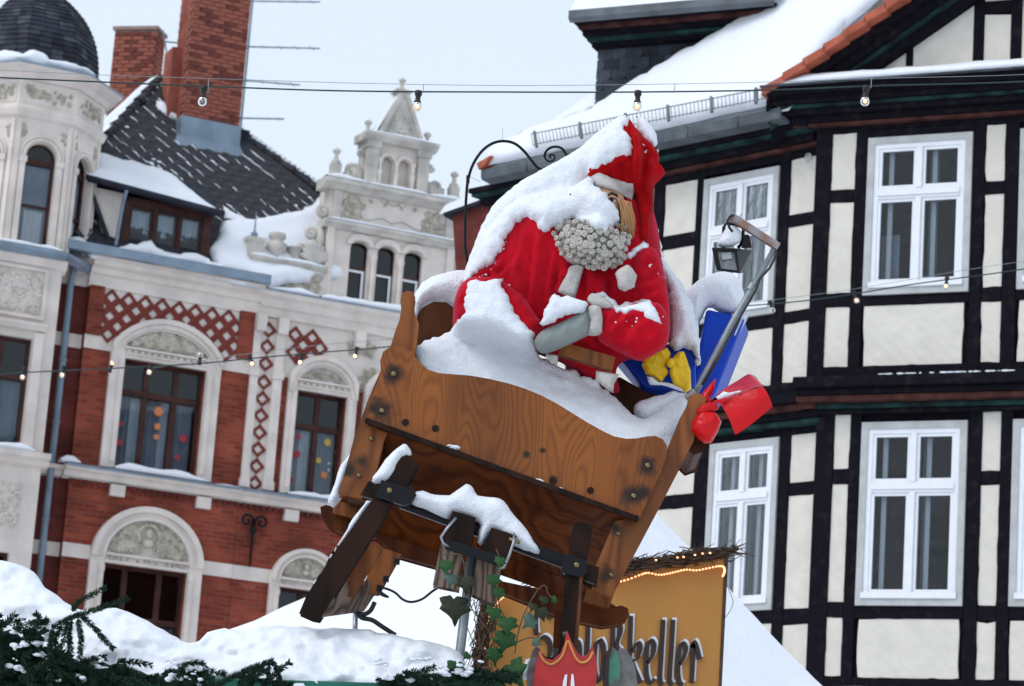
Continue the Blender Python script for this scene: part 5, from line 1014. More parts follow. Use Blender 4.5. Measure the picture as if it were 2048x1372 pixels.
MB().hexa([at(*p) for p in ((731, 834, 11.86), (1279, 1033, 11.86), (1276, 1044, 11.86), (728, 845, 11.86), (731, 834, 11.96), (1279, 1033, 11.96), (1276, 1044, 11.96), (728, 845, 11.96))]).build('ledge', 'darkwood', SLG, bevel=.004)
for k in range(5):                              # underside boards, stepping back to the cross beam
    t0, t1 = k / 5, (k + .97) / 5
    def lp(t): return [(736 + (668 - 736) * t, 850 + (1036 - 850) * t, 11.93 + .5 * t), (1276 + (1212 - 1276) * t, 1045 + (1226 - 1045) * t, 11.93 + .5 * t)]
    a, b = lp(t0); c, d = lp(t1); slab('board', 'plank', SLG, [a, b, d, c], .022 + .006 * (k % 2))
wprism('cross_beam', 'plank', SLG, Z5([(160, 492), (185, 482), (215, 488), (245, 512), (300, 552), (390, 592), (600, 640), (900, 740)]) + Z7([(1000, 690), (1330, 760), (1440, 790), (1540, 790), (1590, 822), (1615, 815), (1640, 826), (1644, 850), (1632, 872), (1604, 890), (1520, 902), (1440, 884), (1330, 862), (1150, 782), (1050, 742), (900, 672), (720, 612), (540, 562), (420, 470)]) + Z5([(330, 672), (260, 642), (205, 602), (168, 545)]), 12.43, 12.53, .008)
wprism('joint_block', 'postwood', SLG, Z5([(262, 408), (412, 438), (398, 560), (245, 520)]), 12.34, 12.44); wprism('joint_block', 'postwood', SLG, Z7([(1455, 722), (1572, 752), (1552, 812), (1438, 782)]), 12.34, 12.44)
lpost = [(808, 588), (815, 585), (823, 587), (827, 596), (825, 610), (826, 628), (834, 648), (829, 690), (815, 760), (763, 885), (735, 995), (682, 987), (711, 880), (740, 800), (783, 700), (795, 660), (803, 640), (806, 620), (805, 600)]
wprism('post', 'postwood', SLG, lpost, 11.935, 12.0, .01)
rpost = [(1381, 798), (1390, 791), (1402, 792), (1408, 800), (1404, 812), (1394, 826), (1389, 842), (1384, 880), (1330, 985), (1277, 1085), (1222, 1188), (1188, 1178), (1192, 1140), (1232, 1046), (1277, 1036), (1306, 968), (1333, 912), (1363, 838), (1376, 815)]
wprism('post', 'postwood', SLG, rpost, 11.935, 12.0, .008)
wprism('side_panel', 'backwood', SLG, [(1376, 842), (1392, 838), (1402, 868), (1412, 880), (1408, 898), (1388, 905), (1372, 890)], 12.0, 12.5, .01); wprism('side_panel', 'backwood', SLG, [(800, 660), (830, 655), (735, 990), (690, 985)], 12.0, 12.45, .01)
wprism('seat_back', 'backwood', SLG, [(815, 760), (828, 690), (833, 645), (845, 618), (868, 606), (892, 607), (912, 622), (925, 660), (1000, 700), (1100, 740), (1200, 760), (1240, 757), (1268, 773), (1305, 790), (1340, 795), (1357, 803), (1366, 822), (1350, 850), (1310, 930), (1280, 990), (900, 860)], 12.45, 12.475, .006)
wprism('seat_rail', 'postwood', SLG, [(1124, 686), (1228, 716), (1222, 738), (1120, 706)], 12.07, 12.12)
bolt = mesh_of('bolt', *(lambda b: (b.V, b.F))(MB().lathe([(.013, 0), (.012, -.006), (.008, -.011), (.003, -.012)], n=10, axis='y')), 'brass', True)
for px, py in ((787, 748), (764, 822), (1295, 931), (1267, 992)): inst('bolt', bolt, SLG, at(px, py, 11.898))
for px, py, Y in ((743, 877, 11.932), (718, 951, 11.932), (1222, 1150, 11.932), (1236, 1067, 11.932)): inst('bolt', bolt, SLG, at(px, py, Y), scale=(.8, .8, .8))
kn = mesh_of('plug', *(lambda b: (b.V, b.F))(MB().lathe([(.016, 0), (.016, -.002), (.012, -.001)], n=10, axis='y')), 'darkwood')
for px, py in ((811, 845), (1181, 981), (1106, 962), (871, 857)): inst('plug', kn, SLG, at(px, py, 11.8995))
# undercarriage: two runners, struts, cross tube, clamps
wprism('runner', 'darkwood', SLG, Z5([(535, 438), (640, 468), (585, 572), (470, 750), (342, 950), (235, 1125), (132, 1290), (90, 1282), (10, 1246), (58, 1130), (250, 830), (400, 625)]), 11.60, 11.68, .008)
wprism('runner_tip', 'darkwood', SLG, Z5([(722, 132), (765, 128), (805, 150), (828, 182), (782, 262), (742, 345), (640, 300), (688, 220)]), 11.62, 11.72, .012)
slab('runner_sole', 'worn', SLG, [(636, 1237, 11.61), (654, 1178, 11.61), (762, 1172, 11.97), (728, 1224, 11.97)], .03)
wprism('strut', 'postwood', SLG, [(736, 1088), (762, 1097), (704, 1192), (676, 1184)], 11.76, 11.80); wprism('strut', 'postwood', SLG, [(764, 1098), (799, 1110), (756, 1186), (722, 1184)], 11.90, 11.95)
for p, q in (((613, 996),) * 2, ((560, 862),) * 2): pass
tabs = MB()
for x, y in ((700, 880), (622, 1005), (575, 1070)): a = at(600 + x / 3.61, 880 + y / 3.61, 11.89); tabs.box(a.x - .012, a.x + .012, 11.88, 11.9, a.z - .012, a.z + .012)
tabs.build('strut_bracket', 'blackmetal', SLG)
wprism('runner_bracket', 'blackmetal', SLG, Z5([(595, 300), (700, 332), (770, 352), (795, 342), (830, 400), (795, 442), (745, 462), (640, 425), (555, 400)]), 11.57, 11.66, .006)
wprism('axle_block', 'darkwood', SLG, Z5([(500, 308), (585, 335), (545, 420), (450, 392)]), 11.64, 11.74)
sb_ = at(779, 981, 11.57); inst('bolt', bolt, SLG, sb_)
P0, P1 = at(800, 1003, 11.72), at(1150, 1132, 11.72)
MB().beam(P0, P1, .055, .055).build('cross_tube', 'blackmetal', SLG, bevel=.012)
wprism('runner_tip', 'darkwood', SLG, Z7([(1392, 418), (1430, 410), (1460, 430), (1455, 500), (1442, 565), (1370, 560), (1382, 480)]), 11.62, 11.72, .01)
wprism('runner_bracket', 'blackmetal', SLG, Z7([(1342, 562), (1442, 592), (1440, 640), (1420, 664), (1332, 640)]), 11.57, 11.68, .006); inst('bolt', bolt, SLG, at(1153, 1130, 11.57))
wprism('axle_block', 'darkwood', SLG, Z7([(1442, 608), (1500, 625), (1492, 695), (1432, 675)]), 11.64, 11.74)
wprism('runner', 'darkwood', SLG, Z7([(1352, 650), (1402, 660), (1388, 850), (1372, 1030), (1355, 1230), (1275, 1230), (1318, 1030), (1345, 800)]), 11.60, 11.68, .008)
wprism('runner_cheek', 'postwood', SLG, Z7([(1404, 662), (1424, 662), (1410, 850), (1396, 1030), (1380, 1230), (1357, 1230), (1374, 1030), (1390, 850)]), 11.62, 11.9, .004)
wprism('strut', 'plank', SLG, Z7([(1298, 838), (1332, 850), (1322, 1005), (1290, 1000)]), 11.9, 11.94)
wprism('clamp_block', 'darkwood', SLG, Z5([(1112, 532), (1252, 572), (1222, 750), (1050, 700)]), 11.60, 11.70, .01); wprism('clamp_block', 'darkwood', SLG, Z5([(1392, 652), (1542, 702), (1480, 852), (1330, 800)]), 11.60, 11.70, .01)
wprism('clamp_leg', 'worn', SLG, Z5([(1032, 772), (1162, 800), (1130, 1062), (982, 1032)]), 11.64, 11.72, .012); wprism('clamp_leg', 'worn', SLG, Z5([(1300, 872), (1432, 900), (1392, 1160), (1262, 1102)]), 11.64, 11.72, .012)
wprism('clamp_plate', 'blackmetal', SLG, Z5([(1062, 720), (1450, 842), (1440, 900), (1052, 778)]), 11.575, 11.598, .003)
def tubepx(name, m, parent, pts, r, n=8): return MB().tube([at(*p) for p in pts], r, n).build(name, m, parent, smooth=True)
tubepx('u_bolt', 'steel', SLG, [(912, 1036, 11.58), (893, 1058, 11.57), (882, 1074, 11.57), (886, 1086, 11.57), (898, 1094, 11.58)], .006); tubepx('u_bolt', 'steel', SLG, [(1028, 1068, 11.6), (1027, 1085, 11.57), (1018, 1112, 11.57), (1008, 1135, 11.57), (998, 1138, 11.58)], .006)
tubepx('clamp_bolt', 'brass', SLG, [(1018, 1078, 11.59), (1040, 1085, 11.59)], .008)
# snow lying on the sleigh
def snowpx(name, parent, pts, Y, T, Tb=None, R=.05, h=.012, amp=.006, seg=.02, seed=0, namp=.012, nf=8, sm=0, m='snowfine', fold=None, calm=()):
    if callable(Y):
        P = []
        for x, y in pts:
            yy = 12.1
            for _ in range(5): q = at(x, y, yy); yy = .5 * yy + .5 * Y(q.x, q.z)
            q = at(x, y, yy); P.append((q.x, q.z))
    else: P = XZ(pts, Y)
    if sm: P = smoothpoly(P, sm)
    pw = Pillow(jag(P, amp, seg, seed, calm), Y, T, Tb, R=R, h=h, namp=namp, nf=nf, seed=seed, fold=fold); return pw.build(name, m, parent), pw
snowpx('snow', SLG, Z5([(745, 28), (785, 45), (806, 105), (742, 132), (690, 222), (640, 300), (575, 320), (520, 302), (560, 222), (640, 112)]), 11.64, .05, seed=1, sm=2)
snowpx('snow', SLG, Z5([(482, 432), (530, 440), (400, 625), (250, 830), (60, 1128), (66, 1110), (100, 1040), (300, 700)]), 11.64, .03, R=.03, seed=2)
snowpx('snow', SLG, Z5([(840, 368), (950, 384), (1080, 398), (1150, 350), (1200, 316), (1250, 348), (1282, 400), (1440, 420), (1490, 468), (1560, 560), (1640, 650), (1732, 800), (1690, 822), (1540, 762), (1460, 700), (1392, 652), (1330, 740), (1280, 770), (1285, 700), (1300, 620), (1250, 575), (1112, 535), (1078, 575), (1000, 545), (900, 500), (802, 460)]), 11.66, .07, R=.07, seed=3, sm=2)
snowpx('snow', SLG, Z5([(300, 180), (385, 60), (400, 0), (440, 0), (390, 150), (300, 385), (325, 400), (245, 490), (200, 450), (235, 340)]), 12.06, .05, R=.05, seed=4)
led = MB(); rn = random.Random(4)
for x, y, r in ((909, 893, .02), (1080, 962, .015), (1075, 960, .02), (1185, 1001, .012), (1000, 932, .008), (1120, 975, .010), (900, 890, .012), (1240, 1020, .01), (950, 915, .006)): led.ell(at(x, y + 2, 11.885), (r * 1.4, .012, r * .55), 8, 5)
led.build('snow', 'snowfine', SLG, smooth=True, kind='stuff')

# ------------------------------------------------------------------ the seated figure
FB_ = at(1130, 740, 12.3)
FG_ = thing('seated_figure', 'life-size seated figure in snow-covered red coat with curly grey beard and red cap', 'figure', loc=FB_)
def ridge(v): return 1 - 2 * abs(v)
def cloth(x, z): return creases(x, z) + .030 * ridge(noise.noise((x * 9 + z * 2.6, 1, z * 1.8 - x))) + .020 * noise.noise((x * 16 + z * 5, 2, z * 4)) + .006 * noise.noise((x * 45, 5, z * 20))
CREASE = []
for (x0_, y0_, x1_, y1_, dp_) in ((1000, 500, 955, 600, 1), (1042, 462, 1018, 560, .8), (1068, 470, 1052, 620, 1.2), (1100, 500, 1082, 640, 1), (1118, 545, 1098, 600, 1.2), (1172, 540, 1166, 606, 1), (1190, 540, 1192, 600, .8), (1212, 540, 1222, 590, .8), (1270, 540, 1262, 620, 1), (950, 552, 1010, 540, 1.3), (1226, 545, 1215, 600, .7), (1140, 700, 1230, 660, 1), (1280, 500, 1322, 560, .9), (1025, 520, 985, 560, .8), (1290, 560, 1325, 600, .8)):
    a_, b_ = at(x0_, y0_, 12.1), at(x1_, y1_, 12.1); CREASE.append((np.array((a_.x, a_.z)), np.array((b_.x, b_.z)), dp_))
def creases(x, z, LST=None):
    v = 0; p = np.array((x, z))
    for a, b, dp in (LST or CREASE):
        d = b - a; L2 = d @ d; t = min(max(((p - a) @ d) / L2, 0), 1); q = p - a - t * d; dist = math.hypot(q[0], q[1]); sd = (d[0] * q[1] - d[1] * q[0]) / math.sqrt(L2); e = min(1, 5 * t + .2) * min(1, 4 * (1 - t) + .1)
        v += dp * e * (.020 * math.exp(-((sd - .018) ** 2 + (dist ** 2 - sd ** 2)) / .00022) - .016 * math.exp(-(dist ** 2) / .00011))
    return v
coat_px = [(906, 652), (910, 612), (925, 562), (945, 520), (980, 458), (1025, 415), (1080, 395), (1150, 385), (1230, 385), (1290, 395), (1312, 440), (1325, 520), (1337, 600), (1337, 662), (1322, 702), (1250, 722), (1232, 745), (1238, 785), (1190, 775), (1150, 745), (1115, 722), (1060, 705), (990, 700), (930, 690)]
coat = Pillow(smoothpoly(XZ(coat_px, 12.3), 4), 12.3, .22, .2, R=.26, h=.016, seed=1, fold=cloth); BODY = coat.build('coat', 'redcloth', FG_)
def cloth2(x, z): return .026 * ridge(noise.noise((x * 12 - z * 11, 4, z * 4 + x * 4))) + .012 * noise.noise((x * 25, 4, z * 25))
uarm = Pillow(smoothpoly(XZ([(1262, 520), (1285, 495), (1312, 500), (1328, 545), (1338, 600), (1340, 660), (1330, 695), (1300, 700), (1270, 640), (1258, 570)], 12.13), 4), 12.13, .085, .1, R=.09, h=.014, seed=2, fold=cloth2); uarm.build('sleeve', 'redcloth', FG_)
farm = Pillow(smoothpoly(XZ([(1196, 622), (1230, 618), (1275, 606), (1315, 606), (1334, 630), (1339, 668), (1328, 695), (1300, 714), (1278, 722), (1245, 708), (1215, 692), (1196, 676)], 12.0), 4), 12.0, .075, .08, R=.085, h=.012, seed=3, fold=cloth2); farm.build('sleeve', 'redcloth', FG_)
larm = Pillow(smoothpoly(XZ([(912, 648), (906, 620), (918, 575), (945, 555), (1000, 560), (1045, 590), (1070, 625), (1090, 660), (1075, 700), (1040, 705), (980, 680), (930, 668)], 12.12), 4), 12.12, .10, .1, R=.11, h=.016, seed=4, fold=cloth2); larm.build('sleeve', 'redcloth', FG_)
def puff(x, z): return .006 * noise.noise((x * 25, 2, z * 25)) + .004 * math.sin(x * 90)
Pillow(smoothpoly(XZ([(1069, 688), (1071, 676), (1088, 659), (1130, 640), (1171, 619), (1186, 632), (1186, 662), (1174, 672), (1130, 693), (1093, 707), (1077, 703)], 11.97), 4), 11.97, .065, .07, R=.075, h=.01, seed=5, fold=puff).build('mitten', 'mitten', FG_)
cuff = Pillow(XZ([(1171, 616), (1187, 610), (1203, 614), (1207, 640), (1205, 668), (1190, 672), (1175, 670), (1178, 645)], 11.96), 11.96, .08, .08, R=.05, h=.01, namp=.01, nf=25, seed=6); cuff.build('cuff', 'trim', FG_)
Pillow(smoothpoly(XZ(zz(780, 200, 2.744)([(1085, 1085), (1110, 1060), (1160, 1075), (1210, 1115), (1205, 1142), (1130, 1135), (1090, 1110)]), 11.93), 3), 11.93, .02, .03, R=.03, h=.008, namp=.008, nf=20, seed=7).build('cuff_fold', 'trim', FG_)
HC = at(1196, 420, 12.14); HR = Vector((.125, .13, .16))
BC = at(1183, 492, 12.06); BRd = Vector((.165, .12, .115))
def ellf(c, r):
    def f(x, z):
        k = 1 - ((x - c.x) / r.x) ** 2 - ((z - c.z) / r.z) ** 2; return c.y - r.y * math.sqrt(k) if k > 0 else None
    return f
headf, beardf = ellf(HC, HR), ellf(BC, BRd)
# head: egg with nose, cheek and brow
hm = MB(); hm.ell(HC, tuple(HR), 24, 16)
for i, v in enumerate(hm.V):
    d = v - HC; nz = math.exp(-((d.x + .02) ** 2 / .0006 + (d.z + .02) ** 2 / .0018)); v.y -= .035 * nz * (d.y < 0); ck = math.exp(-((abs(d.x + .01) - .06) ** 2 / .0012 + (d.z + .04) ** 2 / .0015)); v.y -= .012 * ck * (d.y < 0); v.x *= 1
HEAD = hm.build('head', 'skin', FG_, smooth=True)
def onhead(px, py, f=None):
    yy = 12.02
    for _ in range(6):
        q = at(px, py, yy); k = (f or headf)(q.x, q.z); yy = k if k else yy
    return at(px, py, yy)
for px, py, s in ((1224, 401, 1), (1150, 398, -1)):
    e = onhead(px, py); MB().ell(e + Vector((0, .001, 0)), (.022, .007, .009), 12, 6).build('eye', 'eyewhite', HEAD, smooth=True); MB().ell(e + Vector((-.002, -.005, 0)), (.010, .004, .009), 10, 6).build('iris', 'black', HEAD, smooth=True)
    MB().tube([onhead(px - 10, py - 9) + Vector((0, -.004, 0)), onhead(px - 1, py - 14) + Vector((0, -.006, 0)), onhead(px + 9, py - 11) + Vector((0, -.004, 0)), onhead(px + 12, py - 6) + Vector((0, -.003, 0))], [.003, .006, .006, .002], 6).build('eyebrow', 'black', HEAD, smooth=True)
    MB().tube([e + Vector((-.024, -.005, 0)), e + Vector((-.006, -.009, .010)), e + Vector((.014, -.008, .008)), e + Vector((.026, -.002, -.002))], [.001, .003, .003, .001], 5).build('eyelash', 'black', HEAD, smooth=True)
nose = onhead(1186, 428); MB().ell(nose, (.025, .035, .03), 10, 8).build('nose', 'skin', HEAD, smooth=True)
ear = at(1258, 420, 12.17); MB().ell(ear, (.015, .03, .035), 10, 8).build('ear', 'skin', HEAD, smooth=True)
MB().tube([onhead(1172, 452) + Vector((0, -.004, 0)), onhead(1183, 455) + Vector((0, -.006, 0)), onhead(1196, 452) + Vector((0, -.004, 0))], .005, 6).build('mouth', 'redvelvet', HEAD, smooth=True)
# straight blond hair in locks beside the face
rn = random.Random(11); hr = MB()
for k in range(90):
    t = rn.random(); x0 = 1236 + 26 * t + rn.uniform(-2, 2); y0 = 398 + 6 * t; sw = rn.uniform(-6, 8); ln = rn.uniform(45, 78); Y = 12.02 + .05 * t + rn.uniform(-.012, .012)
    pts = [(x0 + (4 + sw) * (i / 6) + 6 * math.sin(i / 6 * 2.6) * (1 - t), y0 + ln * i / 6, Y + .02 * (i / 6)) for i in range(7)]; hr.tube([at(*p) for p in pts], [.0022, .0032, .0034, .0032, .0028, .002, .0008], 4)
hr.build('hair', 'hair', FG_, smooth=True)
# curled beard
BRDM = MB().ell(BC, tuple(BRd * .93), 20, 12).build('beard', 'beard', FG_, smooth=True)
def curlmesh(turns, r, t):
    n = int(16 * turns); P = []; b = MB(); b.ell((0, .008, 0), (r * 1.05, r * .8, r * 1.05), 14, 8)
    for i in range(n + 1):
        a = 2 * math.pi * turns * i / n; rr = r * (.95 - .72 * i / n); P.append((rr * math.cos(a), -.004 - r * .35 * (1 - rr / r), rr * math.sin(a)))
    b.tube(P, [t * (.55 + .45 * math.sin(math.pi * min(1, (i + 2) / (n + 2)))) for i in range(n + 1)], 5); return mesh_of('curl', b.V, b.F, 'beard', True)
CM = [curlmesh(1.7, .0175, .0062), curlmesh(1.4, .0140, .0058), curlmesh(1.9, .0205, .0064)]
bpoly = zz(1040, 220, 2.858)([(190, 700), (215, 650), (245, 630), (400, 640), (600, 660), (625, 740), (610, 800), (590, 850), (545, 895), (480, 915), (400, 910), (330, 870), (280, 850), (240, 830), (205, 760)]); placed = []; tries = 0
while len(placed) < 170 and tries < 6000:
    tries += 1; x, y = rn.uniform(1105, 1262), rn.uniform(432, 542)
    if not inside([(x, y)], bpoly)[0] or any((x - a) ** 2 + (y - b) ** 2 < 10.4 ** 2 for a, b in placed): continue
    placed.append((x, y)); q = onhead(x, y, lambda X, Z: beardf(X, Z) or BC.y); d = q - BC; o = inst('curl', CM[rn.randint(0, 2)], BRDM, q + Vector((0, -.008, 0)), rot=(-max(-1, min(1, d.z * 5)), rn.uniform(0, 6.28), max(-1.1, min(1.1, d.x * 5.5)))); o.scale = (rn.uniform(.75, 1.05),) * 3
# cap
H3 = zz(1040, 220, 2.858)
HCR = []
for (x0_, y0_, x1_, y1_, dp_) in ((1262, 268, 1263, 345, 1.6), (1263, 345, 1268, 440, 1.6), (1268, 440, 1280, 490, 1), (1290, 320, 1283, 400, 1.1), (1300, 300, 1322, 345, 1), (1215, 345, 1258, 330, 1), (1235, 352, 1262, 345, .8), (1283, 280, 1305, 330, .8), (1300, 380, 1290, 470, .9)):
    a_, b_ = at(x0_, y0_, 12.08), at(x1_, y1_, 12.08); HCR.append((np.array((a_.x, a_.z)), np.array((b_.x, b_.z)), dp_))
def fold3(x, z): return creases(x, z, HCR) + .055 * ridge(noise.noise((x * 17 + z * 3, 3, z * 3.5 - x * 2))) + .01 * noise.noise((x * 30, 3, z * 14))
hat = Pillow(smoothpoly(XZ(H3([(628, 60), (662, 108), (720, 170), (790, 250), (797, 310), (830, 358), (800, 400), (768, 440), (762, 560), (742, 655), (738, 745), (700, 770), (650, 768), (668, 690), (672, 600), (655, 500), (610, 480), (500, 440), (420, 430), (380, 380), (400, 280), (480, 150), (570, 70)]), 12.16), 4), 12.16, .10, .12, R=.13, h=.012, seed=8, fold=fold3); HAT = hat.build('cap', 'redvelvet', FG_)
_gx0, _gz0, _gs = at(880, 800, 12).x, at(1000, 820, 12).z, .01
_nx, _nz = int(1.25 / _gs), int(1.5 / _gs)
GXZ = np.array([(_gx0 + i * _gs, _gz0 + j * _gs) for i in range(_nx) for j in range(_nz)])
GF = np.full(len(GXZ), 12.3)
for pw_ in (coat, hat, uarm, farm, larm):
    ins_ = inside(GXZ, pw_.poly); GF[ins_] = np.minimum(GF[ins_], pw_.base(0, 0) - pw_.T * pw_.prof(bdist(GXZ[ins_], pw_.poly)))
for c_, r_ in ((HC, HR), (BC, BRd)):
    k_ = 1 - ((GXZ[:, 0] - c_.x) / r_.x) ** 2 - ((GXZ[:, 1] - c_.z) / r_.z) ** 2; ins_ = k_ > 0; GF[ins_] = np.minimum(GF[ins_], c_.y - r_.y * np.sqrt(k_[ins_]))
GF = GF.reshape(_nx, _nz)
for _ in range(4): GF = (GF * 2 + np.roll(GF, 1, 0) + np.roll(GF, -1, 0) + np.roll(GF, 1, 1) + np.roll(GF, -1, 1)) / 6
def figs(x, z):
    u = min(max((x - _gx0) / _gs, 0), _nx - 1.01); v = min(max((z - _gz0) / _gs, 0), _nz - 1.01); i, j = int(u), int(v); u -= i; v -= j
    return float(GF[i, j] * (1 - u) * (1 - v) + GF[i + 1, j] * u * (1 - v) + GF[i, j + 1] * (1 - u) * v + GF[i + 1, j + 1] * u * v)
snowpx('cap_brim', FG_, H3([(392, 392), (420, 372), (452, 352), (520, 385), (600, 408), (657, 420), (652, 470), (640, 518), (590, 490), (510, 455), (430, 437)]), lambda x, z: figs(x, z) - .01, .022, .0, R=.03, h=.008, amp=.002, seed=21, namp=.004, m='trim')
snowpx('coat_trim', FG_, zz(780, 200, 2.744)([(985, 912), (1030, 900), (1064, 918), (1045, 990), (1015, 1088), (960, 1075), (918, 1052), (955, 975)]), lambda x, z: figs(x, z) - .022, .018, .02, R=.015, h=.01, amp=.002, seed=22, namp=.004, m='trim')
snowpx('coat_trim', FG_, Z6([(1150, 345), (1200, 352), (1262, 362), (1240, 410), (1235, 455), (1190, 425), (1150, 390)]), 12.02, .02, .05, R=.02, h=.01, amp=.002, seed=23, m='trim')
snowpx('coat_trim', FG_, Z6([(880, 258), (930, 262), (966, 270), (962, 325), (930, 300)]), 12.04, .02, .05, R=.02, h=.01, amp=.002, seed=24, m='trim')
pp = MB(); pc = at(1252, 557, 11.96); pp.ell(pc, (.046, .05, .055), 14, 10)
for v in pp.V: d = v - pc; v += d * (.22 * noise.noise(v * 40))
pp.build('pompom', 'trim', FG_, smooth=True)
# snow lying on the figure
S5 = zz(780, 200, 2.744)
big = S5([(1300, 82), (1260, 92), (1220, 112), (1130, 182), (1040, 262), (960, 312), (840, 376), (720, 442), (620, 522), (560, 582), (500, 692), (450, 822), (412, 930), (396, 1012), (440, 975), (480, 950), (560, 900), (600, 850), (612, 828), (650, 742), (690, 680), (742, 662), (792, 690), (830, 742), (900, 712), (950, 690), (1000, 662), (1100, 700), (1150, 715), (1180, 738), (1230, 690), (1282, 680), (1270, 620), (1200, 550), (1140, 482), (1092, 430), (1120, 400), (1148, 384), (1200, 362), (1250, 350), (1300, 342), (1337, 290), (1332, 220), (1292, 172), (1322, 112)])
snowpx('snow', FG_, big, lambda x, z: min(figs(x, z), 12.22) - .005, .09, .12, R=.09, h=.010, amp=.016, seg=.010, seed=31, namp=.016, nf=6, calm=range(0, 14))
snowpx('snow', FG_, S5([(1350, 88), (1390, 98), (1420, 118), (1462, 190), (1472, 292), (1432, 262), (1382, 222), (1358, 172)]), 12.13, .06, .08, R=.05, amp=.011, seg=.010, seed=32)
snowpx('snow', FG_, [(1300, 435), (1315, 460), (1328, 520), (1345, 545), (1365, 570), (1385, 610), (1395, 650), (1397, 690), (1401, 742), (1392, 728), (1384, 700), (1370, 694), (1352, 700), (1338, 690), (1337, 620), (1330, 580), (1310, 545), (1284, 530), (1297, 505), (1305, 470)], 12.32, .12, .15, R=.09, amp=.011, seg=.010, seed=33, namp=.02)
snowpx('snow', FG_, S5([(892, 1058), (940, 1075), (1000, 1082), (1082, 1110), (1092, 1150), (1020, 1172), (960, 1182), (850, 1242), (822, 1242), (850, 1150)]), 11.92, .03, .04, R=.04, amp=.011, seg=.010, seed=34)
snowpx('snow', FG_, S5([(1082, 1100), (1118, 1058), (1165, 1052), (1205, 1082), (1250, 1122), (1340, 1105), (1422, 1093), (1450, 1140), (1475, 1185), (1512, 1262), (1420, 1222), (1380, 1180), (1332, 1160), (1300, 1185), (1260, 1165), (1192, 1190), (1225, 1150), (1180, 1110), (1130, 1080)]), lambda x, z: min(figs(x, z), 12.05) - .006, .025, .02, R=.03, amp=.011, seg=.010, seed=35)
snowpx('snow', FG_, S5([(1292, 850), (1330, 820), (1390, 772), (1422, 790), (1415, 812), (1360, 830), (1335, 870), (1310, 888)]), lambda x, z: figs(x, z) - .006, .025, .02, R=.025, amp=.011, seg=.010, seed=36)
crm = MB(); rn = random.Random(8)
for (x0_, y0_, x1_, y1_, n_c) in ((985, 528, 1018, 470, 40), (1018, 470, 1050, 442, 26), (1050, 442, 1085, 472, 22), (1085, 472, 1120, 458, 10), (955, 548, 985, 528, 12), (1300, 520, 1330, 575, 24), (930, 572, 1040, 566, 26), (1040, 566, 1030, 610, 14), (1255, 322, 1200, 345, 14), (1283, 282, 1312, 305, 10), (1215, 645, 1320, 640, 16)):
    for _ in range(n_c):
        t = rn.random(); q = (x0_ + (x1_ - x0_) * t + rn.gauss(0, 5), y0_ + (y1_ - y0_) * t + rn.gauss(3, 5)); yy = 12.1
        for _i in range(4): w_ = at(*q, yy); yy = figs(w_.x, w_.z)
        w_ = at(*q, yy - .008); r_ = rn.uniform(.002, .0065); crm.ell(w_, (r_ * rn.uniform(.8, 1.5), r_, r_ * rn.uniform(.7, 1.2)), 6, 4)
crm.build('snow', 'snowfine', FG_, smooth=True, kind='stuff')
# drifts in the sleigh
lap = Z6([(255, 245), (330, 190), (460, 120), (492, 95), (505, 60), (515, 0), (520, -60), (540, -100), (600, -92), (700, -105), (690, -60), (730, -5), (745, 45), (790, 105), (842, 160), (852, 228), (900, 285), (960, 318), (1060, 350), (1150, 390), (1240, 470), (1290, 520), (1340, 562), (1380, 580), (1420, 562), (1500, 502), (1560, 470), (1602, 455), (1608, 520), (1560, 640), (1505, 760), (1470, 860), (1380, 850), (1300, 840), (1180, 800), (1040, 730), (880, 640), (720, 570), (540, 530), (380, 520), (280, 460)])
def lapbase(x, z):
    zl = at(1050, 830, 12).z - (x - at(1050, 830, 12).x) * .28; return max(11.99, min(figs(x, z) - .048, 12.04 + .75 * max(0, z - zl)))
snowpx('snow', SLG, lap, lapbase, .06, .12, R=.09, h=.012, amp=.014, seg=.011, seed=41, namp=.016, nf=5, calm=range(22, 60))
snowpx('snow', SLG, Z6([(1330, 540), (1340, 510), (1400, 480), (1480, 460), (1520, 440), (1560, 450), (1600, 470), (1500, 560), (1400, 620), (1350, 580)]), 12.3, .1, .1, R=.1, seed=42, sm=2)
snowpx('snow', SLG, [(818, 655), (822, 605), (845, 565), (880, 548), (930, 540), (960, 560), (940, 640), (915, 645), (905, 618), (885, 605), (860, 607), (845, 620), (835, 650)], 12.5, .10, .2, R=.12, seed=43, sm=2, amp=.004)
# ------------------------------------------------------------------ presents behind the figure
def gift(label, quad, Y0, Y1, m='bluewrap', dx=0.0):
    Pn = [at(x, y, Y0) for x, y in quad]; Pf = [p + Vector((dx, Y1 - Y0, 0)) for p in Pn]; c = sum(Pn, Vector()) / 4; T = thing('gift_box', label, 'gift', loc=Vector((c.x, (Y0 + Y1) / 2, min(p.z for p in Pn))), group='wrapped presents in the sleigh')
    MB().hexa(Pn + Pf).build('box', m, T, bevel=.015); return T
G1 = gift('tall blue wrapped box standing behind the lamp pole', [(1412, 617), (1490, 634), (1428, 792), (1380, 785)], 12.56, 12.85, dx=.05)
MB().hexa([at(*p) for p in ((1486, 628, 12.54), (1500, 622, 12.6), (1478, 672, 12.6), (1466, 674, 12.54), (1488, 628, 12.9), (1502, 622, 12.9), (1480, 672, 12.9), (1468, 674, 12.9))]).build('foil_strip', 'foil', G1, bevel=.01)
snowpx('snow', G1, [(1362, 602), (1385, 570), (1415, 551), (1450, 544), (1474, 556), (1488, 588), (1482, 618), (1462, 628), (1440, 622), (1418, 614), (1402, 640), (1392, 655), (1372, 640)], 12.62, .13, .16, R=.13, seed=51, sm=3, amp=.003)
snowpx('snow', G1, [(1396, 640), (1400, 690), (1402, 744), (1392, 720), (1385, 690), (1384, 640)], 12.45, .03, .03, R=.02, seed=52)
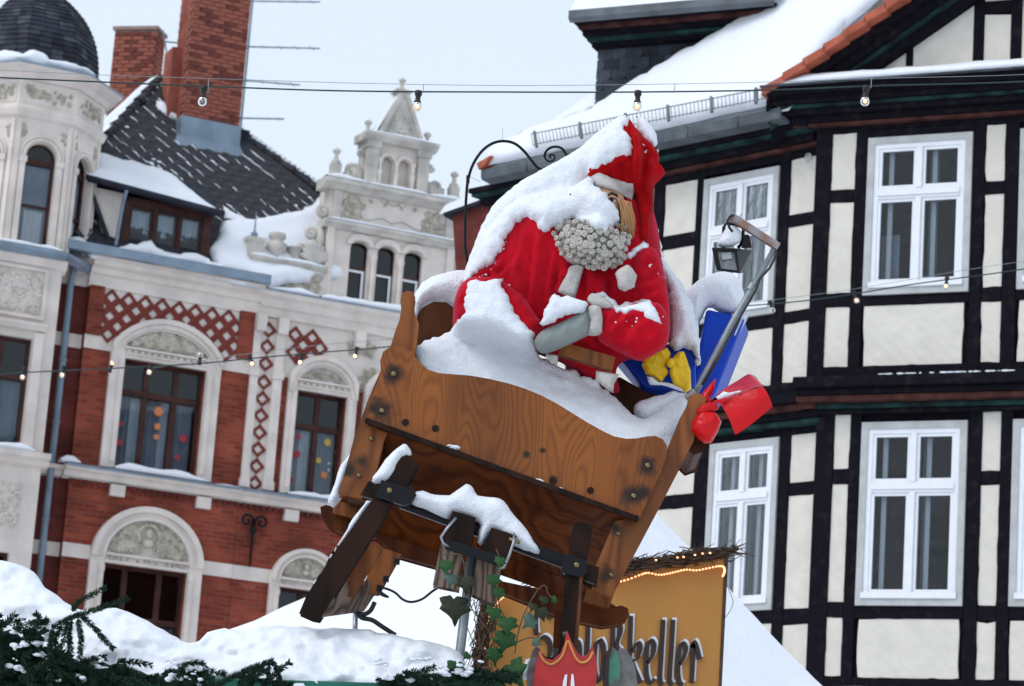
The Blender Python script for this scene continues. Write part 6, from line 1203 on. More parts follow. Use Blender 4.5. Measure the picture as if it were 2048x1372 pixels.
G2 = gift('low blue wrapped box with a yellow bow beside the figure', [(1226, 700), (1392, 680), (1392, 790), (1290, 776)], 12.36, 12.55)
B7 = zz(1200, 560, 3.811)
def crumple(x, z): return .014 * noise.noise((x * 22, 6, z * 22)) + .005 * noise.noise((x * 60, 9, z * 60))
def crump2(x, z): return .014 * ridge(noise.noise((x * 20 + z * 9, 6, z * 9))) + .006 * noise.noise((x * 60, 9, z * 60))
snowpx('bow_loop', G2, B7([(318, 650), (330, 600), (360, 565), (430, 540), (512, 515), (540, 560), (530, 605), (500, 650), (526, 705), (495, 745), (470, 785), (400, 735), (350, 722)]), 12.27, .02, .03, R=.02, h=.007, amp=.001, seed=53, namp=.0, m='yellowwrap', fold=crump2)
snowpx('bow_loop', G2, B7([(530, 640), (545, 600), (600, 545), (640, 545), (660, 600), (690, 690), (698, 835), (650, 862), (600, 820), (560, 800), (532, 720)]), 12.26, .02, .03, R=.02, h=.007, amp=.001, seed=54, namp=.0, m='yellowwrap', fold=crump2)
MB().ell(at(1341, 726, 12.22), (.02, .02, .022), 10, 6).build('bow_knot', 'yellowwrap', G2, smooth=True)
snowpx('snow', G2, B7([(355, 735), (400, 740), (450, 780), (500, 780), (560, 790), (630, 830), (640, 855), (560, 830), (470, 800), (380, 800)]), 12.25, .02, .04, R=.025, seed=55, amp=.003)
# red ribbon bow on the post
RB = thing('ribbon_bow', 'large glossy red ribbon bow tied to the right sleigh post', 'bow', loc=at(1395, 880, 12.0))
def sheet(name, m, parent, rows, th=.003):      # rows of (px,py,Y): a folded strip
    R_ = [cr([at(*p) for p in r], 6) for r in rows]; n = len(R_[0]); C_ = [cr([r[j] for r in R_], 6) for j in range(n)]; k = len(C_[0]); o = MB()
    for off in (0, th): o.V += [C_[j][i] + Vector((0, off, 0)) for i in range(k) for j in range(n)]
    t = k * n
    for i in range(k - 1):
        for j in range(n - 1): a = i * n + j; o.F += [(a, a + 1, a + n + 1, a + n), (t + a, t + a + n, t + a + n + 1, t + a + 1)]
    return o.build(name, m, parent, smooth=True)
def b7(x, y, Y): return (1200 + x / 3.811, 560 + y / 3.811, Y)
sheet('bow_loop', 'redwrap', RB, [[b7(830, 935, 11.99), b7(915, 940, 11.93)], [b7(930, 840, 12.04), b7(1010, 905, 11.9)], [b7(1050, 765, 12.1), b7(1120, 850, 11.88)], [b7(1130, 718, 12.12), b7(1230, 800, 11.87)], [b7(1185, 735, 12.08), b7(1245, 815, 11.86)]])
sheet('bow_tail', 'redwrap', RB, [[b7(915, 940, 11.93), b7(1010, 905, 11.9), b7(1120, 852, 11.875), b7(1240, 808, 11.865)], [b7(975, 1040, 11.9), b7(1080, 1010, 11.87), b7(1190, 950, 11.85), b7(1285, 880, 11.85)], [b7(1032, 1180, 11.9), b7(1125, 1120, 11.88), b7(1220, 1045, 11.87), b7(1316, 965, 11.87)]])
sheet('bow_loop', 'redwrap', RB, [[b7(915, 940, 12.0), b7(930, 950, 12.1)], [b7(1040, 880, 12.02), b7(1050, 870, 12.14)], [b7(1160, 790, 12.04), b7(1150, 760, 12.16)], [b7(1190, 745, 12.08), b7(1140, 722, 12.14)]])
snowpx('bow_loop', RB, B7([(728, 1040), (760, 1000), (820, 990), (885, 1012), (928, 1082), (900, 1152), (852, 1242), (800, 1248), (750, 1215), (698, 1150), (702, 1090)]), 11.93, .05, .05, R=.06, h=.008, amp=.002, seed=56, namp=0, m='redwrap', fold=crumple)
snowpx('bow_tail', RB, B7([(765, 880), (800, 830), (885, 745), (870, 830), (840, 900), (860, 930), (800, 960), (770, 930)]), 11.98, .02, .03, R=.03, h=.008, amp=.002, seed=57, namp=0, m='redwrap', fold=crumple)
snowpx('bow_knot', RB, B7([(735, 1000), (770, 950), (830, 930), (900, 945), (905, 985), (850, 1005), (800, 1030), (745, 1040)]), 11.92, .025, .03, R=.03, h=.008, amp=.002, seed=58, namp=0, m='redwrap', fold=crumple)
snowpx('snow', RB, B7([(845, 925), (880, 890), (940, 850), (985, 860), (1080, 838), (1075, 855), (980, 885), (900, 915)]), 11.9, .012, .02, R=.02, h=.008, seed=59, amp=.004)
# ------------------------------------------------------------------ floodlight on its pole
FLD = thing('floodlight', 'small black floodlight hanging from a rusty arm on a grey pole', 'floodlight', loc=at(1384, 800, 12.05))
def f6(x, y, Y): return at(1360 + x / 4.573, 420 + y / 4.573, Y)
MB().tube([at(1380, 806, 12.06), at(1464, 646, 12.06), at(1548, 500, 12.06)], .0145, 12).build('pole', 'galv', FLD, smooth=True); MB().tube([at(1376, 800, 12.05), at(1392, 785, 12.05)], .022, 10).build('pole_foot', 'rust', FLD); MB().tube([at(1500, 580, 12.06), at(1506, 568, 12.06)], .0175, 12).build('pole_collar', 'galv', FLD)
MB().beam(f6(470, 62, 12.06), f6(900, 340, 12.06), .034, .034).build('arm', 'rust', FLD, bevel=.003)
MB().tube([f6(545, 70, 12.05), f6(565, 30, 12.05)], .004, 6).build('arm_bolt', 'steel', FLD)
fr = [(290, 345), (520, 350), (545, 580), (335, 552)]; ins = [(342, 366), (500, 373), (530, 553), (376, 535)]
A = [f6(*p, 12.05) for p in fr]; I = [f6(*p, 12.05) for p in ins]; I2 = [p + Vector((0, .03, 0)) for p in I]; Bk = [f6(430, 360, 12.2), f6(655, 372, 12.2), f6(592, 570, 12.2), f6(440, 560, 12.2)]
hd = MB(); hd.V = A + I + I2 + Bk; hd.F = [(0, 1, 5, 4), (1, 2, 6, 5), (2, 3, 7, 6), (3, 0, 4, 7), (4, 5, 9, 8), (5, 6, 10, 9), (6, 7, 11, 10), (7, 4, 8, 11), (1, 0, 12, 13), (2, 1, 13, 14), (3, 2, 14, 15), (0, 3, 15, 12), (12, 15, 14, 13)]
hd.build('housing', 'blackmetal', FLD)
mat('reflector', (.42, .36, .34), rough=.35, col2=(.2, .2, .22), scale=30, metal=.6); MB().add([p + Vector((0, .028, 0)) for p in I], [(0, 1, 2, 3)]).build('reflector', 'reflector', FLD); MB().add([p + Vector((0, .012, 0)) for p in I], [(0, 1, 2, 3)]).build('cover_glass', 'glass', FLD)
MB().beam(f6(380, 428, 12.068), f6(470, 415, 12.068), .03, .012).build('lamp_tube', 'greyframe', FLD)
MB().hexa([f6(*p) for p in ((585, 225, 12.08), (630, 225, 12.08), (658, 345, 12.08), (560, 350, 12.08), (600, 235, 12.2), (640, 235, 12.2), (660, 345, 12.2), (575, 350, 12.2))]).build('junction_box', 'blackmetal', FLD, bevel=.004)
MB().tube([f6(395, 345, 12.1), f6(400, 160, 12.1), f6(425, 120, 12.1), f6(560, 150, 12.12), f6(582, 180, 12.12), f6(560, 310, 12.12), f6(530, 345, 12.12)], .008, 7).build('bracket', 'blackmetal', FLD, smooth=True)
MB().tube([f6(480, 200, 12.03), f6(450, 160, 12.03), f6(435, 100, 12.03), f6(455, 60, 12.035), f6(490, 45, 12.04)], .006, 7).build('cable', 'black', FLD, smooth=True)
MB().tube([f6(880, 370, 12.04), f6(872, 430, 12.04), f6(820, 530, 12.04), f6(730, 630, 12.04), f6(690, 740, 12.04), f6(560, 960, 12.04), f6(450, 1160, 12.04), f6(340, 1372, 12.04), at(1405, 770, 12.04)], .006, 7).build('cable', 'black', FLD, smooth=True)
snowpx('snow', FLD, zz(1360, 420, 4.573)([(342, 318), (350, 280), (385, 215), (410, 185), (440, 150), (500, 148), (560, 195), (556, 280), (500, 325), (430, 342), (380, 340)]), 12.09, .04, .05, R=.05, h=.008, seed=60, amp=.003, sm=2)
# ------------------------------------------------------------------ wrought-iron hook behind the figure
IH = thing('iron_hook', 'tall curved black wrought-iron hook with a scroll behind the figure', 'hook', loc=at(935, 560, 12.62))
def q5(x, y): return at(900 + x / 5.275, 260 + y / 5.275, 12.62)
MB().tube(cr([q5(*p) for p in ((205, 1560), (180, 1372), (160, 1200), (163, 900), (172, 700), (190, 530), (240, 370), (330, 230), (440, 145), (560, 117), (680, 142), (780, 222), (860, 322), (920, 392), (1000, 430), (1120, 420))]), .0068, 10).build('rod', 'iron', IH, smooth=True)
MB().tube(cr([q5(*p) for p in ((1290, 330), (1225, 255), (1190, 203), (1130, 177), (1060, 187), (1012, 230), (1000, 290), (1040, 330), (1090, 320), (1105, 282), (1080, 260), (1050, 275), (1065, 295))]), [.006] * 30 + [.0045] * 31, 8).build('scroll', 'iron', IH, smooth=True)
MB().tube([q5(190, 480), q5(188, 560)], .0085, 8).build('collar', 'iron', IH)
MB().tube([q5(215, 495), q5(322, 548)], .001, 4).build('wire', 'iron', IH); MB().tube([q5(556, 110), q5(556, -20)], .001, 4).build('wire', 'iron', IH)

# ------------------------------------------------------------------ snow-covered market tent behind the sleigh
mat('firgreen', (.008, .022, .015), rough=.7, col2=(.018, .045, .026), scale=9, spec=.15); mat('twig', (.060, .032, .020), rough=.8, var=.4, scale=20); mat('bark', (.09, .06, .04), rough=.85, var=.3, scale=20)
mat('greenboard', (.006, .11, .075), rough=.5, var=.15, scale=5); mat('ochre', (.42, .19, .040), rough=.6, var=.06, scale=3, bump=.08, bscale=60)
mat('letter', (.028, .014, .010), rough=.5); mat('letterwhite', (.68, .70, .74), rough=.6); mat('shieldred', (.46, .02, .018), rough=.5, col2=(.30, .015, .018), scale=7, bump=.2, bscale=120); mat('shieldedge', (.13, .11, .11), rough=.9, var=.3, scale=30, bump=.4)
mat('goldpaint', (.55, .26, .06), rough=.5); mat('shieldgreen', (.06, .22, .14), rough=.6, col2=(.10, .11, .10), scale=12, lo=.45, hi=.55); mat('shieldgrey', (.16, .155, .15), rough=.7, var=.2, scale=30, bump=.4, bscale=80)
mat('ivyleaf', (.014, .055, .014), rough=.6, col2=(.03, .095, .03), scale=18, spec=.2, bump=.15, bscale=60); mat('ivydark', (.014, .028, .013), rough=.6, col2=(.04, .035, .024), scale=30, spec=.2); mat('ivypale', (.06, .11, .085), rough=.6, var=.25, scale=20)
mat('cablegreen', (.006, .03, .026), rough=.5); mat('socket', (.008, .008, .010), rough=.5); glassmat('bulbglass', (.97, .93, .88), 2.2, .02); glassmat('bulblit', (1, .72, .42), 1.4, .05)
emimat('filament', (1.0, .55, .2), 14.0); emimat('filament_hot', (1.0, .60, .26), 12.0); emimat('lightbead', (1.0, .46, .22), 1.5); emimat('lanternglow', (1.0, .62, .25), 4.0)
MT['beadtube'] = glassmat('beadtube', (1, .8, .65), 1.0, .2)
A_ = at(1225, 931, 18.0); Lc = at(-245, 1563, 20.5); Rc = at(1821, 1563, 17.2); Fc = at(1330, 1600, 14.6); Bc = A_ * 2 - Fc; Bc.z = Lc.z
TT = thing('market_tent', 'pointed market tent roof thick with snow behind the sleigh', 'tent', loc=Vector((A_.x, A_.y, 0)))
rt = MB()
for p, q in ((Lc, Fc), (Fc, Rc), (Rc, Bc), (Bc, Lc)):
    n = 26; k0 = len(rt.V)
    for i in range(n + 1):
        for j in range(i + 1):
            a = A_.lerp(p, i / n); b = A_.lerp(q, i / n); v = a.lerp(b, j / max(i, 1)); rt.V.append(v + Vector((0, 0, .035 * wob(v.x, v.y, 0, 1.6) * min(1, i / 4))))
    idx = lambda i, j: k0 + i * (i + 1) // 2 + j
    for i in range(n):
        for j in range(i + 1):
            rt.F.append((idx(i, j), idx(i + 1, j), idx(i + 1, j + 1)))
            if j < i: rt.F.append((idx(i, j), idx(i + 1, j + 1), idx(i, j + 1)))
rt.build('snow_roof', 'snow', TT, smooth=True)
mb = MB()
for p in (Lc, Fc, Rc): mb.tube([Vector((p.x, p.y, 0)).lerp(Vector((A_.x, A_.y, 0)), .04), p.lerp(A_, .04)], .05, 8)
mb.build('tent_poles', 'galv', TT)

# ------------------------------------------------------------------ front stall: green fascia, snow on the roof, fir garland
YS = 11.35; FIRM = []
SL = thing('market_stall', 'snow-laden stall roof with green fascia along the bottom edge', 'stall', loc=Vector((at(450, 1372, YS).x, YS, 0)))
e0, e1 = at(-120, 1340, YS), at(1000, 1372, YS); zt = min(e0.z, e1.z)
MB().hexa([Vector((e0.x, YS, e0.z)), Vector((e1.x, YS, e1.z)), Vector((e1.x, YS, e1.z - .22)), Vector((e0.x, YS, e0.z - .22)), Vector((e0.x, YS + .04, e0.z)), Vector((e1.x, YS + .04, e1.z)), Vector((e1.x, YS + .04, e1.z - .22)), Vector((e0.x, YS + .04, e0.z - .22))]).build('fascia', 'greenboard', SL, bevel=.006)
MB().hexa([Vector((e0.x, YS + .04, e0.z - .02)), Vector((e1.x, YS + .04, e1.z - .02)), Vector((e1.x, YS + .04, e1.z - .06)), Vector((e0.x, YS + .04, e0.z - .06)), Vector((e0.x, YS + 1.6, e0.z + .1)), Vector((e1.x, YS + 1.6, e1.z + .1)), Vector((e1.x, YS + 1.6, e1.z + .06)), Vector((e0.x, YS + 1.6, e0.z + .06))]).build('roof_board', 'plank', SL)
for x in (e0.x + .1, e1.x - .1): MB().box(x - .05, x + .05, YS + .05, YS + .15, 0, zt - .1).build('stall_post', 'greenboard', SL)
MB().box(e0.x + .1, e1.x - .1, YS + .08, YS + .12, .0, 1.0).build('counter_front', 'greenboard', SL)
Z8 = zz(0, 1080, 2.926)
fs = Z8([(-120, 110), (0, 120), (60, 130), (130, 150), (200, 190), (245, 235), (265, 280), (330, 330), (420, 392), (480, 412), (560, 405), (640, 403), (720, 410), (790, 435), (870, 480), (960, 530), (1040, 575), (1090, 600), (1130, 604), (1170, 590), (1220, 550), (1290, 525), (1340, 525), (1400, 541), (1450, 535), (1530, 508)]) + [(560, 1250), (620, 1255), (680, 1258), (740, 1261), (800, 1274), (860, 1286), (900, 1296), (928, 1318), (932, 1345), (915, 1378), (880, 1400), (760, 1410), (580, 1410), (560, 1395), (548, 1375)] + Z8([(1420, 800), (1280, 830), (1190, 800), (1130, 790), (1000, 810), (880, 830), (790, 790), (700, 780), (610, 760), (480, 760), (300, 760), (190, 700), (90, 640), (0, 600), (-120, 600)])
def fsb(x, z): return YS + .02 + max(0, z - zt) * 1.15
snowpx('snow', SL, fs, fsb, .07, .5, R=.10, h=.017, amp=.012, seg=.03, seed=71, namp=.07, nf=4.2, sm=2, m='snow')
snowpx('snow', SL, Z8([(85, 460), (120, 455), (158, 460), (150, 475), (115, 480), (105, 515), (92, 510)]), YS - .03, .02, .02, R=.02, seed=72)
def fsd(x, z): return YS + .03
for i_, (pts_, T_) in enumerate((([(-60, 1262), (20, 1258), (60, 1285), (100, 1310), (160, 1322), (240, 1330), (300, 1352), (300, 1420), (-60, 1420)], .06), ([(320, 1350), (400, 1340), (430, 1352), (440, 1420), (310, 1420)], .03), ([(745, 1372), (790, 1358), (850, 1352), (880, 1348), (930, 1340), (1000, 1350), (1010, 1420), (740, 1420)], .05))): FIRM.append((pts_, T_))
FG2 = thing('fir_garland', 'dark fir branch garland hanging below the snow along the stall edge', 'garland', loc=at(250, 1372, 11.2))
def sprig(pts, nl=.021, dens=900, w=.0017, seed=0, r=.0035, side=(0, 0, 0)):
    P = cr([Vector(p) for p in pts], 6); rn = random.Random(seed); mb = MB(); n = len(P); mb.tube(P, [r * (1 - .6 * i / n) for i in range(n)], 5); L_ = sum((P[i + 1] - P[i]).length for i in range(n - 1)); N = int(L_ * dens)
    for k in range(N):
        t = rn.random() * (n - 1.001); i = int(t); p = P[i].lerp(P[i + 1], t - i); d = (P[i + 1] - P[i]).normalized(); a = rn.uniform(0, 6.28); o = d.orthogonal().normalized(); o2 = d.cross(o); out = (o * math.cos(a) + o2 * math.sin(a)); out.y *= .7
        v = (out * rn.uniform(.75, 1.0) + d * rn.uniform(.45, .9)).normalized() * nl * rn.uniform(.75, 1.1); s = v.cross(Vector((rn.uniform(-1, 1), rn.uniform(-1, 1), rn.uniform(-1, 1)))).normalized() * w
        mb.add([p - s * .6, p + v * .5 - s, p + v, p + v * .5 + s], [(0, 1, 2, 3)])
    return mb
def put(pts, seed, **k): sprig([at(*p) for p in pts], seed=seed, **k).build('branch', 'firgreen', FG2)
def z8(x, y, Y): return (x / 2.926, 1080 + y / 2.926, Y)
YB = 11.12
for i, pts in enumerate((((300, 515), (400, 462), (480, 432), (600, 395), (745, 342)), ((425, 420), (450, 370), (520, 330), (612, 282)), ((470, 440), (540, 500), (600, 570), (660, 632)), ((455, 460), (470, 540), (475, 600), (465, 690)), ((420, 470), (405, 540), (410, 600), (400, 720)), ((360, 500), (330, 560), (325, 640), (320, 740)), ((400, 470), (380, 520), (370, 600), (340, 640)), ((310, 520), (295, 600), (300, 700)))):
    put([z8(x, y, YB + .02 * (i % 3)) for x, y in pts], 300 + i, dens=2200, nl=.021, w=.0021)
rn = random.Random(77)
for i_, (pts_, T_) in enumerate(FIRM): snowpx('foliage', FG2, pts_, YS - .03, T_, .03, R=.05, h=.012, amp=.02, seg=.02, seed=90 + i_, namp=.05, nf=16, m='firgreen')
def cluster(x0, x1, y0, y1, n, s0, dirs=(-30, 130)):
    for i in range(n):
        x, y = rn.uniform(x0, x1), rn.uniform(y0, y1); a = math.radians(rn.uniform(*dirs)); L_ = rn.uniform(28, 60); Y = rn.uniform(11.16, 11.34); c = rn.uniform(-12, 12)
        put([(x, y, Y), (x + L_ * .5 * math.cos(a) + c * .3, y + L_ * .5 * math.sin(a), Y - .02), (x + L_ * math.cos(a) + c, y + L_ * math.sin(a) + 5, Y - .03)], s0 + i, dens=1500, nl=.024, w=.0026)
cluster(-20, 70, 1252, 1375, 60, 400, (-100, 130)); cluster(40, 110, 1295, 1375, 34, 465, (-60, 150)); cluster(95, 245, 1322, 1376, 56, 700, (-20, 160)); cluster(230, 300, 1345, 1375, 14, 510, (-20, 170)); cluster(320, 420, 1338, 1352, 14, 530, (-25, 160)); cluster(470, 575, 1352, 1385, 12, 550, (-80, 120)); cluster(735, 880, 1352, 1385, 34, 800, (-50, 150)); cluster(880, 1000, 1338, 1380, 26, 850, (-60, 150))
for i, pts in enumerate((((430, 1372), (470, 1352), (510, 1333), (545, 1322)), ((545, 1322), (555, 1345), (560, 1372)), ((540, 1325), (535, 1350), (528, 1380)), ((530, 1330), (505, 1345), (490, 1365)), ((345, 1345), (375, 1328), (400, 1325), (410, 1335)), ((755, 1372), (790, 1358), (830, 1350), (870, 1352)), ((60, 1250), (80, 1238), (72, 1228)))):
    put([(x, y, 11.13 + .02 * (i % 3)) for x, y in pts], 620 + i, dens=2200, nl=.021, w=.0021)
fsn = MB(); rn = random.Random(12)
for _ in range(70):
    x = rn.choice((rn.uniform(0, 110), rn.uniform(90, 260), rn.uniform(330, 420), rn.uniform(740, 1000))); y = rn.uniform(1262, 1345) if x < 110 else rn.uniform(1318, 1365); r_ = rn.uniform(.005, .017)
    for k in range(3): fsn.ell(at(x + rn.gauss(0, 4), y + rn.gauss(0, 2), 11.17 + rn.uniform(-.02, .04)), (r_ * rn.uniform(.7, 1.6), r_, r_ * rn.uniform(.4, .8)), 7, 5)
fsn.build('snow', 'snowfine', FG2, smooth=True, kind='stuff')
# ------------------------------------------------------------------ support pole and loose cables
SP = thing('support_pole', 'grey steel pole carrying the sleigh above the stall roof', 'pole', loc=Vector((at(917, 1330, 11.75).x, 11.75, 0)))
MB().tube([at(944, 1105, 11.75), at(917, 1330, 11.75), Vector((at(917, 1330, 11.75).x - .2, 11.75, 0))], .021, 12).build('pole', 'galv', SP, smooth=True)
MB().tube([at(955, 1110, 11.74), at(946, 1190, 11.74)], .006, 6).build('seam', 'brass', SP)
CB = thing('power_cable', 'thin black power cable sagging between runner and clamp', 'cable', loc=at(790, 1200, 11.8))
MB().tube(cr([at(600 + x / 3.61, 880 + y / 3.61, 11.82) for x, y in ((575, 1060), (640, 1080), (690, 1105), (740, 1150), (800, 1170), (880, 1150), (960, 1090), (1030, 1048))]), .0055, 7).build('wire', 'black', CB, smooth=True)
MB().tube([at(600 + x / 3.61, 880 + y / 3.61, 11.82) for x, y in ((565, 1095), (600, 1118), (640, 1136))], [.009, .009, .005], 7).build('plug', 'black', CB)
C2 = thing('rubber_hose', 'black cable drooping from the runner down into the snow', 'cable', loc=at(760, 1260, 11.8))
MB().tube(cr([at(600 + x / 3.61, 880 + y / 3.61, 11.80) for x, y in ((540, 1170), (510, 1230), (465, 1258), (420, 1255), (450, 1285), (520, 1300), (590, 1345), (690, 1410))]), .010, 8).build('hose', 'black', C2, smooth=True)
ST2 = thing('metal_stake', 'short grey metal stake rising from the snow below the runner', 'stake', loc=Vector((at(708, 1270, 11.9).x, 11.9, 3.0)))
MB().tube([at(711, 1225, 11.9), at(709, 1300, 11.9)], .011, 10).build('rod', 'steel', ST2, smooth=True)
# ------------------------------------------------------------------ ochre tavern sign
YG = 15.0
SG = thing('tavern_sign', 'ochre tavern sign with dark blackletter writing and a twig garland', 'sign', loc=Vector((at(1200, 1372, YG).x, YG, 2.4)))
wprism('board', 'ochre', SG, [(964, 1192), (1100, 1172), (1240, 1150), (1450, 1116), (1443, 1250), (1437, 1372), (1430, 1520), (948, 1520)], YG, YG + .06, .006)
wprism('board_edge', 'twig', SG, [(1450, 1112), (1456, 1112), (1443, 1372), (1436, 1520), (1431, 1520), (1438, 1372)], YG - .004, YG + .09, .002)
for x in (980, 1410): p = at(x, 1500, YG + .1); MB().box(p.x - .04, p.x + .04, YG + .07, YG + .15, 0, p.z).build('sign_post', 'darkwood', SG)
Z9 = zz(940, 1080, 3.793)
LET = {'S': [[(606, 600), (590, 552), (545, 532), (505, 560), (497, 640), (503, 720)], [(512, 770), (555, 735), (598, 768), (608, 835), (590, 910), (540, 980)]], 'c': [[(705, 775), (672, 762), (652, 820), (650, 980), (682, 1055), (715, 1020)]], 'h': [[(778, 600), (770, 1075)], [(778, 810), (812, 772), (832, 830), (822, 1000), (800, 1085)]], 'l': [[(897, 605), (890, 800), (882, 1060), (900, 1095)]],
       'o': [[(985, 758), (955, 790), (943, 900), (948, 1010), (970, 1072), (1000, 1030), (1014, 900), (1010, 805), (985, 758)]], 'sz': [[(1086, 610), (1078, 850), (1070, 1100)], [(1088, 625), (1122, 605), (1142, 690), (1112, 800), (1142, 860), (1150, 980), (1112, 1062)]], 'k': [[(1219, 575), (1212, 850), (1206, 1065)], [(1228, 850), (1268, 782), (1292, 812), (1272, 890), (1232, 932), (1258, 1010), (1292, 1085)]],
       'e': [[(1347, 935), (1386, 870), (1396, 800), (1371, 763), (1346, 800), (1335, 950), (1345, 1055), (1372, 1085), (1402, 1052)]], 'l2': [[(1465, 605), (1452, 850), (1441, 1060), (1462, 1100)]], 'l3': [[(1540, 605), (1526, 850), (1513, 1060), (1538, 1100)]], 'e2': [[(1592, 945), (1622, 890), (1636, 822), (1612, 783), (1591, 820), (1577, 960), (1585, 1075), (1615, 1102)]], 'r': [[(1692, 790), (1688, 950), (1680, 1085)], [(1680, 815), (1700, 775), (1722, 830), (1740, 905)]]}
def nib(strokes, dx, dy, Y, w=19):
    mb = MB()
    for st in strokes:
        P = cr([Vector((x + dx, y + dy, 0)) for x, y in st], 5); Lp, Rp = [], []
        for i, p in enumerate(P):
            t = (P[min(i + 1, len(P) - 1)] - P[max(i - 1, 0)]).normalized(); nn = Vector((-t.y, t.x, 0)); ang = abs(t.x * math.sin(math.radians(-35)) - t.y * math.cos(math.radians(-35))); ww = w * (.38 + .75 * ang); Lp.append(p + nn * ww); Rp.append(p - nn * ww)
        V = []
        for yy in (Y, Y + .008): V += [(q.x, yy, q.z) for q in (at(940 + v.x / 3.793, 1080 + v.y / 3.793, Y) for pair in zip(Lp, Rp) for v in pair)]
        n = len(P); F = []
        for i in range(n - 1): a = 2 * i; F += [(a, a + 1, a + 3, a + 2), (a, a + 2, a + 2 * n + 2, a + 2 * n), (a + 1, a + 2 * n + 1, a + 2 * n + 3, a + 3)]
        F += [(0, 2 * n, 2 * n + 1, 1), (2 * n - 2, 2 * n - 1, 4 * n - 1, 4 * n - 2)]; mb.add(V, F)
    return mb
for k, st in LET.items():
    L_ = nib(st, 0, 0, YG - .016).build('letter', 'letter', SG); nib(st, 13, -17, YG - .006).build('letter_highlight', 'letterwhite', L_)
rn = random.Random(91)
def twigs(path, n, spread, name):
    mb = MB(); P = cr([at(*p) for p in path], 8)
    for k in range(n):
        c = P[rn.randint(0, len(P) - 1)] + Vector((rn.gauss(0, spread), rn.gauss(0, spread), rn.gauss(0, spread * .75))); a = rn.uniform(-.5, .5); i = rn.randint(0, len(P) - 2); d = (P[i + 1] - P[i]).normalized(); L_ = rn.uniform(.08, .24); b = Vector((rn.uniform(-.5, .5), rn.uniform(-.5, .5), rn.uniform(-.5, .5)))
        mb.tube([c - d * L_ * .5 + b * .05, c + b * -.04, c + d * L_ * .5 + b * .07], [.0035, .004, .0018], 4)
    return mb.build(name, 'twig', SG, kind='stuff')
twigs([(1236, 1138, YG), (1300, 1128, YG), (1370, 1118, YG), (1452, 1106, YG)], 420, .022, 'twig_garland'); twigs([(1100, 1165, YG), (1236, 1138, YG)], 120, .022, 'twig_garland'); twigs([(975, 1178, YG - .1), (968, 1250, YG - .1), (960, 1330, YG - .1), (955, 1400, YG - .1)], 260, .028, 'twig_garland')
MB().tube(cr([at(1449, 1160, YG), at(1462, 1190, YG), at(1466, 1205, YG), at(1460, 1222, YG), at(1448, 1238, YG)]), .0022, 4).build('stray_twig', 'twig', SG)
bead = MB().ell((0, 0, 0), (.0075, .006, .0055), 7, 5); bead = mesh_of('light', bead.V, bead.F, 'lightbead', True)
def rope(path, n):
    P = cr([at(*p) for p in path], 10); MB().tube(P, .0075, 6).build('light_rope', 'beadtube', SG, smooth=True)
    for k in range(n): t = (k + .5) / n * (len(P) - 1.001); i = int(t); p = P[i].lerp(P[i + 1], t - i); inst('light', bead, SG, p + Vector((0, -.004, 0)))
rope([(*q, YG - .03) for q in Z9([(1060, 345), (1115, 322), (1200, 300), (1290, 266), (1350, 250), (1430, 265), (1500, 256), (1570, 240), (1640, 226), (1720, 231), (1800, 216), (1880, 200), (1922, 204), (1930, 240), (1915, 278)])], 46)
rope([(*q, YG - .03) for q in Z9([(330, 392), (260, 425), (205, 478), (160, 535), (140, 600), (122, 690), (95, 770), (110, 830)])], 26)
for px, py in ((1312, 1120), (1355, 1115), (1367, 1114), (1390, 1110), (1405, 1107), (1420, 1106), (960, 1222), (968, 1255), (975, 1290), (962, 1325), (978, 1340), (948, 1300)): inst('light', bead, SG, at(px, py, YG - .06))
# ------------------------------------------------------------------ painted wooden shields at the stall corner
Z4 = zz(840, 1000, 3.687)
S1 = thing('red_shield', 'red wooden shield with scalloped top and gold line at the stall corner', 'shield', loc=at(1128, 1372, 11.45))
sh1 = [(880, 1100), (895, 1135), (925, 1172), (980, 1182), (1040, 1130), (1068, 1055), (1085, 978), (1112, 1042), (1150, 1120), (1192, 1162), (1240, 1140), (1270, 1080), (1292, 1150), (1302, 1260), (1290, 1372), (1270, 1470), (860, 1470), (838, 1372), (852, 1240), (870, 1170)]
wprism('face', 'shieldred', S1, Z4(sh1), 11.45, 11.46, .002); wprism('body', 'shieldedge', S1, Z4(sh1), 11.461, 11.56, .003)
wprism('edge_strip', 'shieldedge', S1, Z4([(878, 1100), (868, 1170), (850, 1240), (836, 1372), (858, 1470), (820, 1470), (795, 1330), (812, 1200), (835, 1110), (862, 1082)]), 11.462, 11.56, .003)
snowpx('top_edge', S1, Z4([(895, 1120), (930, 1160), (985, 1165), (1040, 1110), (1062, 1030), (1052, 975), (1085, 972), (1068, 1055), (1040, 1130), (980, 1182), (925, 1172)]), 11.50, .02, .04, R=.02, h=.01, amp=.002, seed=81, m='shieldedge')
MB().tube(cr([at(840 + x / 3.687, 1000 + y / 3.687, 11.447) for x, y in ((880, 1120), (905, 1175), (950, 1208), (995, 1200), (1050, 1145), (1088, 1040), (1115, 1090), (1150, 1165), (1190, 1198), (1240, 1180), (1275, 1120))]), .0045, 5).build('gold_line', 'goldpaint', S1)
for P in ([(1068, 1290), (1086, 1285), (1080, 1372), (1070, 1420), (1045, 1420), (1055, 1340)], [(1118, 1278), (1132, 1290), (1140, 1372), (1140, 1420), (1110, 1420), (1112, 1340)]): wprism('painted_mark', 'letterwhite', S1, Z4(P), 11.444, 11.449, 0)
pz = at(1128, 1420, 11.52); MB().box(pz.x - .03, pz.x + .03, 11.565, 11.625, 0, pz.z + .1).build('shield_post', 'darkwood', S1)
S2 = thing('grey_shield', 'weathered grey and green shield beside the red one', 'shield', loc=at(1240, 1372, 11.75))
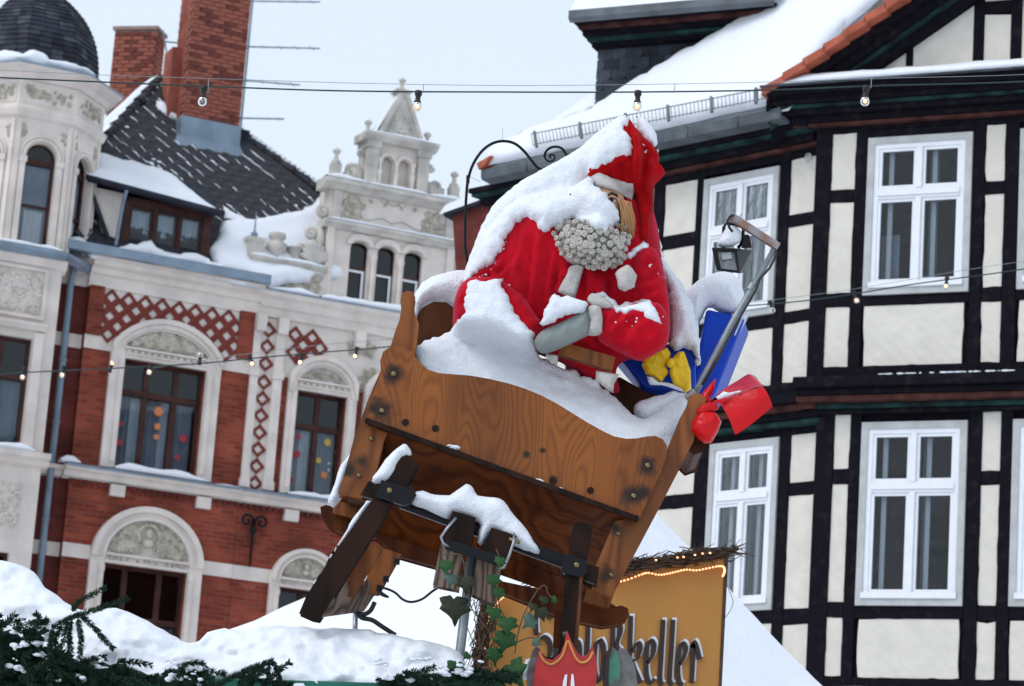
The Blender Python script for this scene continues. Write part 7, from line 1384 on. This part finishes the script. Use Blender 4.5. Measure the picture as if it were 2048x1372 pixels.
wprism('left_half', 'shieldgreen', S2, Z4([(1392, 1110), (1420, 1088), (1450, 1120), (1470, 1230), (1468, 1372), (1455, 1480), (1380, 1480), (1368, 1372), (1370, 1220)]), 11.72, 11.75, .004)
wprism('side_edge', 'letter', S2, Z4([(1372, 1130), (1394, 1104), (1412, 1092), (1392, 1160), (1385, 1300), (1392, 1480), (1372, 1480), (1360, 1340)]), 11.71, 11.8, .003)
wprism('right_half', 'shieldgrey', S2, Z4([(1462, 1150), (1480, 1105), (1508, 1110), (1545, 1160), (1575, 1250), (1592, 1372), (1590, 1480), (1470, 1480), (1478, 1300)]), 11.74, 11.78, .01)
snowpx('snow', S2, Z4([(745, 1280), (780, 1180), (815, 1165), (820, 1210), (800, 1320), (770, 1330)]), 11.6, .05, R=.05, seed=82)
pz = at(1240, 1420, 11.8); MB().box(pz.x - .03, pz.x + .03, 11.81, 11.87, 0, pz.z + .1).build('shield_post', 'darkwood', S2)
# ------------------------------------------------------------------ ivy climbing round the pole
IV = thing('ivy', 'ivy vine with glossy heart-shaped leaves climbing below the sleigh', 'ivy', loc=at(985, 1360, 11.42))
def z4(x, y, Y=11.42): return at(840 + x / 3.687, 1000 + y / 3.687, Y)
for pts in ([(560, 1240), (560, 1120), (600, 1000), (640, 900), (590, 800), (575, 690), (555, 590), (590, 450), (560, 360)], [(560, 1130), (520, 990), (400, 830), (370, 760), (340, 600), (310, 420), (240, 400), (160, 410), (190, 480)], [(700, 1130), (720, 1000), (760, 860), (820, 740), (880, 650), (925, 632), (945, 690), (985, 735)], [(690, 1060), (760, 1030), (830, 1015), (870, 1050)], [(400, 1085), (460, 1100), (530, 1120)], [(180, 1260), (300, 1255), (430, 1245), (520, 1235)]):
    MB().tube(cr([z4(x, y) for x, y in pts], 4), [.0055 if pts[0][1] > 1200 and pts[0][0] < 300 else .0026] * (4 * (len(pts) - 1) + 1), 5).build('stem', 'bark', IV, smooth=True)
def leafmesh(m, seed):
    rn = random.Random(seed); P = [(0, -.58), (.12, -.36), (.28, -.20), (.55, -.06), (.43, .10), (.47, .30), (.24, .38), (.09, .40), (0, .30), (-.09, .40), (-.24, .38), (-.47, .30), (-.43, .10), (-.55, -.06), (-.28, -.20), (-.12, -.36)]; P = [tuple(v) for v in smoothpoly([(x * rn.uniform(.9, 1.1), z * rn.uniform(.95, 1.05)) for x, z in P], 2)]
    V = [(0, .02, 0.05)] + [(x, -.16 * abs(x) + .06 * math.sin(6 * z) - .1 * z * z, z) for x, z in P]; n = len(P); F = [(0, 1 + i, 1 + (i + 1) % n) for i in range(n)]
    V += [(x, y + .015, z) for x, y, z in V]; k = n + 1; F += [(k, k + 1 + (i + 1) % n, k + 1 + i) for i in range(n)] + [(1 + i, k + 1 + i, k + 1 + (i + 1) % n, 1 + (i + 1) % n) for i in range(n)]
    return mesh_of('leaf', V, F, m, True)
LFM = {m: [leafmesh(m, s) for s in range(3)] for m in ('ivyleaf', 'ivydark', 'ivypale')}; rn = random.Random(17)
for x, y, s, a, m in ((190, 490, 85, 0, 'ivyleaf'), (225, 585, 85, 10, 'ivypale'), (340, 620, 100, -5, 'ivydark'), (252, 800, 170, -3, 'ivydark'), (590, 455, 70, 10, 'ivyleaf'), (543, 595, 85, -10, 'ivyleaf'), (580, 690, 78, 0, 'ivyleaf'), (540, 835, 95, 15, 'ivyleaf'), (642, 920, 115, 0, 'ivyleaf'), (620, 1035, 130, 5, 'ivyleaf'), (805, 895, 95, 40, 'ivypale'), (832, 792, 60, 20, 'ivydark'), (898, 838, 80, -20, 'ivydark'), (912, 740, 60, 10, 'ivydark'), (988, 735, 45, 60, 'ivyleaf'), (545, 1145, 100, -8, 'ivyleaf'), (265, 1265, 140, 10, 'ivyleaf'), (700, 1275, 170, -35, 'ivyleaf'), (345, 1150, 50, 40, 'ivyleaf'), (860, 1050, 55, -60, 'ivypale')):
    k = s / 3.687 * .00205 * 1.32; inst('leaf', rn.choice(LFM[m]), IV, z4(x, y, 11.40), rot=(rn.uniform(-.35, .35), math.radians(a), rn.uniform(-.5, .5)), scale=(k, k, k * 1.08))
# ------------------------------------------------------------------ festoon lights
def bulbset(T, p, lean=0.0, s=1.0, lit=True, hang=1):
    so2 = MB().lathe([(.016 * s, .012 * s), (.019 * s, .010 * s), (.019 * s, -.012 * s), (.014 * s, -.016 * s), (.013 * s, -.038 * s), (.019 * s, -.046 * s), (.019 * s, -.052 * s)], n=12); b = MB().lathe([(.016 * s, -.050 * s), (.0205 * s, -.060 * s), (.0235 * s, -.072 * s), (.0225 * s, -.084 * s), (.017 * s, -.093 * s), (.006 * s, -.098 * s), (.001, -.0985 * s)], n=14); f = MB().ell((0, 0, -.071 * s), (.009 * s, .009 * s, .010 * s), 8, 6)
    R = Matrix.Rotation(lean, 3, 'Y'); out = []
    for m_ in (so2, b, f): m_.V = [p + R @ v for v in m_.V]
    o = so2.build('socket', 'socket', T, smooth=True); g = b.build('bulb', 'bulblit' if lit else 'bulbglass', o, smooth=True); f.build('filament', 'filament_hot' if lit else 'steel', o, smooth=True)
def festoon(label, cable, wire, bulbs, rc, s=1.0, gap=None):
    P = cr([at(*p) for p in cable], 10); T = thing('festoon_string', label, 'light string', loc=P[0], group='festoon light strings over the square'); MB().tube(P, rc, 7).build('cable', 'cablegreen', T, smooth=True)
    if wire: Wp = cr([at(*p) for p in wire], 10); MB().tube(Wp, rc * .38, 5).build('carrier_wire', 'galv', T, smooth=True)
    for (px, py, Y, lean, lit) in bulbs: bulbset(T, at(px, py, Y), lean, s, lit)
    return T
F1 = festoon('festoon string crossing the sky with four large bulbs above the figure', [(-900, 90, 13.8), (-400, 132, 13.8), (-60, 152, 13.8), (181, 163, 13.8), (450, 174, 13.8), (700, 182, 13.8), (1000, 184, 13.8), (1276, 184, 13.8), (1540, 180, 13.8), (1740, 172, 13.8), (2110, 160, 13.8), (2700, 120, 13.8), (3200, 70, 13.8)], [(-900, 76, 13.8), (-400, 117, 13.8), (-60, 137, 13.8), (181, 149, 13.8), (450, 158, 13.8), (700, 166, 13.8), (1000, 171, 13.8), (1276, 169, 13.8), (1540, 164, 13.8), (1740, 157, 13.8), (2110, 146, 13.8), (2700, 106, 13.8), (3200, 56, 13.8)],
             [(408, 176, 13.79, .02, False), (837, 186, 13.79, .03, True), (1276, 186, 13.79, .0, True), (1732, 176, 13.79, .04, True)], .0042)
for px in (417, 847, 1350, 1743): MB().tube([at(px, 158 if px < 500 else 168 if px < 900 else 166 if px < 1400 else 156, 13.79), at(px - 1, 186 if px < 1700 else 176, 13.79)], .0022, 5).build('clip', 'galv', F1)
for px, w in ((1732, .03),): pass
F2 = festoon('lower festoon string running in front of the brick townhouse windows', [(-700, 720, 25), (-350, 745, 25), (-40, 750, 25), (48, 745, 25), (220, 737, 25), (400, 727, 25), (500, 717, 25), (640, 705, 25), (800, 691, 25), (1100, 655, 25), (1400, 610, 25)], [(300, 737, 25), (500, 707, 25), (640, 690, 25), (800, 676, 25), (1100, 645, 25), (1400, 606, 25)], [(48, 738, 25, .05, True), (128, 734, 25, .1, True), (219, 742, 25, math.pi + .25, True), (302, 728, 25, .1, True), (399, 727, 25, math.pi * 1.0, False), (500, 712, 25, -.35, True), (603, 709, 25, .05, True), (714, 697, 25, .15, True)], .006, 1.05)
F3 = festoon('festoon string in front of the half-timbered house beside the lamp pole', [(900, 590, 23), (1200, 606, 23), (1440, 612, 23), (1540, 608, 23), (1640, 598, 23), (1720, 586, 23), (1830, 568, 23), (2080, 533, 23), (2500, 460, 23)], [(1440, 612, 23), (1560, 598, 23), (1720, 576, 23), (1900, 545, 23), (2080, 517, 23), (2500, 450, 23)], [(1540, 604, 23, -.35, False), (1708, 585, 23, -.35, True), (1894, 556, 23, .1, True)], .0055, 1.0)
# ------------------------------------------------------------------ street lanterns peeking in at the bottom
LN = thing('street_lantern', 'black street lantern with two lit heads below the half-timbered house', 'lantern', loc=Vector((at(1520, 1372, 20).x, 20, 0)))
LX = at(1520, 1372, 20).x; LZ = at(1520, 1372, 20).z
MB().lathe([(.12, 0), (.12, .1), (.06, .2), (.045, 1.0), (.04, LZ - .1), (.05, LZ - .05), (.02, LZ)], (LX, 20, 0), 10).build('post', 'iron', LN, smooth=True)
for px, py in ((1488, 1352), (1546, 1362)):
    p = at(px, py, 20); T_ = MB().lathe([(.07, -.06), (.075, -.04), (.04, .0), (.02, .015), (.025, .03), (.005, .045)], p, 6).build('head', 'iron', LN); MB().lathe([(.03, -.26), (.062, -.062)], p, 6).build('glass', 'lanternglow', T_)
    MB().tube([Vector((LX, 20, LZ - .05)), p + Vector((0, 0, -.3)), p + Vector((0, 0, -.25))], .015, 6).build('arm', 'iron', LN)
